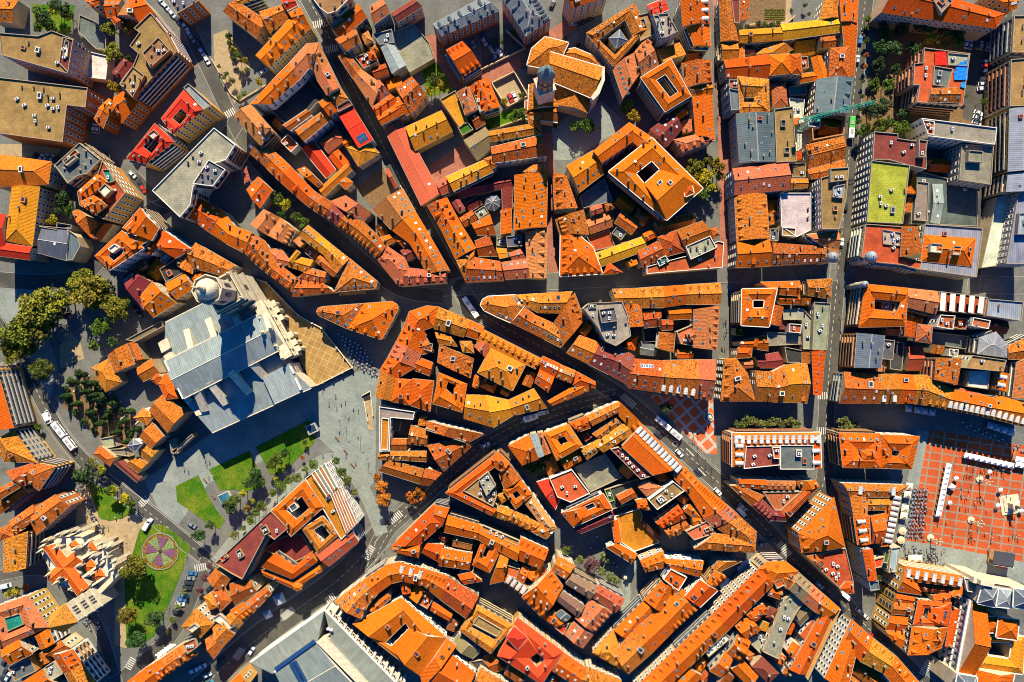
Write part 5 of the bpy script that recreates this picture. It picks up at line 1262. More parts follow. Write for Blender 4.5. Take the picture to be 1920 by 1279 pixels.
# ================= second wedge
place('between the two slanting streets', 13)
ROW(13, '467,287,495,266 500,316,524,292 525,341,546,313', [('d', 'brown orange roof with three skylights', 'V0:2 V2:3 C3'), ('n', 'bright orange roof with two white skylights', 'V2:2 C2')])
ROW(13, '525,341,546,313 572,383,588,357 591,397,606,369 612,409,626,381 632,424,650,398', [('n', 'large smooth orange roof with grey skylight', 'D0:1 V0:1 C1'), ('d', 'rust roof with one dormer', 'd0:1 V2:1 C1'), ('d', 'rust roof with two dormers', 'd0:2 C1'), ('b', 'dark roof with black metal dormer', 'C3')])
ROW(13, '632,424,650,398 662,446,682,416 690,469,707,440 707,487,726,460', [('d', 'rust roof with three pale dormers', 'd0:4 C2'), ('d', 'rust roof with four ochre dormers', 'd0:4 C2'), ('d', 'rust roof with two small dormers', 'd0:2 C3 V2:2')])
B('striped rose and ochre corner roof with hipped dormers', 13, 'Hr 707,487 726,461 760,484 769,508 747,537', 'd0:2 V2:1 C2 v0')
B('rose roof with six dormers over the shaded plaza', 13, '02r 747,537 836,530 836,510 768,502', 'd0:6 C3 v0')
ROW(13, '755,353,697,392 779,396,733,431', [('r', 'broad rose roof with striped weathering', 'V0:4 C3')])
ROW(13, '779,396,735,432 800,431,768,457 822,469,788,490 844,507,800,514', [('n', 'orange roof with three skylights by the diagonal street', 'V0:3 C1'), ('n', 'orange brown roof with six skylights by the diagonal street', 'V0:6 C2'), ('d', 'brown orange corner roof with vertical stain', 'V0:3 C2')])
B('long smooth yellow orange roof', 11, '02y 597,355 650,307 661,318 608,369; Hn 633,340 648,332 662,342 648,356', 'C0 v1')
B('rose court roof with pale end wall', 12, '02r 617,378 648,366 697,399 680,418', 'C3 v1')
B('orange court roof with roof terraces', 12, '02n 556,318 572,312 606,346 596,352', 'A2 C1')
B('ochre court roofs stepping down', 11, '02y 666,425 700,440 715,462 690,455; 02n 700,448 730,440 742,452 715,468', 'V0:3 C2 v0')
B('low brown roofs round dark light wells', 10, '02d 738,446 760,434 776,452 756,465; 02b 750,470 770,462 782,480 764,490', 'C2 v0')
B('derelict walled garden hut', 4, '02q 722,318 728,315 746,350 740,353', 'N C0 v0', name='shed', cat='shed')
# ================= small island wedge and big triangular block
place('on the small island block', 12)
B('round ended mottled ochre roof with skylights', 12, 'Ho 652,617 598,592 593,585 596,578 604,575 681,569', 'V5:5@1.3 V0:4@1.3 C1 v0')
B('orange roof fanning round dark lead valleys', 12, 'Hn 715,637 652,617 682,569 735,565 745,571 746,580 735,602', 'd0:3 d1:2 V6:2 C2')
place('in the large triangular central block', 15)
B('orange roof curving round the blunt corner', 15, 'Hn 762,632 767,584 800,573 822,575 815,612', 'C1 V1:1')
B('mottled ochre roof with two thin dormers', 15, '02o 882,600 823,575 813,617 870,633', 'd0:2 C1 v0')
B('smooth orange roof with white skylight box', 15, '02n 908,613 882,600 870,629 898,638', 'V0:1 C1')
B('tan orange range with ten street dormers and wide wing', 16, '02y*.3 1018,674 907,618 893,641 1005,692; Hy*.42 895,699 920,652 986,684 961,733; 02r 889,650 900,638 920,649 910,671', 'd0:10 C7 v0', 'b', name='college', cat='college')
B('orange roof with eight blue skylights', 15, '02n 1051,682 1018,667 1010,692 1040,708; 13n 1002,717 1012,692 1040,706 1028,736', 'V0:6 V2:2 V1.1:2 C1')
B('mottled ochre square roof with two dark hatches', 15, '02o 1080,695 1051,683 1042,708 1071,719', 'V0:3 C2')
B('orange roof tapering to the eastern tip', 14, '012n 1117,716 1081,696 1074,722 1117,728', 'C2 v0')
B('smooth orange roof along the shaded bus street', 13, '02n 1036,761 1117,728 1078,722 1026,752', 'C3')
ROW(14, '1026,765,1001,728 961,780,953,750 925,802,911,741 869,785,874,740', [('y', 'yellow roof with pale parapet over roof terrace', 'C4'), ('y', 'yellow hipped roof above bus stop', 'C2'), ('y', 'yellow roof with dark terrace notch', 'C2 V0:3')])
B('orange ring roof with glass hatch', 15, 'Rn 811,757 823,698 876,720 867,773 / 836,729 840,716 852,721 850,743', 'C5 A1')
B('mottled brown roof with two long dormers', 14, '02o 820,680 824,645 888,672 882,709', 'd2:2 C2 v0')
B('mottled ochre court roof', 14, '02o 815,622 845,630 858,650 822,645', 'C1 v0')
B('ochre court hip in half shadow', 14, 'Ho 862,640 884,640 889,662 868,660', 'C1 v0')
ROW(14, '767,584,800,627 757,612,795,640 743,640,790,662 728,668,778,690 713,692,745,710 704,745,733,752', [('n', 'orange roof by the northern corner', 'C2'), ('n', 'orange roof with two small dormers', 'd0:2 C1'), ('r', 'rose orange roof with three dormers', 'd0:3 C2'), ('n', 'orange roof with broad dark dormers', 'd0:2 C2'), ('d', 'rust roof at the square corner', 'C1 v0')])
B('orange hipped roof with lead valleys', 14, 'Hn 733,753 741,709 772,712 768,760', 'C2')
B('orange roof with pale hip lines', 14, 'Hn 768,760 773,710 813,714 806,772', 'C3')
B('orange court roof with cream terrace', 13, '02n 780,668 812,680 806,705 776,694; Fc+.5 795,640 812,645 810,660 793,655', 'C1')
# ================= lens shaped block and grey topped block
place('on the tapering island block', 13)
B('round nosed mottled ochre roof with skylights', 13, 'Ho 901,572 905,562 915,556 967,553 983,573 958,605 930,593 908,582', 'V3:4@1.3 V5:4@1.3 C1 v0 K')
ROW(13, '967,553,984,574 1009,550,1009,587 1074,546,1052,588', [('o', 'ochre roof with two white skylights and dormer', 'V0:2 d0:1 C0'), ('o', 'long ochre roof with five skylights', 'V2:5 C1')])
B('rust roof with four spiky dormers', 13, '13d 1040,602 1077,549 1096,600 1052,652', 'd1:4 C2 V3:1')
ROW(13, '958,605,984,576 990,621,1003,590 1021,637,1034,604 1050,651,1050,616', [('d', 'brown roof with rusty streak', 'C1 V0:2'), ('o', 'mottled roof with white box dormers', 'C2 V0:3'), ('o', 'ochre roof with five skylights facing the bus street', 'V0:5 C1')])
place('left of the paved lane', 15)
ROW(14, '1147,542,1158,577 1198,540,1203,577 1243,537,1245,577 1285,534,1285,571 1351,530,1351,571', [('o', 'ochre roof with diamond dormers', 'C2 v2'), ('o', 'ochre roof with dark oval stains', 'd0:3 C1'), ('n', 'smooth orange roof strip with two white skylights', 'V2:2 d0:1 C0'), ('o', 'ochre roof with four dormers at the lane corner', 'd0:4 C1 v0')])
B('pale flat roofed tower block crowded with machinery', 19, 'Fc 1093,578 1104,568 1166,565 1177,590 1183,630 1160,646 1154,649 1135,640 1120,612; Fi+2.5 1122,580 1152,576 1158,602 1128,606; Ff+.2 1102,571 1118,570 1118,578 1104,579', 'A9 C2', 'c')
B('mottled ochre roof beside the tower block', 14, '13o 1167,573 1202,570 1207,612 1180,614', 'V1:2 C1')
B('rose roof with six lane dormers', 15, '13r 1300,580 1350,573 1345,657 1300,652', 'd1:6 C2 V3:1')
B('brown roof with narrow orange dormers', 12, '02d 1205,585 1240,580 1238,612 1208,615; 02n 1252,578 1296,576 1296,598 1255,600', 'C2')
B('mottled roof square beside dark court', 12, '13o 1236,622 1266,625 1263,661 1233,653', 'C0 v0')
B('rose terrace with tiny roof rooms', 13, 'Fr 1268,622 1300,608 1322,640 1320,652 1276,645; 02r+2 1285,625 1298,618 1308,636 1294,642', 'A2 C2')
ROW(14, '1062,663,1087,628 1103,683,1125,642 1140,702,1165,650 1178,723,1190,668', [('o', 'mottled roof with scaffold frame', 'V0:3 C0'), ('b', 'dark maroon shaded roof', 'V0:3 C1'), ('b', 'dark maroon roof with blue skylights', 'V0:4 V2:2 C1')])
ROW(14, '1177,728,1183,672 1235,736,1243,676 1304,746,1310,674 1334,751,1342,674', [('d', 'brown roof with blue panels and rows of skylights', 'V0:3@1.6 V0:3@4 P2:5 C2'), ('o', 'ochre roof with five white dormers', 'E0:5 C2'), ('r', 'rose roof with narrow dormers beside the lattice square', 'd0:1 C1 V0:2')])
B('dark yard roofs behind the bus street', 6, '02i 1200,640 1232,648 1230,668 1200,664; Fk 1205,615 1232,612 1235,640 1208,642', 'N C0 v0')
# ================= block right of the lane
place('right of the paved lane', 15)
B('white edged orange ring with dark roof well', 19, 'Rn 1391,542 1457,541 1442,613 1390,610 / 1411,562 1434,562 1432,578 1411,578', 'C2 U K v5', 'b')
B('orange roof with stepped chimneys above the shopping street', 15, '02n 1425,529 1500,527 1498,555 1457,552', 'C3')
B('ochre roof with rust corner hip', 14, '012o 1512,525 1561,522 1558,561 1514,554', 'C1')
B('narrow orange court roof', 13, '02n 1459,552 1500,553 1499,570 1461,571', 'C1 v0')
B('striped pale concrete roof', 13, 'Fc 1526,566 1557,568 1550,656 1522,656', 'A3 C1', 'c')
B('stepped pale terraces', 10, 'Fc 1466,580 1505,578 1524,600 1520,655 1505,655 1503,600 1468,600', 'A2 C0')
B('low tan flat courtyard roof', 8, 'Fc 1437,622 1504,626 1502,646 1437,649', 'N C0')
B('orange court roof with hipped corner', 13, '02n 1386,640 1437,628 1441,658 1388,651', 'C1 D2:1')
B('small orange end roof with dark eaves', 13, '012n 1383,652 1410,652 1409,670 1381,672', 'C0 v0', 'c')
B('narrow orange roof with five skylights', 13, '13n 1522,658 1548,657 1541,742 1525,740', 'V1:5 C0 v0')
B('brown corner roof with four pale dormers on the lane', 14, 'Hd 1351,753 1358,672 1380,671 1402,700 1417,753', 'd1:4 d0:4 V3:1 C2 v0')
ROW(14, '1415,753,1415,695 1450,754,1450,697 1472,755,1472,685 1496,755,1495,681 1514,756,1514,682', [('o', 'ochre roof with yellow stripe and two dormers', 'C1 V2:2'), ('o', 'brown mottled roof strip', 'C1'), ('y', 'yellow roof strip with paired windows', 'V2:1 V0:1 C0'), ('o', 'brown speckled roof with one dormer', 'd0:1 C0')])
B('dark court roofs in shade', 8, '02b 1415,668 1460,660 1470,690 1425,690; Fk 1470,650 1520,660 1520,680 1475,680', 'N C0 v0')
# ================= block right of the tree lined street
place('right of the tree lined street', 17)
B('orange ring roof with domed corner', 17, 'Rn 1622,532 1703,540 1698,612 1610,614 / 1640,561 1690,566 1682,585 1640,580', 'C4 U', 'b')
B('rose roof with three barrel vents', 16, '02r 1701,540 1758,546 1755,590 1698,576', 'd0:2 V0:2 C2')
B('orange roof terrace under pale beams', 14, 'Ft 1759,546 1850,557 1845,590 1757,583', 'C0 A1')
B('grey zinc roof by the right edge', 15, 'Fa 1852,560 1918,566 1914,602 1848,592', 'C1')
B('rose flat roof boxes', 15, 'Fr 1762,590 1790,592 1786,618 1755,613; Fr 1824,595 1856,601 1852,617 1820,611', 'A2 C2', 'w')
B('dark slate roof above planted balconies', 18, '13s 1607,624 1659,629 1652,690 1602,690', 'C4 U', 'o')
B('rose hipped roof behind the slate roof', 14, 'Hr 1720,607 1749,611 1746,644 1717,640', 'C1')
B('orange tail roof beside the rose hip', 14, '13n 1697,600 1718,605 1715,633 1696,630', 'C0')
B('blue grey metal hip roof', 14, 'Hz 1836,633 1868,622 1889,646 1888,671 1832,664', 'C0', 'g')
B('tan flat roof with dome vent on a cream tower', 19, 'Fg 1822,666 1886,675 1880,697 1808,690', 'C1 A1', 'c')
B('mottled ochre roof with four skylights', 17, '13o 1755,671 1804,672 1795,722 1752,712', 'V3:2 V1:2 C3', 'c')
B('blank cream side wall block', 14, 'Fw 1816,695 1856,695 1851,730 1812,725', 'N C0', 'c')
B('orange roof with two grey dormers', 14, '13n 1867,697 1893,700 1888,736 1861,727', 'E3:2 C0')
B('long rose roof slanting off the right edge', 14, '13r 1906,680 1935,664 1935,745 1898,747; 02o 1888,650 1935,628 1935,676 1890,673', 'C1')
ROW(14, '1574,757,1582,697 1645,757,1645,702', [('d', 'wide brown corner roof with four small skylights', 'V0:4 C2')])
ROW(14, '1645,757,1645,702 1685,757,1681,701 1712,757,1712,703 1735,760,1738,703', [('d', 'brown roof with white dormers', 'E0:2 C2'), ('n', 'smooth orange tall roof', 'C1 d0:1'), ('o', 'narrow brown mottled roof', 'C1'),], )
ROW(14, '1735,760,1738,703 1772,767,1785,730 1862,785,1866,746 1930,803,1930,752', [('o', 'brown roof with three yellow arched dormers', 'd0:3 C1'), ('n', 'orange roof with nine pink and white dormers', 'E0:9 C1'), ('n', 'orange roof with six white barrel dormers', 'E0:6 C2')])
B('orange inner roofs with white machine deck', 13, '02n 1800,728 1850,742 1846,755 1796,742; Fc 1852,740 1868,744 1864,760 1848,756; 02n 1868,740 1925,755 1925,770 1866,756', 'A3 C1')
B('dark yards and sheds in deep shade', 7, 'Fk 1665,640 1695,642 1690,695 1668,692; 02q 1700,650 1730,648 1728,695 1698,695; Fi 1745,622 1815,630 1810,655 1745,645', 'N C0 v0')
# ================= small block between cathedral square and bus street
place('right of the cathedral square', 13)
B('stone shell with yellow roof terrace and scaffold', 12, 'Fc 711,762 778,772 775,787 733,783 731,846 711,846; Fx+.3 716,783 730,785 728,843 714,843', 'C0', 'w')
B('tan platform inside the stone shell', 6, 'Fg 734,787 752,790 749,808 734,807', 'N C0 v0')
B('brown ribbed roof with two dormers', 12, '02d 764,832 800,837 803,806 770,797', 'd0:2 C1')
B('thin ochre roof strip with white parapet wall', 13, '02o 880,829 908,814 800,789 800,806; Fw+1.6 798,802 874,826 872,830 797,806', 'C2')
B('big brown roof with long chimneys', 12, '02d 832,885 884,838 868,824 800,835', 'C4 v2')
B('ochre brown roof with four low vents', 12, '02o 731,846 800,846 800,866 735,862', 'C4 v0')
B('long reddish roof facing the orange trees', 11, '02d 709,883 788,908 795,880 728,862', 'C1 v0')
B('brown corner roof by the orange trees', 11, '02d 789,909 804,912 831,885 797,878', 'C0 v0')
B('small ochre roof with white terrace hatch', 11, '02o 709,862 735,862 728,846 709,850', 'C1 v0')
place('on the triangle below bus street', 16)
B('smooth orange roof strips round white roof machinery', 17, '02n 835,924 934,847 928,875 866,922; 02n 934,847 956,868 942,886 927,876; 02n 922,967 835,925 865,923 932,955; Fg+.2 868,920 905,890 928,905 932,930 925,950; Fc+2.5 897,898 915,884 930,910 912,930', 'A9 C3', 'c')
B('brown roof sliding down to the lane', 15, '02d 955,868 978,898 946,918 935,888', 'C1 v0')
B('striped vivid orange ring roof', 15, 'Rn 943,918 976,898 999,928 967,955 / 960,926 970,920 977,929 967,936', 'C3')
B('rose roof with three white dormers', 14, '02r 1000,930 1044,989 1016,986 985,945', 'V0:6 C3 v0')
B('brown roof with four rounded dormers', 14, '02o 948,975 996,997 1014,982 966,958', 'd0:4 C1 v0')
B('ochre tip roof pointing at the terrace square', 14, 'Ho 996,997 1014,982 1044,990 1024,1011', 'V0:2 V1:2 C0')
B('narrow striped roof between orange and brown', 14, '02o 922,967 947,976 964,958 940,947', 'C1 v0')
# ================= glass pyramid block
place('near the blue glass pyramid', 15)
B('orange corner roof with light hatch', 15, '023n 952,836 992,815 1010,861 979,873', 'C2')
B('thin grey metal roof strip', 15.5, '13a*.1 993,815 1007,812 1020,855 1010,859', 'C0')
B('rose strip roof beside the grey metal roof', 14, '13r 1007,812 1020,810 1036,848 1021,854', 'C1 v0')
B('large orange roof with boxed light well', 16, 'Rn 1020,812 1066,795 1093,836 1044,864 / 1044,824 1058,817 1066,828 1052,835', 'C2 V0:0')
B('orange roof with two broad dormers', 15, '02n 1098,780 1066,793 1085,810 1108,802', 'd0:2 C1')
B('long mottled ochre roof by the zebra crossing', 15, '02o 1161,753 1098,780 1111,799 1170,768', 'C2 v1')
B('rust court roof with red terrace tables', 14, '02d 1110,814 1156,784 1166,794 1125,824', 'C2 V0:1')
B('ochre roof with four skylights over the pyramid', 14, '02o 1088,842 1122,825 1134,838 1100,863', 'V0:4 C0')
B('yellow ochre roof with black machine hatch', 14, '02o 1110,830 1170,794 1190,812 1131,849', 'V0:3 V2:2 C3 A2')
B('orange roof with square rooftop window at the bus corner', 15, '12n 1162,753 1207,797 1190,812 1160,780', 'd1:2 C1')
B('huge plain orange roof with twelve pale dormers', 17, '02n*.3 1283,874 1203,795 1166,838 1225,892', 'E0:12 C0 v0')
B('sunken terrace packed with silver ducts', 15, 'Fm 1144,842 1160,838 1224,892 1201,899', 'A9 C3')
B('blue glass pyramid on a grey court roof', 6, 'Fc 1075,876 1135,850 1166,895 1107,923', 'N C0', name='pyramid_hall', cat='hall')
B('red flat roof with low maroon annexe', 13, 'Ft 1030,897 1072,880 1106,925 1070,942 1045,932; 02v+-3 1006,904 1030,897 1050,936 1041,956', 'A3 C0', 'w')
B('white walled orange ring roof with tiny well', 16, 'Rn 1052,962 1131,925 1149,955 1075,989 / 1096,949 1112,942 1118,950 1102,957', 'C2 v2 U', 'w')
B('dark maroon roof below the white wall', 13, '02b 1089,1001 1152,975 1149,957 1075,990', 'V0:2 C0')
B('orange lean roof round the yellow court', 10, '02n 1136,1026 1184,1057 1195,1039 1158,1018; 13n 1147,976 1159,974 1166,1018 1152,1017', 'C2', 'w')
B('yellow walled play court with pale rim', 4, 'Fx 1150,968 1198,953 1236,1017 1190,1034 1164,1016', 'N C0', 'w', name='court', cat='court')
ROW(16, '1284,874,1264,897 1311,902,1287,922', [('n', 'orange roof with three white skylights and dormers', 'V0:3 d0:3 C2')])
ROW(16, '1311,902,1287,922 1363,946,1319,972 1384,965,1340,990', [('n', 'orange brown roof with twelve thin dormers', 'd0:12 C2'), ('r', 'rose roof with dormers at the street bend', 'd0:3 V0:4 C2')])
B('ochre corner roof with sunken attic terrace', 16, '012o 1384,965 1419,997 1416,1036 1345,992; 02o 1300,1030 1416,1037 1400,1006 1340,1000', 'C4 V1:1 d1.0:2')
B('orange roofs with four striped dormers in the court', 14, '02n 1229,980 1272,946 1288,972 1242,991', 'd0:5 C2')
B('pale tan roof with glazed cut outs', 16, 'Fg 1215,937 1262,902 1284,920 1232,956; Fa+.6 1230,935 1240,928 1250,936 1238,944', 'A4 C0', 'w')
B('rose hip with dark oval hatch', 13, 'Hr 1197,914 1217,902 1241,913 1213,931', 'C0')
B('orange roof with brown dormers behind the pyramid', 13, '02n 1190,938 1211,935 1222,958 1205,956', 'd0:2 C1')
B('rose flat roof with small square well', 15, 'Fr 1285,996 1325,976 1342,999 1301,1013; Fk+.4 1320,992 1333,986 1336,994 1323,998', 'C3 v0')
B('tiny orange gables with dark skylights', 14, '02n 1298,971 1320,962 1328,975 1300,986', 'C1')
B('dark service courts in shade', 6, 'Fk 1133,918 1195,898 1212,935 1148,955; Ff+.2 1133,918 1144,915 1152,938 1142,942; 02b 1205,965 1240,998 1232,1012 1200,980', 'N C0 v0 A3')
# ================= curved block
place('above the lower curving street', 15)
B('orange roof with small planted terrace at the crossroads', 15, '023n 813,946 734,1024 787,1022 832,982; 13n 735,1025 738,1035 785,1047 788,1021', 'V0:5 C3')
B('orange end roof with cream balcony front', 15, '02n 843,953 813,946 815,980 830,986', 'V0:1 C0 U')
B('orange roof with white terrace boxes', 15, '02n 900,984 840,966 832,998 896,1012', 'C3 U')
B('orange roof behind green glazed terraces', 16, '02n 976,1020 900,985 897,1013 970,1053; Fg+.2 905,984 974,1013 972,1024 903,994', 'A3 C2 U')
B('orange roof with five toothed dormers', 15, '02n 1029,1031 976,1007 972,1050 1013,1067', 'd0:5 C1 v0')
B('orange roof with dark cable lines', 14, '02n 822,1061 880,1069 886,1038 828,1028', 'C3 V0:2 V2:2')
B('plain orange roof next to the dark court', 13, '02n 790,1036 824,1056 832,1022 800,1018', 'C1')
B('orange ring roof with deep white well', 15, 'Rn 885,1060 905,1009 941,1027 918,1075 / 904,1042 912,1025 919,1029 910,1047', 'C2')
B('narrow brown orange roof with hipped foot', 14, '13n 918,1096 941,1029 956,1035 944,1090', 'C1')
B('orange roof with four white barrel dormers', 13, '02n 944,1091 980,1117 990,1101 950,1078', 'E0:4 C0')
B('small orange court roof with terrace steps', 12, '13n 969,1086 980,1060 993,1066 983,1093; Ft 948,1058 975,1066 968,1085 946,1076', 'C1')
B('long orange roof with dormers across the block', 15, '02n 978,1119 1017,1159 1056,1100 1034,1068', 'd2:3 d0:4 C6')
B('orange roof with red planted terrace', 15, '02n 1078,1060 1046,1043 1035,1069 1060,1086; Ft+.2 1050,1052 1072,1063 1062,1078 1042,1066', 'A2 C1')
B('olive brown roof with balcony front', 15, '02u 1122,1100 1073,1075 1060,1095 1107,1124', 'C2 U')
B('olive brown roof behind a dark slot', 15, '02u 1043,1126 1083,1158 1097,1136 1055,1108', 'C1 v0')
B('rose roof with three grey dormers', 15, '02r 1172,1123 1122,1096 1110,1120 1155,1149', 'd0:3 C2 V0:1')
B('rose roof with side dormers over the lane', 14, '02r 1115,1186 1151,1147 1108,1124 1078,1160', 'd0:5 V2:3 C2')
B('rose tip roof with scattered skylights', 13, '02r 1093,1216 1113,1190 1075,1166 1058,1190', 'V0:4 V2:4 C1')
B('orange roof beside small slate roof', 13, '02n 1018,1159 1040,1176 1061,1166 1038,1145; 02s+1 1040,1152 1052,1143 1071,1157 1060,1168', 'C1')
B('small scarlet flat roof', 12, 'Fv 1040,1177 1068,1167 1056,1190', 'C0')
# ================= bottom centre
place('below the lower curving street', 15)
ROW(15, '627,1128,677,1161 655,1107,690,1135 682,1087,708,1114 722,1060,735,1094 748,1054,752,1090 800,1068,796,1100 838,1080,826,1125 898,1118,874,1160', [('o', 'ochre corner roof with blue panel', 'V0:3 P2:2 C1'), ('o', 'ochre roof with small white skylights', 'V0:3 C2'), ('n', 'orange roof with pale fire wall', 'C2'), ('n', 'orange roof with boxed terrace', 'C1'), ('n', 'orange roof with three blue grey dormers', 'E0:3 C2'), ('n', 'orange roof with sunken attic and dormers', 'd0:5 C2'), ('d', 'rust roof behind balconies and roof plants', 'A2 C3 U')])
B('smooth orange back wing', 12, '02n 690,1140 727,1112 733,1122 702,1152; 13n 750,1095 768,1090 770,1112 755,1115', 'C2')
B('orange ribbed cloister roof round a long court', 13, 'Rn 661,1170 752,1120 838,1196 788,1268 / 722,1205 760,1168 767,1178 734,1212', 'C3 v0', 'w')
B('brown orange wing beside the cloister', 13, '02n 792,1290 788,1266 838,1198 856,1212', 'C1 v0')
B('ochre ring roof with tan flat centre', 14, 'Ro 861,1182 893,1132 964,1172 920,1226 / 884,1176 897,1154 942,1180 928,1200; Fg 886,1170 897,1154 942,1180 932,1194', 'C3')
B('scarlet metal ring roof with white well', 15, 'Rv 932,1230 970,1158 1056,1222 1016,1284 / 993,1234 1008,1224 1022,1237 1006,1252; Hv+4 949,1195 964,1175 989,1195 970,1219', 'C5 v0', 'y')
B('white walled orange roof at the bottom edge', 13, '02n 805,1284 865,1310 892,1262 843,1224', 'C2', 'w')
B('grey brown low roof in the alley', 9, '02u 845,1207 860,1187 901,1222 886,1236', 'C0', 'w')
B('orange roof with dark dormer and louvred hatch', 14, '02n 1035,1258 1085,1290 1098,1252 1056,1223', 'd2:3 C2 V0:2')
B('ochre roof touching the bottom edge', 14, '02o 1085,1290 1150,1310 1166,1276 1100,1250', 'C3')
B('ochre roof with roof garden strip', 12, '02o 885,1290 935,1310 955,1285 900,1252', 'C2')
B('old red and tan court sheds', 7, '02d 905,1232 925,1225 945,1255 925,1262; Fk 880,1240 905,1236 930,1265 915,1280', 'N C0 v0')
# ================= triangle between terrace square and long dormered street
place('left of the long dormered street', 14)
B('orange gabled roof with five spiky dormers', 13, '02n 1200,1051 1245,1033 1244,1065 1210,1073', 'd0:4 C2')
B('orange roof curving behind a cream wall', 14, '02n 1320,1052 1240,1047 1258,1067 1310,1082', 'V2:3 C3', 'w')
B('white edged orange box roof', 15, 'Fn 1243,1086 1257,1066 1288,1082 1272,1108', 'C1 v0 K', 'w')
B('white edged orange roof with pale stripe', 15, '02n 1312,1139 1346,1107 1312,1087 1284,1118', 'C1 K', 'w')
B('triangular dark orange roof in shadow', 12, '02d 1350,1072 1392,1052 1345,1052 1335,1066', 'C0 v0')
B('orange roof with four street dormers', 14, '02n 1342,1101 1363,1082 1340,1069 1324,1092', 'd0:3 C1')
B('orange roof with skylights above the terrace square', 14, '02n 1240,1089 1207,1125 1245,1151 1262,1108', 'V0:3 D0:2 C1 U')
ROW(14, '1308,1143,1262,1106 1266,1181,1228,1148 1225,1223,1188,1180 1178,1264,1150,1225', [('n', 'orange roof with roof terrace and six dormers', 'd0:6 C2'), ('n', 'rust orange roof with blue skylights', 'V0:2 C2'), ('d', 'red brown roof beside the dark lane', 'C2')])
B('mottled ochre corner roof with small hips', 13, 'Ho 1110,1224 1150,1180 1166,1226 1178,1264', 'd3:4 C2 v0')
B('orange roof with green tarpaulin', 13, '02n 1150,1182 1207,1126 1228,1148 1180,1200', 'V2:2 C2')
place('along the long dormered street', 16)
ROW(16, '1190,1290,1220,1320 1265,1219,1295,1249 1337,1151,1367,1181 1422,1067,1450,1097', [('n', 'long orange roof with plain lower slope', 'd0:6 C4'), ('n', 'long orange roof with seven wedge dormers', 'd0:7 C4'), ('n', 'long orange roof with eight wedge dormers', 'd0:8 C4')], w='c')
B('orange roof with cream balcony corner', 16, 'Hn 1422,1066 1438,1053 1473,1052 1497,1071 1480,1086 1447,1096', 'd0:1 d1:1 C1 U v0')
B('ochre square roof with roof box', 15, '02o 1473,1064 1496,1077 1483,1107 1461,1098; Ft+1 1450,1090 1466,1082 1472,1096 1456,1104', 'C1')
ROW(16, '1497,1072,1480,1106 1523,1095,1504,1128 1548,1117,1528,1148 1575,1141,1552,1158', [('u', 'tan roof with square light hatch', 'd0:3 C1'), ('r', 'rose roof with three slim dormers', 'd0:3 C1'), ('n', 'orange corner roof with blue skylight', 'V0:2 C1')])
B('plain orange slope above a yellow flat ledge', 15, '02n 1566,1146 1511,1266 1480,1256 1540,1150; Fx+-1 1576,1142 1514,1275 1509,1268 1566,1144', 'C2 v2')
B('grey tan flat roof around deep courts', 13, 'Fc 1472,1122 1490,1106 1511,1121 1492,1150 1476,1180 1460,1236 1430,1222', 'A3 C3')
B('cream walls and brown stepped court roofs', 12, '02u 1492,1150 1512,1128 1524,1150 1500,1175; 02d 1500,1190 1525,1160 1535,1170 1512,1205; 02n 1474,1220 1486,1202 1504,1213 1490,1240', 'C4', 'w')
B('orange court roof with two dormers', 14, '02n 1395,1150 1432,1132 1441,1146 1417,1166; 02n 1372,1168 1406,1157 1428,1181 1400,1199', 'd0:2 C3 A2')
B('orange roof with four court dormers', 14, '02n 1330,1258 1352,1270 1374,1238 1360,1221; 02n 1362,1225 1385,1241 1408,1203 1385,1186', 'd1.1:3 V0:2 V1.0:2 C3')
B('white roof terrace full of tables', 14, 'Fw 1318,1215 1358,1185 1370,1196 1328,1232', 'A8 C0')
B('orange roofs meeting at a red box', 13, '02n 1228,1300 1288,1248 1318,1268 1270,1320', 'C3 V0:2')
ROW(16, '1596,1160,1582,1205 1637,1196,1612,1240 1680,1230,1656,1262 1726,1282,1696,1310', [('n', 'orange roof with six white skylights', 'V0:3@1.5 V0:3@3.4 C2'), ('o', 'ochre roof with three thin dormers', 'd0:3 C2'), ('n', 'orange roof with three wide dormers', 'D0:3 C2')])
B('red orange roof above the white window wall', 16, '02n 1545,1272 1596,1161 1612,1200 1590,1292', 'C3', 'w')
# ================= between main street and red square
place('beside the shaded five way crossing', 17)
B('pointed orange roof with white skylight hatch', 18, 'Hn 1497,1000 1564,932 1585,1026 1545,1034 1503,1037; Fw+2.2 1533,993 1542,983 1552,992 1549,1002 1542,1003', 'd4:2 V0:3 C1 v0', 'o')
B('red roof terrace behind a cream wall', 15, 'Ft 1511,1043 1585,1027 1600,1092 1586,1113 1560,1090; 02d+2 1512,1043 1530,1040 1546,1058 1538,1066; Hn+2 1574,1104 1587,1090 1600,1092 1601,1113 1590,1113', 'A6 C2', 'c')
B('orange north row with white dormer lights', 15, '02n 1437,900 1384,898 1387,914 1436,918; 02r 1492,902 1437,901 1436,918 1490,920; 02n 1537,912 1529,900 1492,902 1504,921; 02d 1369,911 1409,948 1434,930 1385,910; 02b 1409,948 1440,976 1452,958 1428,934; 02d 1475,977 1537,912 1508,918 1463,958; 02b 1440,976 1475,977 1463,958 1450,956; Fr+-.3 1430,922 1503,921 1464,957 1452,957', 'd1.0:5 d4.0:5 V0:3 C4 A2 v0', 'c')
place('below the shaded garden row', 18)
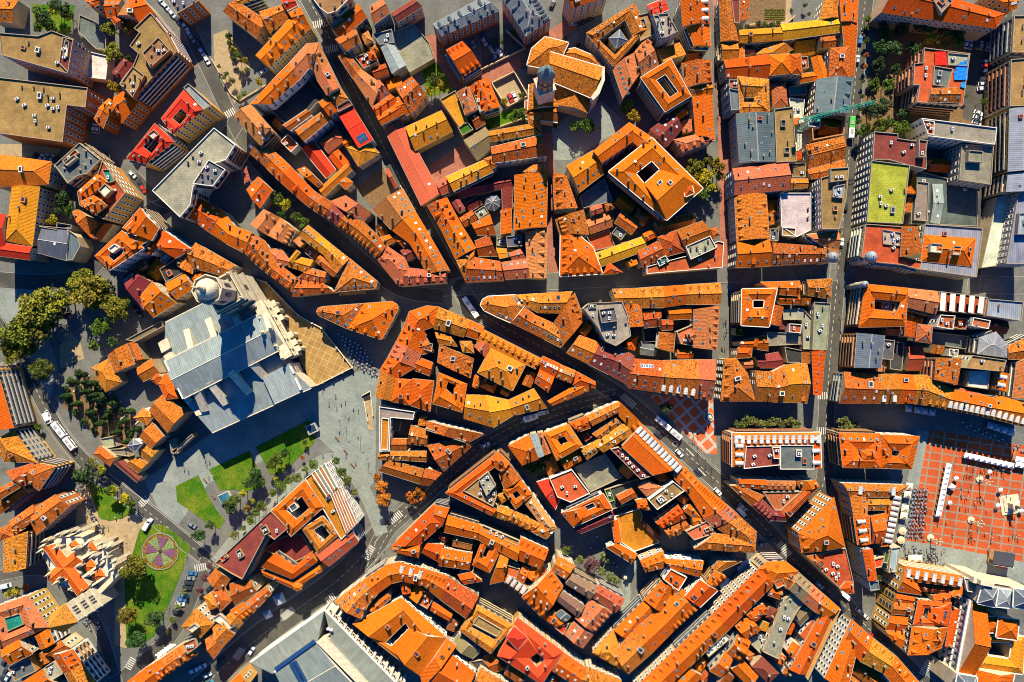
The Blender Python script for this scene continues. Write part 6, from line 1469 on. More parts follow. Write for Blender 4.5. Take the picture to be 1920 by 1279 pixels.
B('mansard block with pale dormers round flat grey tops', 18, '02n 1538,811 1373,812 1398,836 1523,835; 02n 1373,812 1373,876 1398,873 1398,835; 02n 1540,878 1538,811 1523,834 1524,878; Fm+.8 1398,836 1462,835 1462,872 1394,879; Fi+.8 1462,834 1524,834 1526,880 1462,880; Fw+2 1492,843 1503,843 1503,856 1492,856; Ft+2.4 1447,838 1462,838 1462,860 1450,860', 'E0:14 E1.0:4 E2.0:3 A6 C3 v0 K U', 'c')
B('orange block with three long glass hatches', 17, 'Rn 1573,811 1650,813 1652,878 1580,877 / 1608,842 1624,842 1624,850 1610,850; Hn+1.5 1612,845 1640,842 1644,862 1618,864', 'V0:6 C5 U')
B('rust roofed block with small white well beside red square', 17, 'Rn 1652,815 1725,818 1710,880 1651,878 / 1672,845 1688,845 1684,856 1673,855', 'C4 v3')
place('left of the red paved square', 16)
B('ochre roof with five tiny skylights', 16, '023o 1704,910 1580,906 1593,932 1686,932', 'V0:5 E0:2 C1')
B('striped ochre roof on the shaded lane', 16, '13o 1593,926 1627,934 1626,969 1601,970', 'C1')
B('brown mottled inner roof with white hatch', 15, '02o 1626,957 1671,957 1682,932 1626,934', 'C3 V0:1')
B('orange roof with nine grey barrel dormers', 15, '13n 1660,957 1691,930 1672,1021 1652,1026', 'E1:9 C0 v0')
B('orange roof with grey barrel dormers over the lane', 16, '13n 1600,970 1630,966 1633,1020 1608,1022', 'E3:3 V1:2 C2')
B('orange court roof with grey hatches', 15, '02n 1632,968 1660,962 1655,1018 1634,1020', 'C2 V0:2')
B('tall narrow orange roof on a grey slab', 19, '13n 1617,1031 1636,1029 1645,1087 1628,1090; Fs+-1 1628,1091 1646,1088 1648,1105 1631,1108', 'C1 v0', 'g')
B('red terrace roof and zinc strip', 13, 'Fv 1638,1048 1658,1043 1652,1063 1640,1065; Fa 1670,1027 1688,1025 1680,1072 1664,1073; Ff+-1 1658,1035 1669,1030 1663,1056 1655,1055', 'C1')
place('below the red paved square', 17)
B('orange mansard with seven white dormers', 17, '02n 1807,1080 1695,1061 1716,1091 1797,1101; 13n 1682,1109 1695,1062 1718,1090 1728,1116; 13n 1785,1118 1797,1100 1807,1080 1800,1123', 'E0:7 C3', 'y')
B('small orange and ochre roofs above yellow front', 16, '02n 1680,1112 1716,1120 1713,1132 1676,1129; 02o 1675,1129 1713,1132 1707,1154 1671,1151', 'C1 v0', 'y')
B('stepped orange roof with slanted dormers', 15, '02n 1670,1151 1703,1155 1695,1184 1660,1180; 02n 1660,1182 1695,1184 1692,1217 1672,1201', 'd1.0:1 C2', 'y')
B('orange ring roof with narrow white court', 16, 'Rn 1722,1125 1785,1130 1777,1174 1712,1172 / 1733,1140 1743,1141 1738,1160 1729,1159', 'P1:3 C4', 'c')
B('orange gable cluster with dark terrace', 16, '13n 1710,1174 1777,1176 1765,1216 1702,1229; 02n+2 1728,1185 1765,1190 1760,1212 1728,1208', 'd3:3 C3', 'c')
B('orange roof strip above deep white court', 15, '02n 1748,1116 1786,1110 1782,1128 1750,1135', 'C1')
# ================= left edge
place('at the left edge', 17)
B('cream and orange columned office front', 20, '13n -40,685 -6,692 26,803 -20,808', 'U C0', 'y')
B('brown tiled block over long yellow window front', 17, '012o 25,806 70,868 8,866 -14,832; 012o 70,868 105,875 73,921 45,898; 02d 10,884 62,868 70,884 46,912; 02d -8,918 32,898 38,914 -2,938', 'C4 v5', 'y')
B('mottled ochre roof with sunken terrace', 15, '02o 16,978 62,946 74,972 33,996; 02o 60,955 104,927 131,949 68,1004', 'd0:1 C4 v3', 'b')
B('reddish mottled roof with pale inner court', 15, '13o 6,1012 52,996 48,1066 6,1074; Ho -4,992 20,982 26,1008 0,1014; 02o 18,978 34,990 48,990 30,1002', 'C2 v1', 'b')
place('at the bottom left corner', 14)
B('rose roof round a turquoise roof pool', 15, 'Rr -20,1142 52,1117 92,1176 0,1216 / 8,1158 40,1148 47,1174 16,1186; Fe+.2 9,1158 39,1149 46,1170 15,1184', 'C5 v2', 'y')
B('orange square roof above white balconies', 14, '02n 92,1177 103,1206 77,1219 65,1193', 'C1 U', 'w')
B('orange roof with three dormers and skylights', 14, '02n 137,1217 155,1243 118,1261 98,1228', 'd0:3 V2:2 C1 U', 'w')
B('ribbed ochre roof above striped balconies', 14, '02o 155,1243 182,1280 140,1300 120,1262', 'C0 U', 'w')
B('orange roofs with white terrace slots', 14, '02n 0,1212 32,1190 62,1226 18,1247; Fx+.3 22,1205 32,1200 44,1228 34,1233', 'C2 A2')
B('low rust roof in the shaded court', 12, '02d 78,1223 115,1201 134,1216 98,1231', 'C0')
B('pale terrace between orange roofs', 13, 'Fc 85,1250 101,1240 120,1262 96,1277', 'A2 C0')
B('orange roof on the bottom edge', 13, '02n 36,1282 80,1254 112,1286 60,1310', 'C2')
place('right of the flower lawn', 14)
B('ochre hip roof with white cube lantern', 14, 'Ho 340,1175 367,1140 402,1170 376,1197; Fw+3 352,1178 366,1168 374,1176 361,1186', 'C0 v0')
B('ochre roof beside white gable wall', 14, '02o 388,1085 406,1064 432,1085 416,1111', 'C1')
B('hipped ochre roof with round grey vent', 14, 'Ho 397,1110 420,1098 434,1126 413,1147', 'C1')
B('dark roof in the maroon block shadow', 13, '02d 430,1095 470,1085 482,1110 440,1136', 'C1')
B('orange roof with three dormers beside shade', 14, '02n 457,1164 477,1147 457,1129 431,1145', 'd0:3 C1')
B('rust roof above the shaded tents', 14, '02d 478,1146 509,1113 500,1099 459,1130', 'V0:1 C2')
B('small ochre roof with white chimney slab', 14, '02o 420,1160 435,1145 458,1165 447,1178; Fw+.5 398,1160 412,1150 440,1174 430,1180', 'C0')
B('ochre square roof with one skylight', 14, '02o 398,1178 416,1162 441,1190 416,1216', 'V0:1 C0')
B('narrow ochre roof above the road', 14, '02o 384,1200 400,1190 416,1216 400,1236', 'C0')
ROW(13, '238,1278,268,1305 270,1255,298,1278 300,1236,328,1255 345,1206,372,1226', [('n', 'orange roof at the very bottom of the lawn', 'C3'), ('n', 'orange roof with many small hips', 'd2:4 C2'), ('o', 'ochre roof with white awning by the lawn', 'd2:3 C2')])
B('orange loft with red awning', 15, 'Ft 343,1206 366,1196 372,1212 352,1226', 'A2 C0')
# ================= pergola block below the cathedral lawns
place('below the cathedral lawns', 17)
B('orange ring roof with two white light wells', 17, 'Rn 508,958 572,900 608,950 546,1006 / 536,956 565,930 580,953 556,974; Fi+1 541,950 553,941 560,952 548,960', 'C5', 'w')
B('yellow roof terrace under striped awnings', 16, 'Fx 572,897 610,868 672,980 640,1012', 'A3 C0', 'w')
B('brown orange ring with white gutted well', 16, 'Ro 566,992 605,967 638,1001 596,1038 / 588,993 604,983 619,1002 604,1017', 'C2', 'w')
B('maroon flat roof with long light hatches', 17, 'Fm 403,1056 508,957 541,990 515,1012 500,1000 455,1086 436,1076; Fk+.5 442,1034 451,1028 459,1042 449,1048; Fk+.5 488,990 499,983 507,998 496,1004; Fv+.2 412,1046 424,1036 430,1044 418,1054', 'A3 C5', 'y')
B('vivid orange twin roof rising from the shaded court', 16, '02n 490,1063 548,1086 553,1062 516,1036; 02n 549,1086 595,1054 582,1035 553,1062; 02n+-2 493,1078 548,1103 553,1092 490,1068; 02n+-2 552,1103 604,1072 599,1060 549,1092; Hn 549,1100 553,1094 561,1094 567,1099 565,1106 557,1109 551,1106', 'C3 v1', 'o')
B('shaded maroon wing along the boulevard', 15, '02q 617,1063 673,1016 660,992 590,1037', 'V0:3 C1 U', 'w')
B('dark court roofs of the pergola block', 9, 'Fm 495,1030 530,1005 565,1000 590,1035 550,1055', 'N C0 v0')
# ------------------------------------------------------------------ lower court roofs that fill the blocks, and a few edge buildings
place('', 12)
B('grey flat roof over brown brick front by the curved street', 15, 'Fi 312,-5 368,-6 373,3 333,27', 'A2 C2', 'b')
B('low grey court roof with a blue stripe beside garden trees', 3, 'Fi 150,28 178,40 200,70 200,95 180,92 148,60', 'N C0', 'g')
B('rose court roof hidden between slanting street rows', 11, '02r 655,402 690,425 677,442 648,420', 'C1 v0')
B('long maroon roof north of the sunken rotunda', 7, '02b 850,346 955,330 962,350 860,372', 'N C0 v0')
B('short maroon roof east of the sunken rotunda', 7, '13b 941,352 962,350 960,392 942,392', 'N C0 v0')
B('beige edge building above the balcony tower', 18, 'Fg 1900,30 1955,30 1950,100 1896,98', 'U', 'c')
B('rust court roof behind the white skylight orange roof', 12, '02d 872,635 892,640 888,655 866,650', 'C0 v0')
B('orange court roof between rose front and mottled brown roof', 13, '02n 770,640 800,632 812,660 780,668', 'C1')
B('brown court roof under the big orange ring', 8, '02d 1165,395 1200,420 1185,440 1152,418', 'N C0 v0')
B('dark shed roof behind the tan raised roof', 8, '02d 1228,415 1300,400 1305,425 1235,440', 'N C0 v0')
B('dark tiled court roof beside the yellow garden range', 8, '02d 1165,455 1195,450 1200,468 1170,474', 'N C0 v0')
B('ochre court roof beside the mauve brown roof', 12, '02o 1482,335 1515,335 1515,352 1482,354', 'C1 v0')
B('tan court terrace below the rough ochre roof', 11, 'Fg 1484,306 1510,306 1510,333 1484,333', 'A1 C0')
B('orange shed roof beside the cream blank wall', 11, '02n 1858,700 1868,700 1862,728 1853,728', 'C0 v0')
B('brown roof behind the rose lane dormers', 12, '02d 1240,600 1262,600 1262,618 1240,620', 'C1 v0')
B('orange tiled shed in the yard behind lattice square', 10, '02n 1270,655 1300,655 1300,672 1270,672', 'C1 v0')
B('rust roof strip behind the striped concrete roof', 11, '13d 1504,660 1520,660 1518,682 1504,682', 'C0 v0')
B('rose shed between the slate roof and rose hip', 9, '02r 1662,605 1692,608 1690,630 1660,628', 'C0 v0')
B('ochre roof inside the triangular orange court', 13, '02o 900,935 925,950 918,958 893,945', 'C0 v0')
B('brown court roof by the white walled ring', 10, '02d 1155,930 1185,915 1195,930 1165,946', 'N C0 v0')
B('orange court roof behind twelve thin dormers', 14, '02n 1292,945 1318,962 1306,975 1282,958', 'C1')
B('rust court wing behind the striped dormers', 13, '02d 1245,995 1285,975 1296,990 1258,1010', 'd0:2 C1')
B('orange court wing over the curving street', 13, '02n 858,1078 884,1072 905,1090 870,1096', 'C1')
B('orange bridge roof by the green glazed terrace', 12, '13n 1000,1055 1016,1066 1003,1092 988,1082', 'C1')
B('brown court roof by the red planted terrace', 11, '02d 1012,1060 1034,1072 1024,1090 1004,1078', 'C0 v0')
B('orange court roof beside the ochre ring', 12, '02n 812,1128 850,1150 842,1165 806,1145', 'C1')
B('orange inner roof behind the toothed street roofs', 14, '02n 1258,1085 1296,1120 1284,1135 1246,1102', 'C2 V0:1')
B('tan court roof beneath the grey tan flat roof', 9, 'Fc 1400,1200 1428,1185 1440,1205 1425,1225', 'N A2 C0')
B('orange wedge roof beside the tan light hatch', 14, '02n 1446,1100 1470,1106 1462,1124 1440,1116', 'C1')
B('rust court roof below the mansard with white dormers', 14, '02d 1722,1094 1782,1104 1780,1114 1720,1108', 'C1 v0')
B('orange court roof beside the town hall wing', 13, '13n 1785,1140 1800,1143 1785,1215 1772,1212', 'C1')
B('brown back roof beside the yellow window front', 13, '02d -6,940 40,905 52,925 0,965', 'C1')
B('rust chapel roof between hip roofs by the path', 8, '02d 255,690 285,672 300,700 268,716', 'C0 v0 N', name='chapel', cat='chapel')
patch('west_plaza', '-10,540 60,545 110,690 90,760 40,690 -10,610', 'square_slabs', .1)
flowerbed()
# ------------------------------------------------------------------ trees
def crown_mesh(nm, seed, kind):
    rnd = random.Random(seed); m = MB()
    def leaf(c, s):
        n = Vector((rnd.gauss(0, 1), rnd.gauss(0, 1), rnd.gauss(.5, 1))).normalized(); u = n.orthogonal().normalized(); v = n.cross(u); a = rnd.uniform(0, 6.28)
        u, v = u * math.cos(a) + v * math.sin(a), v * math.cos(a) - u * math.sin(a); c = Vector(c)
        m.face([c - u * s, c - v * s * .7, c + u * s, c + v * s * .7])
    if kind == 'cypress':
        for k in range(900):
            z = rnd.random(); r = .5 * (math.sin(math.pi * min(1, z * .9 + .12)) ** .7) * (1 - z * .55); a = rnd.uniform(0, 6.28); q = rnd.uniform(.75, 1.05); leaf((r * q * math.cos(a), r * q * math.sin(a), z * 2 - 1), .085)
    elif kind == 'fir':
        for b in range(46):
            a = rnd.uniform(0, 6.28); z0 = rnd.uniform(-.6, .8); L_ = (1 - (z0 + .6) / 1.6) * .85 + .2
            for k in range(34):
                t = rnd.random(); leaf((L_ * t * math.cos(a) + rnd.gauss(0, .05), L_ * t * math.sin(a) + rnd.gauss(0, .05), z0 - .18 * t + rnd.gauss(0, .03)), .075)
    else:
        n = {'big': 34, 'mid': 20, 'shrub': 10}[kind]; per = {'big': 95, 'mid': 62, 'shrub': 46}[kind]; s = {'big': .066, 'mid': .092, 'shrub': .14}[kind]
        cl = []
        for k in range(n):
            d = Vector((rnd.gauss(0, 1), rnd.gauss(0, 1), rnd.gauss(0, .8))).normalized() * rnd.uniform(.3, .82); cl.append((d, rnd.uniform(.2, .36)))
        for d, r in cl:
            for q in range(per):
                v = Vector((rnd.gauss(0, 1), rnd.gauss(0, 1), rnd.gauss(.25, 1))).normalized() * r * rnd.uniform(.7, 1.06); leaf(d + v, s * rnd.uniform(.7, 1.3))
    return m.mesh(nm, ['leaf'])
CR = {k: [crown_mesh('crown_' + k, 7 * i + len(k), k) for i in range(n)] for k, n in (('big', 3), ('mid', 4), ('shrub', 3), ('cypress', 2), ('fir', 1))}
def trunk_mesh():
    m = MB(); m.tube((0, 0, 0), (.02, 0, .55), .07, 7, 0, .045)
    for k in range(5):
        a = k * 1.3; m.tube((.02, 0, .45 + .03 * k), (.3 * math.cos(a), .3 * math.sin(a), .8 + .04 * k), .035, 5, 0, .012)
    return m.mesh('trunk', ['bark'])
TRK = trunk_mesh()
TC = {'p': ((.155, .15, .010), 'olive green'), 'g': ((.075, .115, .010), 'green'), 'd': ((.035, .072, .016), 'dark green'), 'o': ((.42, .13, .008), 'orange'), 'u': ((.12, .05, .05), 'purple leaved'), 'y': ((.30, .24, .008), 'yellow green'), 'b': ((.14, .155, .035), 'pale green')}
def tree(px, py, r, col, kind, where, name='tree', rnd=random.Random(3)):
    rm = r * S * .97; hc = rm * 1.1 + (4.5 if kind in ('big', 'mid') and r > 8 else 2.0 if kind in ('big', 'mid') else 0.3); 
    if kind == 'shrub': hc = rm * .75
    if kind == 'cypress': hc = 4.6
    if kind == 'fir': hc = rm * 1.4
    x, y = W(px, py, hc) if kind != 'cypress' else W(px, py, 0)
    o = bpy.data.objects.new(name, None); COL.objects.link(o); o.location = (x, y, 0)
    c, w_ = TC[col]
    if kind == 'cypress':
        k = rnd.uniform(.85, 1.1); link('crown', rnd.choice(CR[kind]), o, (0, 0, 5.2 * k), rnd.uniform(0, 6), jit(c, .2, rnd), (3.3, 3.3, 5.6 * k)); link('trunk', TRK, o, (0, 0, 0), 0, None, (2.4, 2.4, 2.2))
    else:
        zs = rnd.uniform(.8, 1.0) if kind != 'fir' else 1.25
        link('crown', rnd.choice(CR[kind]), o, (0, 0, hc), rnd.uniform(0, 6), jit(c, .25, rnd), (rm * 1.04 * rnd.uniform(.92, 1.08), rm * 1.04, rm * zs))
        if kind != 'shrub': link('trunk', TRK, o, (0, 0, 0), rnd.uniform(0, 6), None, (rm, rm, hc * 1.2))
    sz = 'tall' if kind == 'cypress' else 'large' if r >= 19 else 'small' if r < 9 else 'medium'
    pend(o, '%s %s %s %s' % (sz, w_, {'cypress': 'cypress', 'fir': 'fir tree', 'shrub': 'shrub'}.get(kind, 'tree'), where), 'tree' if kind != 'shrub' else 'shrub', px, py, None)
def trees(where, txt, kind=None, name='tree'):
    for q in txt.split():
        c, rest = q[0], q[1:]; x, y, r = (float(v) for v in rest.split(','))
        k = kind or ('big' if r >= 19 else 'mid' if r >= 5 else 'shrub'); tree(x, y, r, c, k, where, {'cypress': 'cypress', 'fir': 'fir_tree', 'shrub': 'shrub'}.get(k, name))
trees('in the park beside the cathedral apse', 'p72,575,42 p30,625,34 p70,610,32 p165,545,36 p152,530,26 p195,548,24 p215,580,26 p232,568,14 p180,560,22 g186,612,20 p22,660,24 g78,692,24 g95,608,14 u122,588,14 d210,640,12 g176,648,13 p48,648,22 p120,560,20')
trees('beside the palace and slate chapel', 'd118,372,16 g126,388,12 d130,396,10 y97,412,11 d112,392,12')
trees('in the villa garden at the top left', 'd78,30,18 d92,48,14 d118,18,16 g128,30,12 y100,18,10 d70,52,9 d104,8,12')
trees('in the garden court by the brick block', 'p207,52,17 p240,45,18 p210,97,19 g228,30,12 y212,160,12 y220,170,9 d240,108,8')
trees('on the traffic island', 'g428,68,8 g432,80,8 y436,92,8 g444,104,9 y456,112,8 g438,110,7 b452,136,6 b435,150,7 b424,138,6 b462,130,6 b410,124,5 b420,146,6 y486,152,8 b458,176,7 b448,182,6')
trees('in the courtyard garden between the wedges', 'g518,370,14 y536,384,13 g556,406,12 g570,418,11 d528,402,10')
trees('beside the cathedral square terraces', 'g588,870,11 g610,895,0.1 b572,880,8 g630,864,9 g641,884,10 g650,902,11 b664,922,8 g540,900,9 b555,895,11 g528,912,11 g512,925,9 g490,950,11 g478,962,10 g470,976,9 g456,990,6 b438,1004,9 g520,905,8 d372,1003,13')
trees('on the cathedral lawns', 'd478,890,14 d486,902,12 d465,905,12 y455,925,9 g440,938,13 d432,952,13 g425,945,9 y463,953,7 y474,940,6 d535,850,10 g518,862,13 g508,870,11 g572,830,6 b518,890,5 d393,985,10 o567,858,5 y517,897,6')
trees('in the flower wheel lawn', 'p252,1064,27 p237,1154,19 d291,1160,17 d256,1200,19')
trees('beside the avenue lawn', 'g205,920,13 y213,920,12 y232,935,11 g246,942,10 y190,880,10 b182,872,8 y172,862,6')
trees('at the corner of the avenue lawn', 'd155,892,26', 'fir')
trees('by the street of parked cars', 'u384,1083,9 u374,1108,8 b345,1110,7 b333,1138,7 g322,1162,7 b312,1185,6 u392,1062,7')
trees('beside the bus street corner', 'o706,895,9 o716,912,12 o720,936,14 o768,930,10 o784,922,13 o775,938,9 o790,930,9')
trees('in the church square', 'g1078,237,11 g1100,234,15 g1108,240,12 y1178,196,11 y1188,218,14 g1172,205,10 d1043,235,7 d1084,85,6 d1060,72,5')
trees('in walled gardens by the octagonal church', 'g812,150,13 y822,158,11 g828,142,8 g975,212,14 g962,220,9 g925,234,8 y945,190,8 g978,178,7 g942,78,6 g964,62,6 y806,168,9')
trees('in the small park beside the red lane', 'p1302,312,20 y1320,330,19 y1345,310,18 p1328,300,14 g1318,360,16 y1336,352,12 p1350,330,10 y1310,345,14')
trees('in the court behind the checkered floor', 'y1144,412,8 g1155,445,8 g1158,435,6')
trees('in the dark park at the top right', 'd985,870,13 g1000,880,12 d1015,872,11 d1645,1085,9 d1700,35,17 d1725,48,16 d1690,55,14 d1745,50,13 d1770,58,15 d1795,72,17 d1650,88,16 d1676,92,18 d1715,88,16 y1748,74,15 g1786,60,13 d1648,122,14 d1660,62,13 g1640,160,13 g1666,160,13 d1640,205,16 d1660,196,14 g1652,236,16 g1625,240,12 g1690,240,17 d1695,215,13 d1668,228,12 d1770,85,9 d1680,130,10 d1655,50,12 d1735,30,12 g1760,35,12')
trees('along the tree lined street', 'g1627,35,7 g1628,52,6 g1626,75,7 o1624,103,6 o1622,124,6 g1618,152,5 g1616,180,5 g1615,202,7 g1610,228,6 g1612,250,9 g1845,190,9 g1812,180,5')
trees('in the shaded garden row', 'b1396,792,11 b1404,785,11 b1418,792,11 b1430,796,10 b1440,792,10 b1452,790,11 b1466,796,9 b1480,790,12 b1492,795,10 b1580,793,13 b1592,798,10 b1604,796,8 b1383,795,9 d1250,765,14')
trees('in the terrace square', 'b1087,1050,9 u1110,1057,15 b1128,1072,10 b1145,1082,11 b1155,1088,10 b1130,1042,8 b1140,1050,8 g1062,1032,9 u1102,1062,10')
trees('in the convent garden', 'd1422,44,6 g1434,46,7 d1448,46,6 g1400,50,5 g1460,42,5 g1510,10,5 g1516,26,5 g1484,18,4')
trees('in the courtyard at the bottom', 'y1370,1265,9 g1388,1255,8 g1380,1275,7')
trees('beside the bottom left street', 'y15,1115,8 y30,1108,10 o48,1102,8 g22,1108,8 g70,800,8')
trees('in the scaffolded yard', 'g515,376,6')
CY = '162,702 146,716 182,718 172,733 132,742 195,748 152,756 221,755 179,773 215,769 250,770 197,792 239,788 225,809 262,803 246,826 204,700 168,716 188,740 208,780'
for q in CY.split(): tree(*[float(v) for v in q.split(',')], 6, 'd', 'cypress', 'in the parterre west of the cathedral', 'cypress')
def parterre():
    patch('parterre_soil', '120,738 158,698 200,716 232,765 262,800 236,842 190,822 150,790 118,762', 'soil')
    for k in range(6):
        m = MB(); a, b = Vector(W(138 + 22 * k, 735 + 13 * k)), Vector(W(168 + 20 * k, 704 + 16 * k)); an = math.atan2(b.y - a.y, b.x - a.x); c = (a + b) / 2
        m.box((c.x, c.y, 0), ((b - a).length, .6, .5), an); t = link('stone_bench', m.mesh('stone_bench', ['pale_stone'])); pend(t, 'low pale stone edging wall among the parterre cypresses', 'wall', 150 + 20 * k, 720 + 14 * k)
    for a, b in ((132, 712), (124, 728), (128, 752), (142, 772), (158, 790), (176, 806), (196, 818), (145, 698), (230, 770), (214, 752), (196, 742), (182, 728), (168, 745), (186, 762), (206, 782), (224, 798), (242, 812), (150, 728), (166, 772), (176, 786)): tree(a, b, 8.5, 'd', 'shrub', 'hedging the parterre west of the cathedral', 'hedge_shrub')
parterre()
def veg_rows():
    for k in range(6):
        m = MB(); rnd = random.Random(k); 
        for q in range(60):
            x, y = W(1434 + 37 * q / 60, 18 + 3.6 * k); m.box((x, y, 0), (.4, .5, rnd.uniform(.2, .5)), rnd.uniform(0, 3), top=.5)
        pend(link('vegetable_row', m.mesh('vegetable_row', ['leaf']), color=(.16, .16, .02)), 'row of vegetables in the brown convent plot', 'vegetables', 1450, 18 + 3.6 * k, 'vegetable rows')
veg_rows()
# ------------------------------------------------------------------ cars, vans, buses
def car_meshes():
    b = MB(); g = MB(); w_ = MB()
    prof = [(-2.15, .35), (-2.2, .75), (-1.75, .92), (-1.2, 1.0), (1.0, 1.0), (2.0, .85), (2.2, .6), (2.15, .35)]
    hw = .88
    for (x1, z1), (x2, z2) in zip(prof, prof[1:]): b.face([(x1, -hw, z1), (x1, hw, z1), (x2, hw, z2), (x2, -hw, z2)][::-1])
    for sgn in (-1, 1): b.face([(x, sgn * hw, z) for x, z in prof][::sgn])
    b.face([(-2.15, -hw, .35), (-2.15, hw, .35), (2.15, hw, .35), (2.15, -hw, .35)])
    b.face([(-1.35, -.66, 1.47), (.3, -.66, 1.47), (.3, .66, 1.47), (-1.35, .66, 1.47)])
    lo = [(-1.95, -.8, .95), (1.05, -.8, .99), (1.05, .8, .99), (-1.95, .8, .95)]; hi = [(-1.38, -.67, 1.46), (.33, -.67, 1.46), (.33, .67, 1.46), (-1.38, .67, 1.46)]
    for i in range(4): g.face([lo[i], lo[(i + 1) % 4], hi[(i + 1) % 4], hi[i]])
    g.face(hi)
    w_.lathe((0, 0), [(.0, -.1), (.32, -.1), (.32, .1), (0, .1)], 12); w_.v = [(x, z, y) for x, y, z in w_.v]
    return b.mesh('car_body', ['painted']), g.mesh('car_glass', ['glass_dark']), w_.mesh('wheel', ['rubber'])
CB, CG, CWH = car_meshes()
def van_mesh():
    b = MB(); hw = .98
    prof = [(-2.6, .4), (-2.6, 2.1), (1.2, 2.15), (1.7, 1.35), (2.6, 1.1), (2.65, .4)]
    for (x1, z1), (x2, z2) in zip(prof, prof[1:]): b.face([(x1, -hw, z1), (x1, hw, z1), (x2, hw, z2), (x2, -hw, z2)][::-1])
    for sgn in (-1, 1): b.face([(x, sgn * hw, z) for x, z in prof][::sgn])
    b.face([(-2.6, -hw, .4), (-2.6, hw, .4), (2.65, hw, .4), (2.65, -hw, .4)])
    g = MB(); g.face([(1.24, -.85, 2.1), (1.72, -.85, 1.37), (1.72, .85, 1.37), (1.24, .85, 2.1)][::-1]); g.v = [(x + .03, y, z + .03) for x, y, z in g.v]
    return b.mesh('van_body', ['painted']), g.mesh('van_glass', ['glass_dark'])
VB, VG = van_mesh()
CCOL = {'w': ((.75, .74, .70), 'white'), 'k': ((.03, .03, .035), 'black'), 'g': ((.2, .21, .22), 'grey'), 's': ((.45, .47, .48), 'silver'), 'b': ((.04, .15, .33), 'blue'), 'r': ((.55, .02, .015), 'red'), 'n': ((.03, .05, .09), 'dark blue'), 't': ((.04, .22, .26), 'teal'), 'e': ((.03, .33, .12), 'green')}
def vehicle(px, py, ang, c, where, kind='car'):
    x, y = W(px, py, .8); col, cw = CCOL[c]
    o = link(kind, CB if kind == 'car' else VB, None, (x, y, .05), R(ang), jit(col, .1)); link('window', CG if kind == 'car' else VG, o)
    for sx in (-1.35, 1.35):
        for sy in (-.84, .84): link('wheel', CWH, o, (sx, sy, .32))
    pend(o, '%s %s %s' % (cw, kind, where), kind, px, py)
def cars(where, txt, kind='car'):
    for q in txt.split():
        x, y, a = (float(v) for v in q[1:].split(',')); vehicle(x, y, a, q[0], where, kind)
cars('parked on the curved street at the top', 'w302,2,-50 s311,12,-50 s323,26,-50 k334,38,-55 s347,50,-55 s355,64,-55 g360,72,-55 s378,97,-60 k373,84,-60 w388,113,-60')
cars('parked by the traffic island', 's494,134,35')
cars('parked beside the brick houses', 'w176,240,85 w183,241,85')
cars('parked in the palace yard', 'k65,294,70 w77,297,70 s86,296,70 s97,298,70 k104,300,70')
cars('on the street below the balcony block', 's248,327,-45 k262,343,-60 r268,354,-60')
cars('parked on the courtyard street of the red roof', 'w474,278,-50 t633,264,15 k620,248,20')
cars('parked behind the slate range', 'g887,82,-70 s908,78,-60 n905,70,-60 s936,98,-60 s928,106,80 g920,92,-60 k927,108,70 n938,94,-60')
cars('parked in the walled sandy yard', 'r957,183,-65 w965,181,-65')
cars('on the street at the top by the cream block', 's1075,45,0 k1088,44,20 k1096,40,20 k1105,36,20 k1036,8,70')
cars('parked in the car park under the window front', 'w1812,82,80 s1820,84,80 k1832,86,80 s1840,85,80 s1853,87,80 k1828,84,80')
cars('parked in a row beside the tarpaulin roof', 'n1849,115,5 r1849,123,5 n1847,133,8 k1846,149,5 s1843,157,5 w1841,166,5')
cars('parked in a slanted row at the car park', 'w1835,212,-25 w1833,221,-25 w1831,231,-25')
cars('on the tree lined street', 'b1613,76,80 s1608,112,82 w1578,455,82 k1586,388,84')
cars('on the street at the right edge', 'n1875,108,80 t1870,146,80 b1878,240,80')
cars('on the shaded bus street', 'w910,835,25 s985,785,20')
cars('driving on the main street by the lattice square', 'k1234,815,-40 w1274,850,-45 k1309,885,-45 w1346,922,-45 k1266,820,-40')
cars('by the five way crossing', 's1393,951,-45 g1430,1021,0 n1450,1016,-50')
cars('parked along the shaded main street', 's1537,1098,-45 w1588,1120,-40 k1578,1140,-40 s1612,1146,-42 s1622,1155,-42 k1606,1163,-42 r1637,1193,-40 s1658,1214,-42')
cars('parked along the flower lawn street', 'b361,1075,-5 g357,1084,-5 k354,1093,-8 k351,1102,-8 t346,1116,-10 b341,1124,-10 s338,1132,-10 k332,1148,-10')
cars('on the boulevard beside the market hall', 'w362,1258,20 w378,1250,20 s388,1266,25 w471,1221,60 t392,1280,25 k410,1248,25 k418,1240,25')
cars('in the yard at the bottom left', 'k12,1255,60 k8,1240,60 s14,1270,60 k6,1268,60')
cars('parked beside the avenue lawn', 's280,980,60 w90,778,-65 g360,984,-35')
cars('parked under the walls by the plaza', 'n240,688,-60 k262,590,-60 k255,580,-60')
cars('on the gravel square', 'w276,984,60', 'van')
cars('driving along the avenue', 'w89,784,-65', 'van')
cars('under shade at the left', 's12,1098,12', 'van')
cars('waiting on the shaded bus street', 's1018,774,12 w993,786,15', 'van')
cars('on the main street by the corner', 'w1390,960,-48', 'van')
cars('with beacon parked on the main street', 'w1586,1117,-40', 'van')
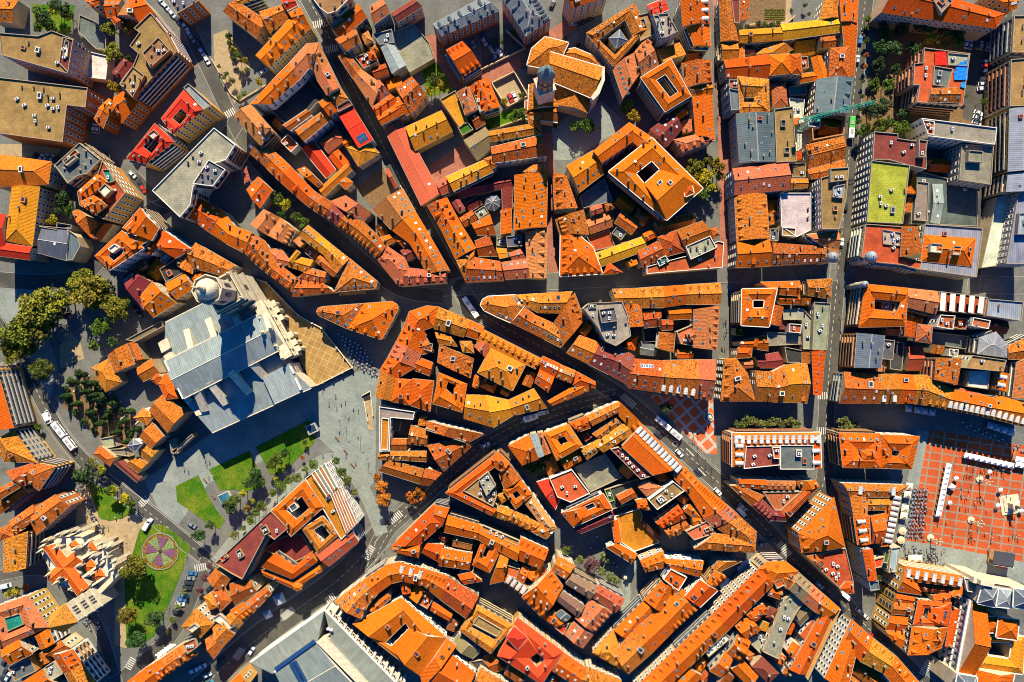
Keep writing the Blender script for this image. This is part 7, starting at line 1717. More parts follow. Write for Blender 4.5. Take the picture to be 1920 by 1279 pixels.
def bus(px, py, ang, L_, label, col=(.75, .75, .7), joint=None, front=None):
    x, y = W(px, py, 3); o = bpy.data.objects.new('bus', None); COL.objects.link(o); o.location = (x, y, 0); o.rotation_euler.z = R(ang); tag(o, label, 'bus')
    segs = [(-L_ / 2, L_ / 2)] if not joint else [(-L_ / 2, -L_ / 2 + L_ * joint), (-L_ / 2 + L_ * joint + .9, L_ / 2)]
    for a, b in segs:
        m = MB(); m.box(((a + b) / 2, 0, .35), (b - a, 2.5, 2.65)); m.box(((a + b) / 2, 0, 3.0), (b - a - .3, 2.2, .14), top=.97); link('body', m.mesh('bus_body', ['painted']), o, color=col)
        m = MB(); m.box(((a + b) / 2, 0, 1.5), (b - a - .6, 2.54, .95)); m.box((b, 0, 1.3), (.06, 2.2, 1.3)); link('window', m.mesh('bus_glass', ['glass_dark']), o)
        for k in (.3, .7):
            m = MB(); m.box((a + (b - a) * k, 0, 3.13), (1.7, 1.3, .28)); link('roof_unit', m.mesh('roof_unit', ['frame_grey']), o)
        for k in (.18, .82):
            for sy in (-1.16, 1.16): link('wheel', CWH, o, (a + (b - a) * k, sy, .5), 0, None, (1.5, 1.2, 1.5))
    if joint:
        m = MB(); xx = -L_ / 2 + L_ * joint; m.box((xx + .45, 0, .4), (1.0, 2.2, 2.5)); link('bellows', m.mesh('bellows', ['dark_metal']), o)
    if front:
        m = MB(); m.box((L_ / 2 - L_ * .27, 0, 2.6), (L_ * .53, 2.53, .44)); m.box((L_ / 2 - L_ * .27, 0, 3.0), (L_ * .52, 2.4, .18)); link('coloured_shell', m.mesh('shell', ['painted']), o, color=front)
bus(117, 818, -52, 15.5, 'long white articulated bus on the avenue by the cypress parterre', joint=.52)
bus(1254, 803, -40, 15, 'white articulated bus on the main street beside the lattice square', joint=.55)
bus(882, 576, -55, 11, 'white bus stopped at the shaded junction by the round nosed roof')
bus(995, 783, 15, 7.0, 'pale minibus on the shaded bus street')
bus(1598, 238, 86, 10, 'white and green bus on the tree lined street', front=(.06, .42, .05))
# ------------------------------------------------------------------ people
def person_mesh(nm, pts, edges):
    """pts: name -> (x, y, z, radius): grown as one skin"""
    me = bpy.data.meshes.new(nm + '_bones'); ks = list(pts); me.from_pydata([pts[k][:3] for k in ks], [(ks.index(a), ks.index(b)) for a, b in edges], [])
    o = bpy.data.objects.new(nm + '_bones', me); COL.objects.link(o)
    md = o.modifiers.new('skin', 'SKIN'); 
    for i, k in enumerate(ks): me.skin_vertices[0].data[i].radius = (pts[k][3], pts[k][3])
    me.skin_vertices[0].data[0].use_root = True
    o.modifiers.new('sub', 'SUBSURF').levels = 1
    dg = bpy.context.evaluated_depsgraph_get(); r = bpy.data.meshes.new_from_object(o.evaluated_get(dg)); r.name = nm
    bpy.data.objects.remove(o)
    r.materials.clear()
    for k in ('cloth', 'dark_cloth', 'skin', 'hair'): r.materials.append(MATS[k])
    for p in r.polygons:
        c = p.center; p.material_index = 1 if c.z < .92 else 0 if c.z < 1.46 and abs(c.y) < .34 and not (c.z < 1.1 and abs(c.y) > .22) else 3 if c.z > 1.66 or (c.z > 1.54 and c.x < -.02) else 2
        p.use_smooth = True
    return r
mat_simple('dark_cloth', (.035, .04, .06), .9, .1)
BON = [('pel', 'chest'), ('chest', 'neck'), ('neck', 'head'), ('head', 'top'), ('head', 'nose'), ('pel', 'hipl'), ('hipl', 'kneel'), ('kneel', 'ankl'), ('ankl', 'toel'), ('pel', 'hipr'), ('hipr', 'kneer'), ('kneer', 'ankr'), ('ankr', 'toer'), ('chest', 'shl'), ('shl', 'ell'), ('ell', 'wrl'), ('wrl', 'hal'), ('chest', 'shr'), ('shr', 'elr'), ('elr', 'wrr'), ('wrr', 'har')]
def pose(st):
    return {'pel': (0, 0, .95, .15), 'chest': (.01, 0, 1.32, .16), 'neck': (.01, 0, 1.5, .065), 'head': (.03, 0, 1.62, .1), 'top': (.02, 0, 1.74, .07), 'nose': (.13, 0, 1.62, .025),
      'hipl': (0, .1, .9, .11), 'kneel': (st * .22 + .03, .1, .5, .07), 'ankl': (st * .28, .1, .08, .045), 'toel': (st * .28 + .16, .11, .04, .04),
      'hipr': (0, -.1, .9, .11), 'kneer': (-st * .1 + .03, -.1, .5, .07), 'ankr': (-st * .34, -.1, .1, .045), 'toer': (-st * .34 + .16, -.11, .04, .04),
      'shl': (0, .21, 1.42, .065), 'ell': (-.06 - st * .15, .27, 1.14, .05), 'wrl': (.06 - st * .2, .28, .9, .035), 'hal': (.09 - st * .2, .28, .8, .03),
      'shr': (0, -.21, 1.42, .065), 'elr': (-.06 + st * .12, -.27, 1.14, .05), 'wrr': (.12 + st * .2, -.28, .92, .035), 'har': (.17 + st * .2, -.28, .83, .03)}
PM = [person_mesh('person_standing', pose(.25), BON), person_mesh('person_walking', pose(1), BON)]
PCOL = [((.65, .63, .6), 'pale'), ((.04, .05, .09), 'dark'), ((.5, .04, .03), 'red'), ((.07, .17, .4), 'blue'), ((.6, .4, .03), 'yellow'), ((.2, .2, .21), 'grey')]
prnd = random.Random(77)
def person(px, py, where, group):
    x, y = W(px, py, 1.2); c, cw = prnd.choice(PCOL); o = link('person', prnd.choice(PM), None, (x, y, .17), prnd.uniform(0, 6.28), jit(c, .2, prnd)); o.scale = (1.12,) * 3
    tag(o, 'small figure in a %s top %s' % (cw, where), 'person', group)
def people(where, group, x0, y0, x1, y1, n, skip=None):
    k = 0
    while k < n:
        x, y = prnd.uniform(x0, x1), prnd.uniform(y0, y1)
        if skip and skip(x, y): continue
        person(x, y, where, group); k += 1
people('in the crowd near the white stalls', 'people by the white stalls', 1806, 866, 1905, 893, 34)
people('walking across the open red square', 'people on the red square', 1755, 900, 1915, 1015, 46, lambda x, y: 1755 < x < 1792 and y < 972)
people('at the cafe tables on the red square edge', 'people at the square cafe', 1700, 915, 1738, 1010, 40)
people('at the orange terrace tables below the red square', 'people at the lower cafe', 1692, 1022, 1775, 1060, 30)
people('walking on the pale cathedral square', 'people on the cathedral square', 600, 720, 695, 880, 18)
people('on the cathedral lawn paths', 'people on the lawn paths', 340, 860, 400, 900, 7)
people('on the gravel square by the gothic church', 'people on the gravel square', 160, 960, 250, 1060, 9)
people('on the tan cathedral terrace', 'people on the cathedral terrace', 566, 640, 600, 660, 2)
people('crossing at the street corner by the lawn', 'people at the crossing', 660, 1030, 720, 1050, 9)
people('strolling on the paved lane by the shopping street', 'people on the lane', 1352, 545, 1364, 660, 9)
people('on the pavement of the tree lined street', 'people on the tree lined street', 1572, 470, 1590, 620, 8)
people('on the lattice paved square', 'people on the lattice square', 1290, 780, 1335, 840, 8)
people('strolling down the rose paved lane', 'people on the rose lane', 1342, 20, 1360, 420, 14)
people('standing in the terrace square', 'people in the terrace square', 1050, 1000, 1170, 1100, 8)
# ------------------------------------------------------------------ stalls, parasols, tables, lamps
def canopy_meshes():
    m = MB(); a = 1.65; h0, h1 = 2.3, 3.5
    c = [(-a, -a), (a, -a), (a, a), (-a, a)]
    for i in range(4):
        p, q = c[i], c[(i + 1) % 4]; m.face([(*p, h0), (*q, h0), (0, 0, h1)]); m.face([(*p, h0 - .3), (*q, h0 - .3), (*q, h0), (*p, h0)])
    can = m.mesh('canopy', ['cloth']); m = MB(); m.tube((0, 0, 0), (0, 0, 2.3), .05, 6); leg = m.mesh('leg', ['steel']); m = MB(); m.box((0, 0, .05), (2.6, .7, .85)); tab = m.mesh('counter', ['wood'])
    m = MB(); n = 8; r = 1.7
    for k in range(n):
        A_, B_ = [(r * math.cos(2 * math.pi * j / n), r * math.sin(2 * math.pi * j / n)) for j in (k, k + 1)]; m.face([(*A_, 2.2), (*B_, 2.2), (0, 0, 2.85)]); m.face([(*A_, 2.02), (*B_, 2.02), (*B_, 2.2), (*A_, 2.2)])
    um = m.mesh('canopy', ['cloth']); m = MB(); m.tube((0, 0, 0), (0, 0, 2.95), .045, 6); m.box((0, 0, 0), (.6, .6, .1)); po = m.mesh('pole', ['steel'])
    m = MB(); m.lathe((0, 0), [(.05, 0), (.05, .72), (.42, .72), (.42, .76), (0, .76)], 10); m.lathe((0, 0), [(.28, 0), (.28, .04), (0, .05)], 8); tb = m.mesh('table_top', ['steel'])
    m = MB(); m.box((0, 0, .42), (.42, .42, .05)); m.box((-.2, 0, .47), (.05, .42, .42))
    for sx in (-.18, .18):
        for sy in (-.18, .18): m.box((sx, sy, 0), (.04, .04, .42))
    return can, leg, tab, um, po, tb, m.mesh('chair', ['dark_metal'])
CAN, LEG, CTR, UMB, POLE, TBL, CHR = canopy_meshes()
def stall(px, py, ang, where, col=(.80, .78, .72), k=1.0, name='market_stall', cw='white'):
    x, y = W(px, py, 3); o = bpy.data.objects.new(name, None); COL.objects.link(o); o.location = (x, y, .15); o.rotation_euler.z = R(ang)
    link('canopy', CAN, o, color=jit(col, .04), scale=(k, k, 1))
    for sx in (-1.55, 1.55):
        for sy in (-1.55, 1.55): link('leg', LEG, o, (sx * k, sy * k, 0))
    link('counter', CTR, o, (0, -1 * k, 0)); pend(o, '%s peaked tent %s' % (cw, where), 'stall', px, py, None)
for k in range(10): stall(1780 - 2.05 * k, 875 + 10.0 * k, -12, 'in the upright row on the red square', k=.78)
for k in range(9): stall(1815 + 10.3 * k, 855 + 2.3 * k, -10, 'in the slanting row on the red square', k=.8)
for k in range(2):
    for j in range(2): stall(1911 + 10 * k, 862 + 10 * j + 2 * k, -10, 'at the stall corner by the right edge', k=.78)
stall(1787, 914, -35, 'beside the stall row on the red square', k=.8)
stall(1724, 1048, 0, 'among the orange terrace tables', (.75, .66, .5), 1.0, cw='cream'); stall(1711, 1048, 0, 'among the orange terrace tables', (.75, .66, .5), 1.0, cw='cream')
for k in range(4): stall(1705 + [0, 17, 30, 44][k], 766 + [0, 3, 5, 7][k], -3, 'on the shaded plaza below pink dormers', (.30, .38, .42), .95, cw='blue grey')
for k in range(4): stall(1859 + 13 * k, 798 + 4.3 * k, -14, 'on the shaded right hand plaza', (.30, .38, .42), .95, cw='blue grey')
stall(523, 1124, 25, 'on the shaded boulevard corner', (.50, .52, .52), 1.5, cw='grey'); stall(501, 1153, 25, 'on the shaded boulevard corner', (.50, .52, .52), 1.1, cw='grey')
for k in range(4): stall(1706 - [0, 3, 8, 10][k], [913, 928, 954, 968][k], -8, 'along the square house fronts', (.72, .6, .42), 1.0, cw='cream')
def parasol(px, py, where, col=(.80, .78, .72), k=1.0, cw='white'):
    x, y = W(px, py, 2.5); o = bpy.data.objects.new('parasol', None); COL.objects.link(o); o.location = (x, y, .12)
    link('canopy', UMB, o, (0, 0, 0), prnd.uniform(0, 1), jit(col, .05), (k, k, 1)); link('pole', POLE, o); pend(o, '%s round parasol %s' % (cw, where), 'parasol', px, py)
for p in ((1794, 897), (1857, 885), (1877, 919), (1872, 948), (1909, 943), (1916, 958), (1782, 943)): parasol(*p, 'on the red square', k=.62)
for p in ((1693, 996), (1690, 1013)): parasol(*p, 'by the square house fronts', (.6, .46, .26), 1.1, 'cream')
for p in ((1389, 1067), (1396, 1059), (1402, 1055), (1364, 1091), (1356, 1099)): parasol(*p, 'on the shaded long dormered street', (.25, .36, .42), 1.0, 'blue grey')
for p in ((1467, 940), (1461, 948), (1459, 943)): parasol(*p, 'on the roof terrace of the triangular block', (.6, .36, .03), .8, 'yellow')
def table(px, py, where, grp):
    x, y = W(px, py, .7); o = bpy.data.objects.new('cafe_table', None); COL.objects.link(o); o.location = (x, y, .12); link('table_top', TBL, o)
    for k in range(3):
        a = k * 2.1 + prnd.uniform(0, 2); link('chair', CHR, o, (.75 * math.cos(a), .75 * math.sin(a), 0), a + math.pi)
    o['label'] = where; o['category'] = 'cafe table'; o['group'] = grp
    LABELS.setdefault(where, []).append(o.name)
for k in range(46):
    u, v = k % 8, k // 8; table(636 + u * 7 + v * 5.5 + prnd.uniform(-1.5, 1.5), 626 + u * 4.4 + v * 11 + prnd.uniform(-1.5, 1.5), 'small pale cafe table in the shaded square by the island block', 'shaded cafe terrace')
def tables(x0, y0, x1, y1, n, lab, grp):
    for k in range(n): table(prnd.uniform(x0, x1), prnd.uniform(y0, y1), lab, grp)
for k in range(60):
    v, u = divmod(k, 5); table(1704 + u * 6.2 + 10 - v * 1.0 + prnd.uniform(-1, 1), 920 + v * 7.8 + prnd.uniform(-1, 1), 'dark cafe table with chairs on the red square edge', 'red square cafe')
tables(1692, 1024, 1772, 1058, 26, 'cafe table with chairs on the grey strip below the red square', 'lower square cafe')
for k in range(26): table(148 + k * 1.9 + prnd.uniform(-6, 6), 922 + k * 3.2 + prnd.uniform(-4, 4), 'pale cafe table on the gravel square by the avenue lawn', 'gravel cafe')
tables(158, 1140, 186, 1180, 14, 'cafe table in the shadow of the gothic tower', 'tower shadow cafe')
tables(1050, 1005, 1165, 1075, 20, 'cafe table in the shaded terrace square', 'terrace square cafe')
for k in range(16): table(1805 + k * 7.5, 792 + k * 3.2 + (k % 2) * 6, 'cafe table on the shaded plaza under the white dormers', 'shaded plaza cafe')
def lamp_meshes():
    m = MB(); m.lathe((0, 0), [(.16, 0), (.1, .6), (.07, 5.6)], 8); m.tube((0, 0, 5.5), (1.1, 0, 5.9), .045, 5); po = m.mesh('lamp_post', ['dark_metal']); m = MB(); m.box((1.15, 0, 5.8), (.6, .26, .14)); hd = m.mesh('lamp_head', ['frame_grey'])
    return po, hd
LPO, LHD = lamp_meshes()
def lamp(px, py, ang, where):
    x, y = W(px, py); o = bpy.data.objects.new('street_lamp', None); COL.objects.link(o); o.location = (x, y, .1); o.rotation_euler.z = R(ang); link('post', LPO, o); link('lamp_head', LHD, o); pend(o, 'slim dark street lamp ' + where, 'street lamp', px, py)
for q in ((238, 1004), (238, 1018), (305, 980), (328, 1002), (345, 1012), (352, 1045), (318, 1140), (300, 1190)): lamp(*q, 20, 'by the flower wheel lawn')
for q in ((210, 868), (150, 850), (100, 775), (118, 708), (150, 668)): lamp(*q, 30, 'along the avenue')
for q in ((1308, 848), (1322, 862), (1334, 878), (1290, 830)): lamp(*q, 40, 'along the main street pavement')
for q in ((676, 820), (650, 800), (690, 860)): lamp(*q, 0, 'on the cathedral square')
for q in ((1580, 300), (1584, 200), (1602, 70), (1576, 600), (1570, 700)): lamp(*q, 0, 'along the tree lined street')
def ornate(px, py, n):
    x, y = W(px, py); t = Thing('ornate_lamp', 'tall ornate candelabra lamp on a tan ring of the red square', 'street lamp', x, y); del LABELS['tall ornate candelabra lamp on a tan ring of the red square'][-1]
    m = MB(); m.lathe((x, y), [(1.7, .15), (1.7, .6), (.8, .9), (.5, 1.6), (.2, 2), (.14, 8.5), (.3, 8.7), (0, 9.2)], 12); t.part('post', m, ['pale_stone'])
    for k in range(5):
        a = k * 1.2566; m = MB(); m.tube((x, y, 7.4), (x + 1.5 * math.cos(a), y + 1.5 * math.sin(a), 7.9), .06, 5); m.lathe((x + 1.5 * math.cos(a), y + 1.5 * math.sin(a)), [(.1, 7.9), (.32, 8.2), (.25, 8.6), (0, 8.75)], 8); t.part('lantern', m, ['pale_stone'])
    pend(t.o, 'tall ornate candelabra lamp on the red square', 'street lamp', px, py)
for k, q in enumerate(((1744, 1008), (1820, 975), (1836, 898))): ornate(*q, k)
def monument():
    x, y = W(1893, 946); t = Thing('monument', 'stone statue on a stepped plinth in the middle of the red square', 'monument', x, y)
    m = MB(); m.box((x, y, .15), (9, 9, .3), .15); m.box((x, y, .45), (6, 6, .4), .15); t.part('steps', m, ['pale_stone'])
    m = MB(); m.box((x, y, .85), (2.6, 2.6, 4), .15, top=.85); m.box((x, y, 4.85), (2.8, 2.8, .4), .15); t.part('plinth', m, ['pale_stone'])
    m = MB(); m.lathe((x, y), [(.7, 5.25), (.55, 6.4), (.65, 7.4), (.5, 8.1), (.2, 8.3), (.3, 8.7), (0, 9)], 10); m.tube((x + .5, y, 7.8), (x + 1.3, y, 9.4), .16); t.part('statue', m, ['dark_metal'])
monument()
def stage():
    x, y = W(1876, 1046, 3); t = Thing('stage', 'black roofed concert stage with white edge at the foot of the red square', 'stage', x, y); a = R(-9)
    m = MB(); m.box((x, y, .15), (9, 6, 1.1), a); t.part('platform', m, ['wood']); m = MB(); m.box((x, y, 5.4), (9.6, 6.6, .4), a); t.part('roof', m, ['dark_metal'])
    m = MB(); m.box((x, y - 3.2, 4.9), (9.6, .5, .9), a); t.part('front_edge', m, ['white_trim'])
    for sx in (-4.4, 4.4):
        for sy in (-2.9, 2.9): m = MB(); m.box((x + sx, y + sy, .15), (.3, .3, 5.3)); t.part('truss', m, ['steel'])
stage()
cars('parked by the concert stage', 'r1880,1062,-10')
def fountain(px, py, r, label):
    x, y = W(px, py); t = Thing('fountain', label, 'fountain', x, y); m = MB(); m.lathe((x, y), [(r, .1), (r, .7), (r - .35, .7), (r - .35, .3)], 8); t.part('basin', m, ['pale_stone'])
    m = MB(); m.lathe((x, y), [(r - .35, .5), (0, .51)], 8); t.part('water', m, ['glass_blue']); m = MB(); m.lathe((x, y), [(.8, .4), (.4, 1.2), (.3, 2.4), (1.1, 2.7), (.3, 2.9), (.25, 3.9), (.4, 4.1), (0, 4.6)], 10); t.part('column', m, ['pale_stone'])
fountain(1328, 782, 2.4, 'octagonal fountain at the edge of the lattice paved square'); fountain(1172, 1080, 1.5, 'small round fountain in the shaded terrace square')
# ------------------------------------------------------------------ crane, site, tarpaulins, pergolas
def crane():
    gcol = (.02, .36, .22); bx, by = W(1495, 246); z = 25
    tx, ty = W(1537, 209, z); t = Thing('tower_crane', 'green tower crane reaching over the tree lined street', 'crane', bx, by)
    def lattice(a, b, w_, nm, up=(0, 0, 1)):
        a, b = Vector(a), Vector(b); d = b - a; L_ = d.length; d.normalize(); u = d.orthogonal().normalized(); v = d.cross(u); m = MB(); n = max(4, int(L_ / w_ / 1.1))
        cs = [(u * sx + v * sy) * w_ / 2 for sx, sy in ((-1, -1), (1, -1), (1, 1), (-1, 1))]
        for c in cs: m.tube(a + c, b + c, .09, 4)
        for k in range(n):
            for i in range(4):
                p = a + d * (L_ * k / n) + cs[i]; q = a + d * (L_ * (k + 1) / n) + cs[(i + 1) % 4]; m.tube(p, q, .06, 3)
        t.part(nm, m, ['painted'], gcol)
    tx, ty = bx, by
    m = MB(); m.box((bx, by, 0), (4.5, 4.5, .6)); t.part('base', m, ['pale_stone'])
    lattice((bx, by, .6), (bx, by, z), 1.5, 'mast')
    ex, ey = W(1642, 191, z); d = (Vector((ex, ey)) - Vector((bx, by))).normalized()
    lattice((bx, by, z), (ex, ey, z), 1.3, 'jib'); lattice((bx, by, z), (bx - d.x * 8, by - d.y * 8, z), 1.3, 'counter_jib')
    m = MB(); m.box((bx - d.x * 7, by - d.y * 7, z - 1.8), (2.2, 1.6, 1.6), math.atan2(d.y, d.x)); t.part('counterweight', m, ['pale_stone'])
    m = MB(); m.box((bx + .6, by - 1.2, z - 2), (1.5, 1.3, 1.9)); t.part('cab', m, ['painted'], gcol)
    m = MB(); m.tube((bx, by, z), (bx, by, z + 5), .3, 4); m.tube((bx, by, z + 5), (bx + (ex - bx) * .6, by + (ey - by) * .6, z + .7), .05, 3); m.tube((bx, by, z + 5), (bx - d.x * 7, by - d.y * 7, z + .6), .05, 3); t.part('apex', m, ['painted'], gcol)
crane()
def site():
    x, y = W(1552, 240, 8); t = Thing('building_site', 'gutted building shell with rust orange sheeting beside the green crane', 'building site', x, y)
    o = wpoly('1521,222 1550,211 1586,219 1583,252 1524,263', 11); o = ccw(o); i_ = offset(o, [.5] * len(o)); m = MB(); n = len(o)
    for k in range(n):
        a, b, c, d = o[k], o[(k + 1) % n], i_[(k + 1) % n], i_[k]; m.face([(*a, 0), (*b, 0), (*b, 11), (*a, 11)]); m.face([(*a, 11), (*b, 11), (*c, 11), (*d, 11)]); m.face([(*c, 0), (*d, 0), (*d, 11), (*c, 11)])
    t.part('shell_wall', m, ['plaster_wall'], (.45, .2, .08)); m = MB(); m.face([(*p, 2.2) for p in i_]); t.part('rubble_floor', m, ['soil'])
    m = MB(); p = wpoly('1522,222 1550,211 1586,219 1584,226 1550,219 1524,229', 11.3); m.face([(*q, 11.3) for q in ccw(p)]); t.part('sheeting', m, ['cloth'], (.55, .10, .02))
    for k in range(5):
        m = MB(); a, b = W(1526 + 10 * k, 232, 6), W(1528 + 10 * k, 256, 6); m.tube((*a, 6), (*b, 6), .2, 4); t.part('beam', m, ['wood'])
site()
def sheet(name, label, pts, z, col, cat):
    p = ccw(wpoly(pts, z)); m = MB(); n = 9; xs = [q[0] for q in p]; ys = [q[1] for q in p]; rnd = random.Random(label)
    for i in range(n):
        for j in range(n):
            q = [(min(xs) + (max(xs) - min(xs)) * (i + a) / n, min(ys) + (max(ys) - min(ys)) * (j + b) / n) for a, b in ((0, 0), (1, 0), (1, 1), (0, 1))]
            if inside(p, sum(c[0] for c in q) / 4, sum(c[1] for c in q) / 4): m.face([(x, y, z + .18 * math.sin(x * 2.1 + y) * math.cos(y * 1.7 - x)) for x, y in q])
    x, y = sum(xs) / len(xs), sum(ys) / len(ys); m.v = [(a - x, b - y, c) for a, b, c in m.v]; o = link(name, m.mesh(name, ['cloth']), None, (x, y, 0), 0, col); tag(o, label, cat)
sheet('tarpaulin', 'bright red tarpaulin spread on the flat roof in the top right park', '1754,97 1773,98 1776,122 1753,122', 17.6, (.72, .02, .01), 'tarpaulin')
sheet('tarpaulin', 'crumpled blue tarpaulin on the edge of the flat roof in the top right park', '1802,118 1814,112 1813,150 1789,150 1791,125', 17.6, (.01, .16, .52), 'tarpaulin')
sheet('tarpaulin', 'small blue tarpaulin below the larger blue one', '1802,154 1811,154 1811,165 1801,164', 17.6, (.01, .2, .5), 'tarpaulin')
sheet('awning', 'turquoise awning over the lower corner of the terrace square', '1049,1036 1066,1043 1062,1050 1048,1042', 4, (.02, .42, .42), 'awning')
sheet('awning', 'jade awning spanning the lane beside the ochre corner roof', '1147,1175 1169,1153 1168,1165 1149,1182', 5, (.03, .36, .22), 'awning')
sheet('awning', 'long white awning on the street below the lawn', '291,1228 326,1204 330,1209 296,1233', 4, (.78, .75, .68), 'awning')
sheet('awning', 'long tan awning along the wedge block front', '636,549 686,545 686,551 637,555', 4, (.5, .3, .1), 'awning')
def pergola(label, a, b, c, d, z, n, cols):
    A, Bq, Cq, D = [Vector(W(*q, z)) for q in (a, b, c, d)]; ctr = (A + Bq + Cq + D) / 4; t = Thing('pergola', label, 'pergola', ctr.x, ctr.y)
    for k in range(n):
        p, q = A.lerp(Bq, (k + .5) / n), D.lerp(Cq, (k + .5) / n); an = math.atan2(q.y - p.y, q.x - p.x); m = MB(); cc = (p + q) / 2; m.box((cc.x, cc.y, z), ((q - p).length, (A - Bq).length / n * .55, .12), an); t.part('slat', m, ['painted'], cols[k % len(cols)])
    for p in (A, Bq, Cq, D): m = MB(); m.tube((p.x, p.y, z - 2.5), (p.x, p.y, z), .12, 6); t.part('post', m, ['steel'])
pergola('striped white and green slatted awning on the roof above the boulevard trees', (583, 889), (610, 867), (634, 912), (612, 932), 19, 9, [(.7, .66, .55), (.4, .12, .04), (.7, .66, .55), (.1, .24, .14)])
pergola('cream and brown slatted pergola on the pergola block terrace', (618, 925), (644, 915), (672, 978), (648, 1000), 19, 12, [(.7, .62, .48), (.34, .14, .06)])
pergola('pale beamed pergola over the orange roof terrace', (1760, 548), (1850, 558), (1846, 588), (1758, 582), 17, 5, [(.66, .58, .45)])
pergola('rust scaffold frame in the ruined yard', (450, 318), (462, 312), (470, 338), (458, 344), 9, 7, [(.5, .12, .05)])
def ramp():
    x, y = W(691, 765); t = Thing('ramp_entrance', 'ramp entrance with stone rim and yellow floor on the cathedral square', 'ramp', x, y)
    for a, b in (('679,742', '695,733'), ('695,733', '700,780'), ('683,752', '690,790')):
        p, q = Vector(W(*parse_pts(a)[0])), Vector(W(*parse_pts(b)[0])); m = MB(); c = (p + q) / 2; m.box((c.x, c.y, 0), ((q - p).length, .4, 1.0), math.atan2(q.y - p.y, q.x - p.x)); t.part('rim', m, ['pale_stone'])
    m = MB(); m.face([(*W(a, b), .13) for a, b in ((684, 752), (690, 790), (699, 790), (698, 750))][::1] if False else [(*p, .13) for p in ccw([W(684, 752), W(690, 806), (W(700, 808)), W(697, 750)])]); t.part('floor', m, ['sand_gravel'])
    m = MB(); m.face([(*p, .16) for p in ccw([W(681, 741), W(695, 735), W(696, 748), W(683, 752)])]); t.part('opening', m, ['rubber'])
ramp()
def glass_shelter():
    x, y = W(587, 803); t = Thing('archaeology_shelter', 'grey glazed stair shelter on the shaded lawn by the cathedral square', 'shelter', x, y); a = R(25)
    m = MB(); m.box((x, y, 0), (5, 4.5, 2.6), a); t.part('wall', m, ['frame_grey']); m = MB(); m.box((x, y, 2.6), (3.6, 3.2, .1), a); t.part('glass_roof', m, ['glass_dark'])
    x, y = W(424, 932); t = Thing('glass_pavilion', 'glass roofed pavilion sunk in the lawn beside shrubs', 'pavilion', x, y); m = MB(); m.box((x, y, 0), (5.5, 4.5, 1.8), a); t.part('base', m, ['pale_stone']); m = MB(); m.box((x, y, 1.8), (5, 4, .15), a); t.part('roof', m, ['glass_blue'])
    for k, (px, py) in enumerate(((385, 900), (400, 930), (632, 822), (648, 846), (661, 872))):
        x, y = W(px, py); m = MB(); m.box((0, 0, .4), (2.6, .6, .08)); m.box((0, .3, .45), (2.6, .08, .45)); o = link('bench', m.mesh('bench', ['wood']), None, (x, y, .14), R(-50)); pend(o, 'reddish wooden bench beside the cathedral lawns', 'bench', px, py); 
        for sx in (-1, 1): m = MB(); m.box((0, 0, 0), (.1, .5, .42)); link('leg', m.mesh('leg', ['dark_metal']), o, (sx, 0, 0))
glass_shelter()
def wall_run(label, pts, h, t_=.4):
    p = [W(*q) for q in parse_pts(pts)]; m = MB()
    for a, b in zip(p, p[1:]): m.box(((a[0] + b[0]) / 2, (a[1] + b[1]) / 2, 0), (math.dist(a, b) + t_, t_, h), math.atan2(b[1] - a[1], b[0] - a[0]))
    c = (sum(q[0] for q in p) / len(p), sum(q[1] for q in p) / len(p)); m.v = [(x - c[0], y - c[1], z) for x, y, z in m.v]; o = link('garden_wall', m.mesh('garden_wall', ['plaster_wall']), None, (*c, 0), 0, (.58, .42, .24)); tag(o, label, 'wall')
wall_run('ochre garden wall round the sandy yard with two cars', '922,158 964,137 990,182 950,203 922,158', 2.5)
wall_run('low wall round the slate range parking yard', '902,132 985,92 950,60', 2)
wall_run('ochre wall along the convent garden', '1402,50 1474,46 1486,34', 3)
wall_run('wall round the garden court with dark lawn', '905,222 912,248 988,222', 2.6)
wall_run('long stone wall of the shaded walled garden', '752,350 800,440 805,470', 3)
wall_run('pale kerb wall of the traffic island', '398,112 434,178 450,190 500,160', 1)
infill()
settle()
facades()
dup = {k: v for k, v in LABELS.items() if len(v) > 1}
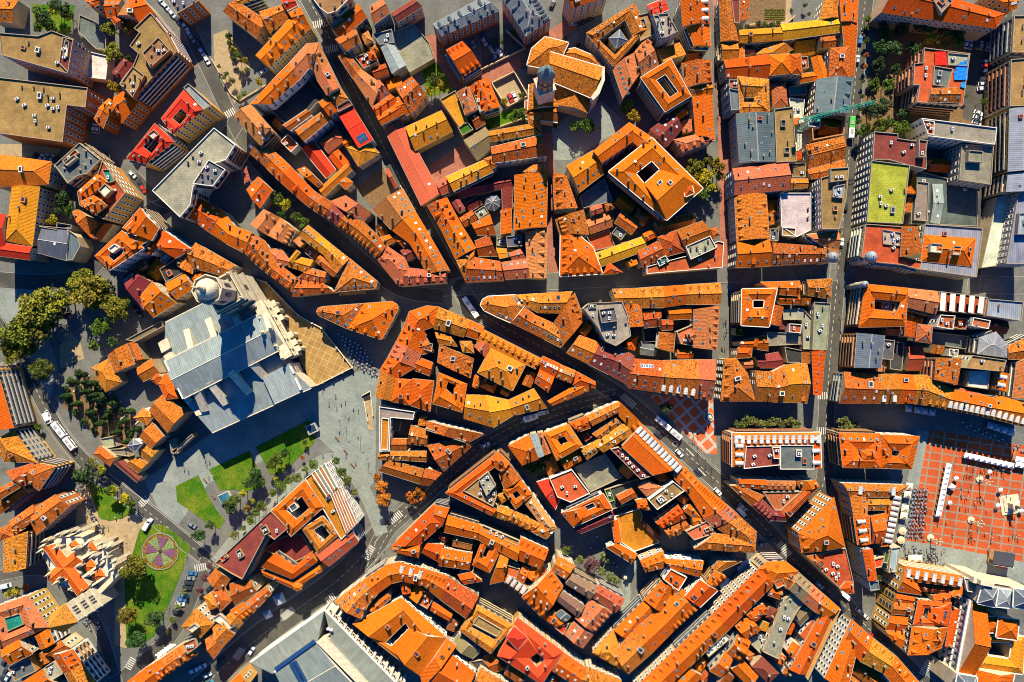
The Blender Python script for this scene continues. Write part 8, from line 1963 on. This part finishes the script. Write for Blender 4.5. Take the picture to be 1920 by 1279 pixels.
for k, v in LABELS.items():
    n = len(k.split())
    if n < 4 or n > 16: print('LABEL WORDS', n, k)
# ------------------------------------------------------------------ light, sky, camera
SUN_EL, SUN_AZ = R(39.5), R(-1)                  # the sun stands above the top of the photo, shadows run straight down it
w = bpy.data.worlds.new('World'); scene.world = w; w.use_nodes = True
nt = w.node_tree; bg = nt.nodes['Background']
sky = nt.nodes.new('ShaderNodeTexSky'); sky.sky_type = 'NISHITA'; sky.sun_disc = False
sky.sun_elevation = SUN_EL; sky.sun_rotation = SUN_AZ; sky.air_density = 1.6; sky.dust_density = 0.2; sky.ozone_density = 3.0
tint = nt.nodes.new('ShaderNodeMix'); tint.data_type = 'RGBA'; tint.blend_type = 'MULTIPLY'; tint.inputs[0].default_value = 1
nt.links.new(sky.outputs[0], tint.inputs[6]); tint.inputs[7].default_value = (0.05, 0.50, 1.35, 1)      # a deep clear teal blue sky
nt.links.new(tint.outputs[2], bg.inputs['Color']); bg.inputs['Strength'].default_value = 0.055
L = bpy.data.lights.new('sun', 'SUN'); L.energy = 5.0; L.angle = R(0.5); L.color = (1.0, 0.89, 0.70)
so = bpy.data.objects.new('sun', L); COL.objects.link(so)
d = Vector((math.sin(SUN_AZ) * math.cos(SUN_EL), math.cos(SUN_AZ) * math.cos(SUN_EL), math.sin(SUN_EL)))   # towards the sun
so.rotation_euler = d.to_track_quat('Z', 'Y').to_euler(); so.location = d * 300
cam = bpy.data.cameras.new('drone_camera'); cam.sensor_width = 36; cam.lens = 36 * H / (1920 * S); cam.clip_end = 3000; cam.clip_start = 1
co = bpy.data.objects.new('drone_camera', cam); COL.objects.link(co); co.location = (0, 0, H); co.rotation_euler = (0, 0, 0)
scene.camera = co
scene.view_settings.view_transform = 'Standard'; scene.view_settings.look = 'None'; scene.view_settings.exposure = 1.04; scene.view_settings.gamma = 1
scene.cycles.filter_width = 1.0; scene.cycles.max_bounces = 5; scene.cycles.diffuse_bounces = 1; scene.cycles.glossy_bounces = 2; scene.cycles.transmission_bounces = 2
print('objects', len(bpy.data.objects), 'shared labels', len(dup))
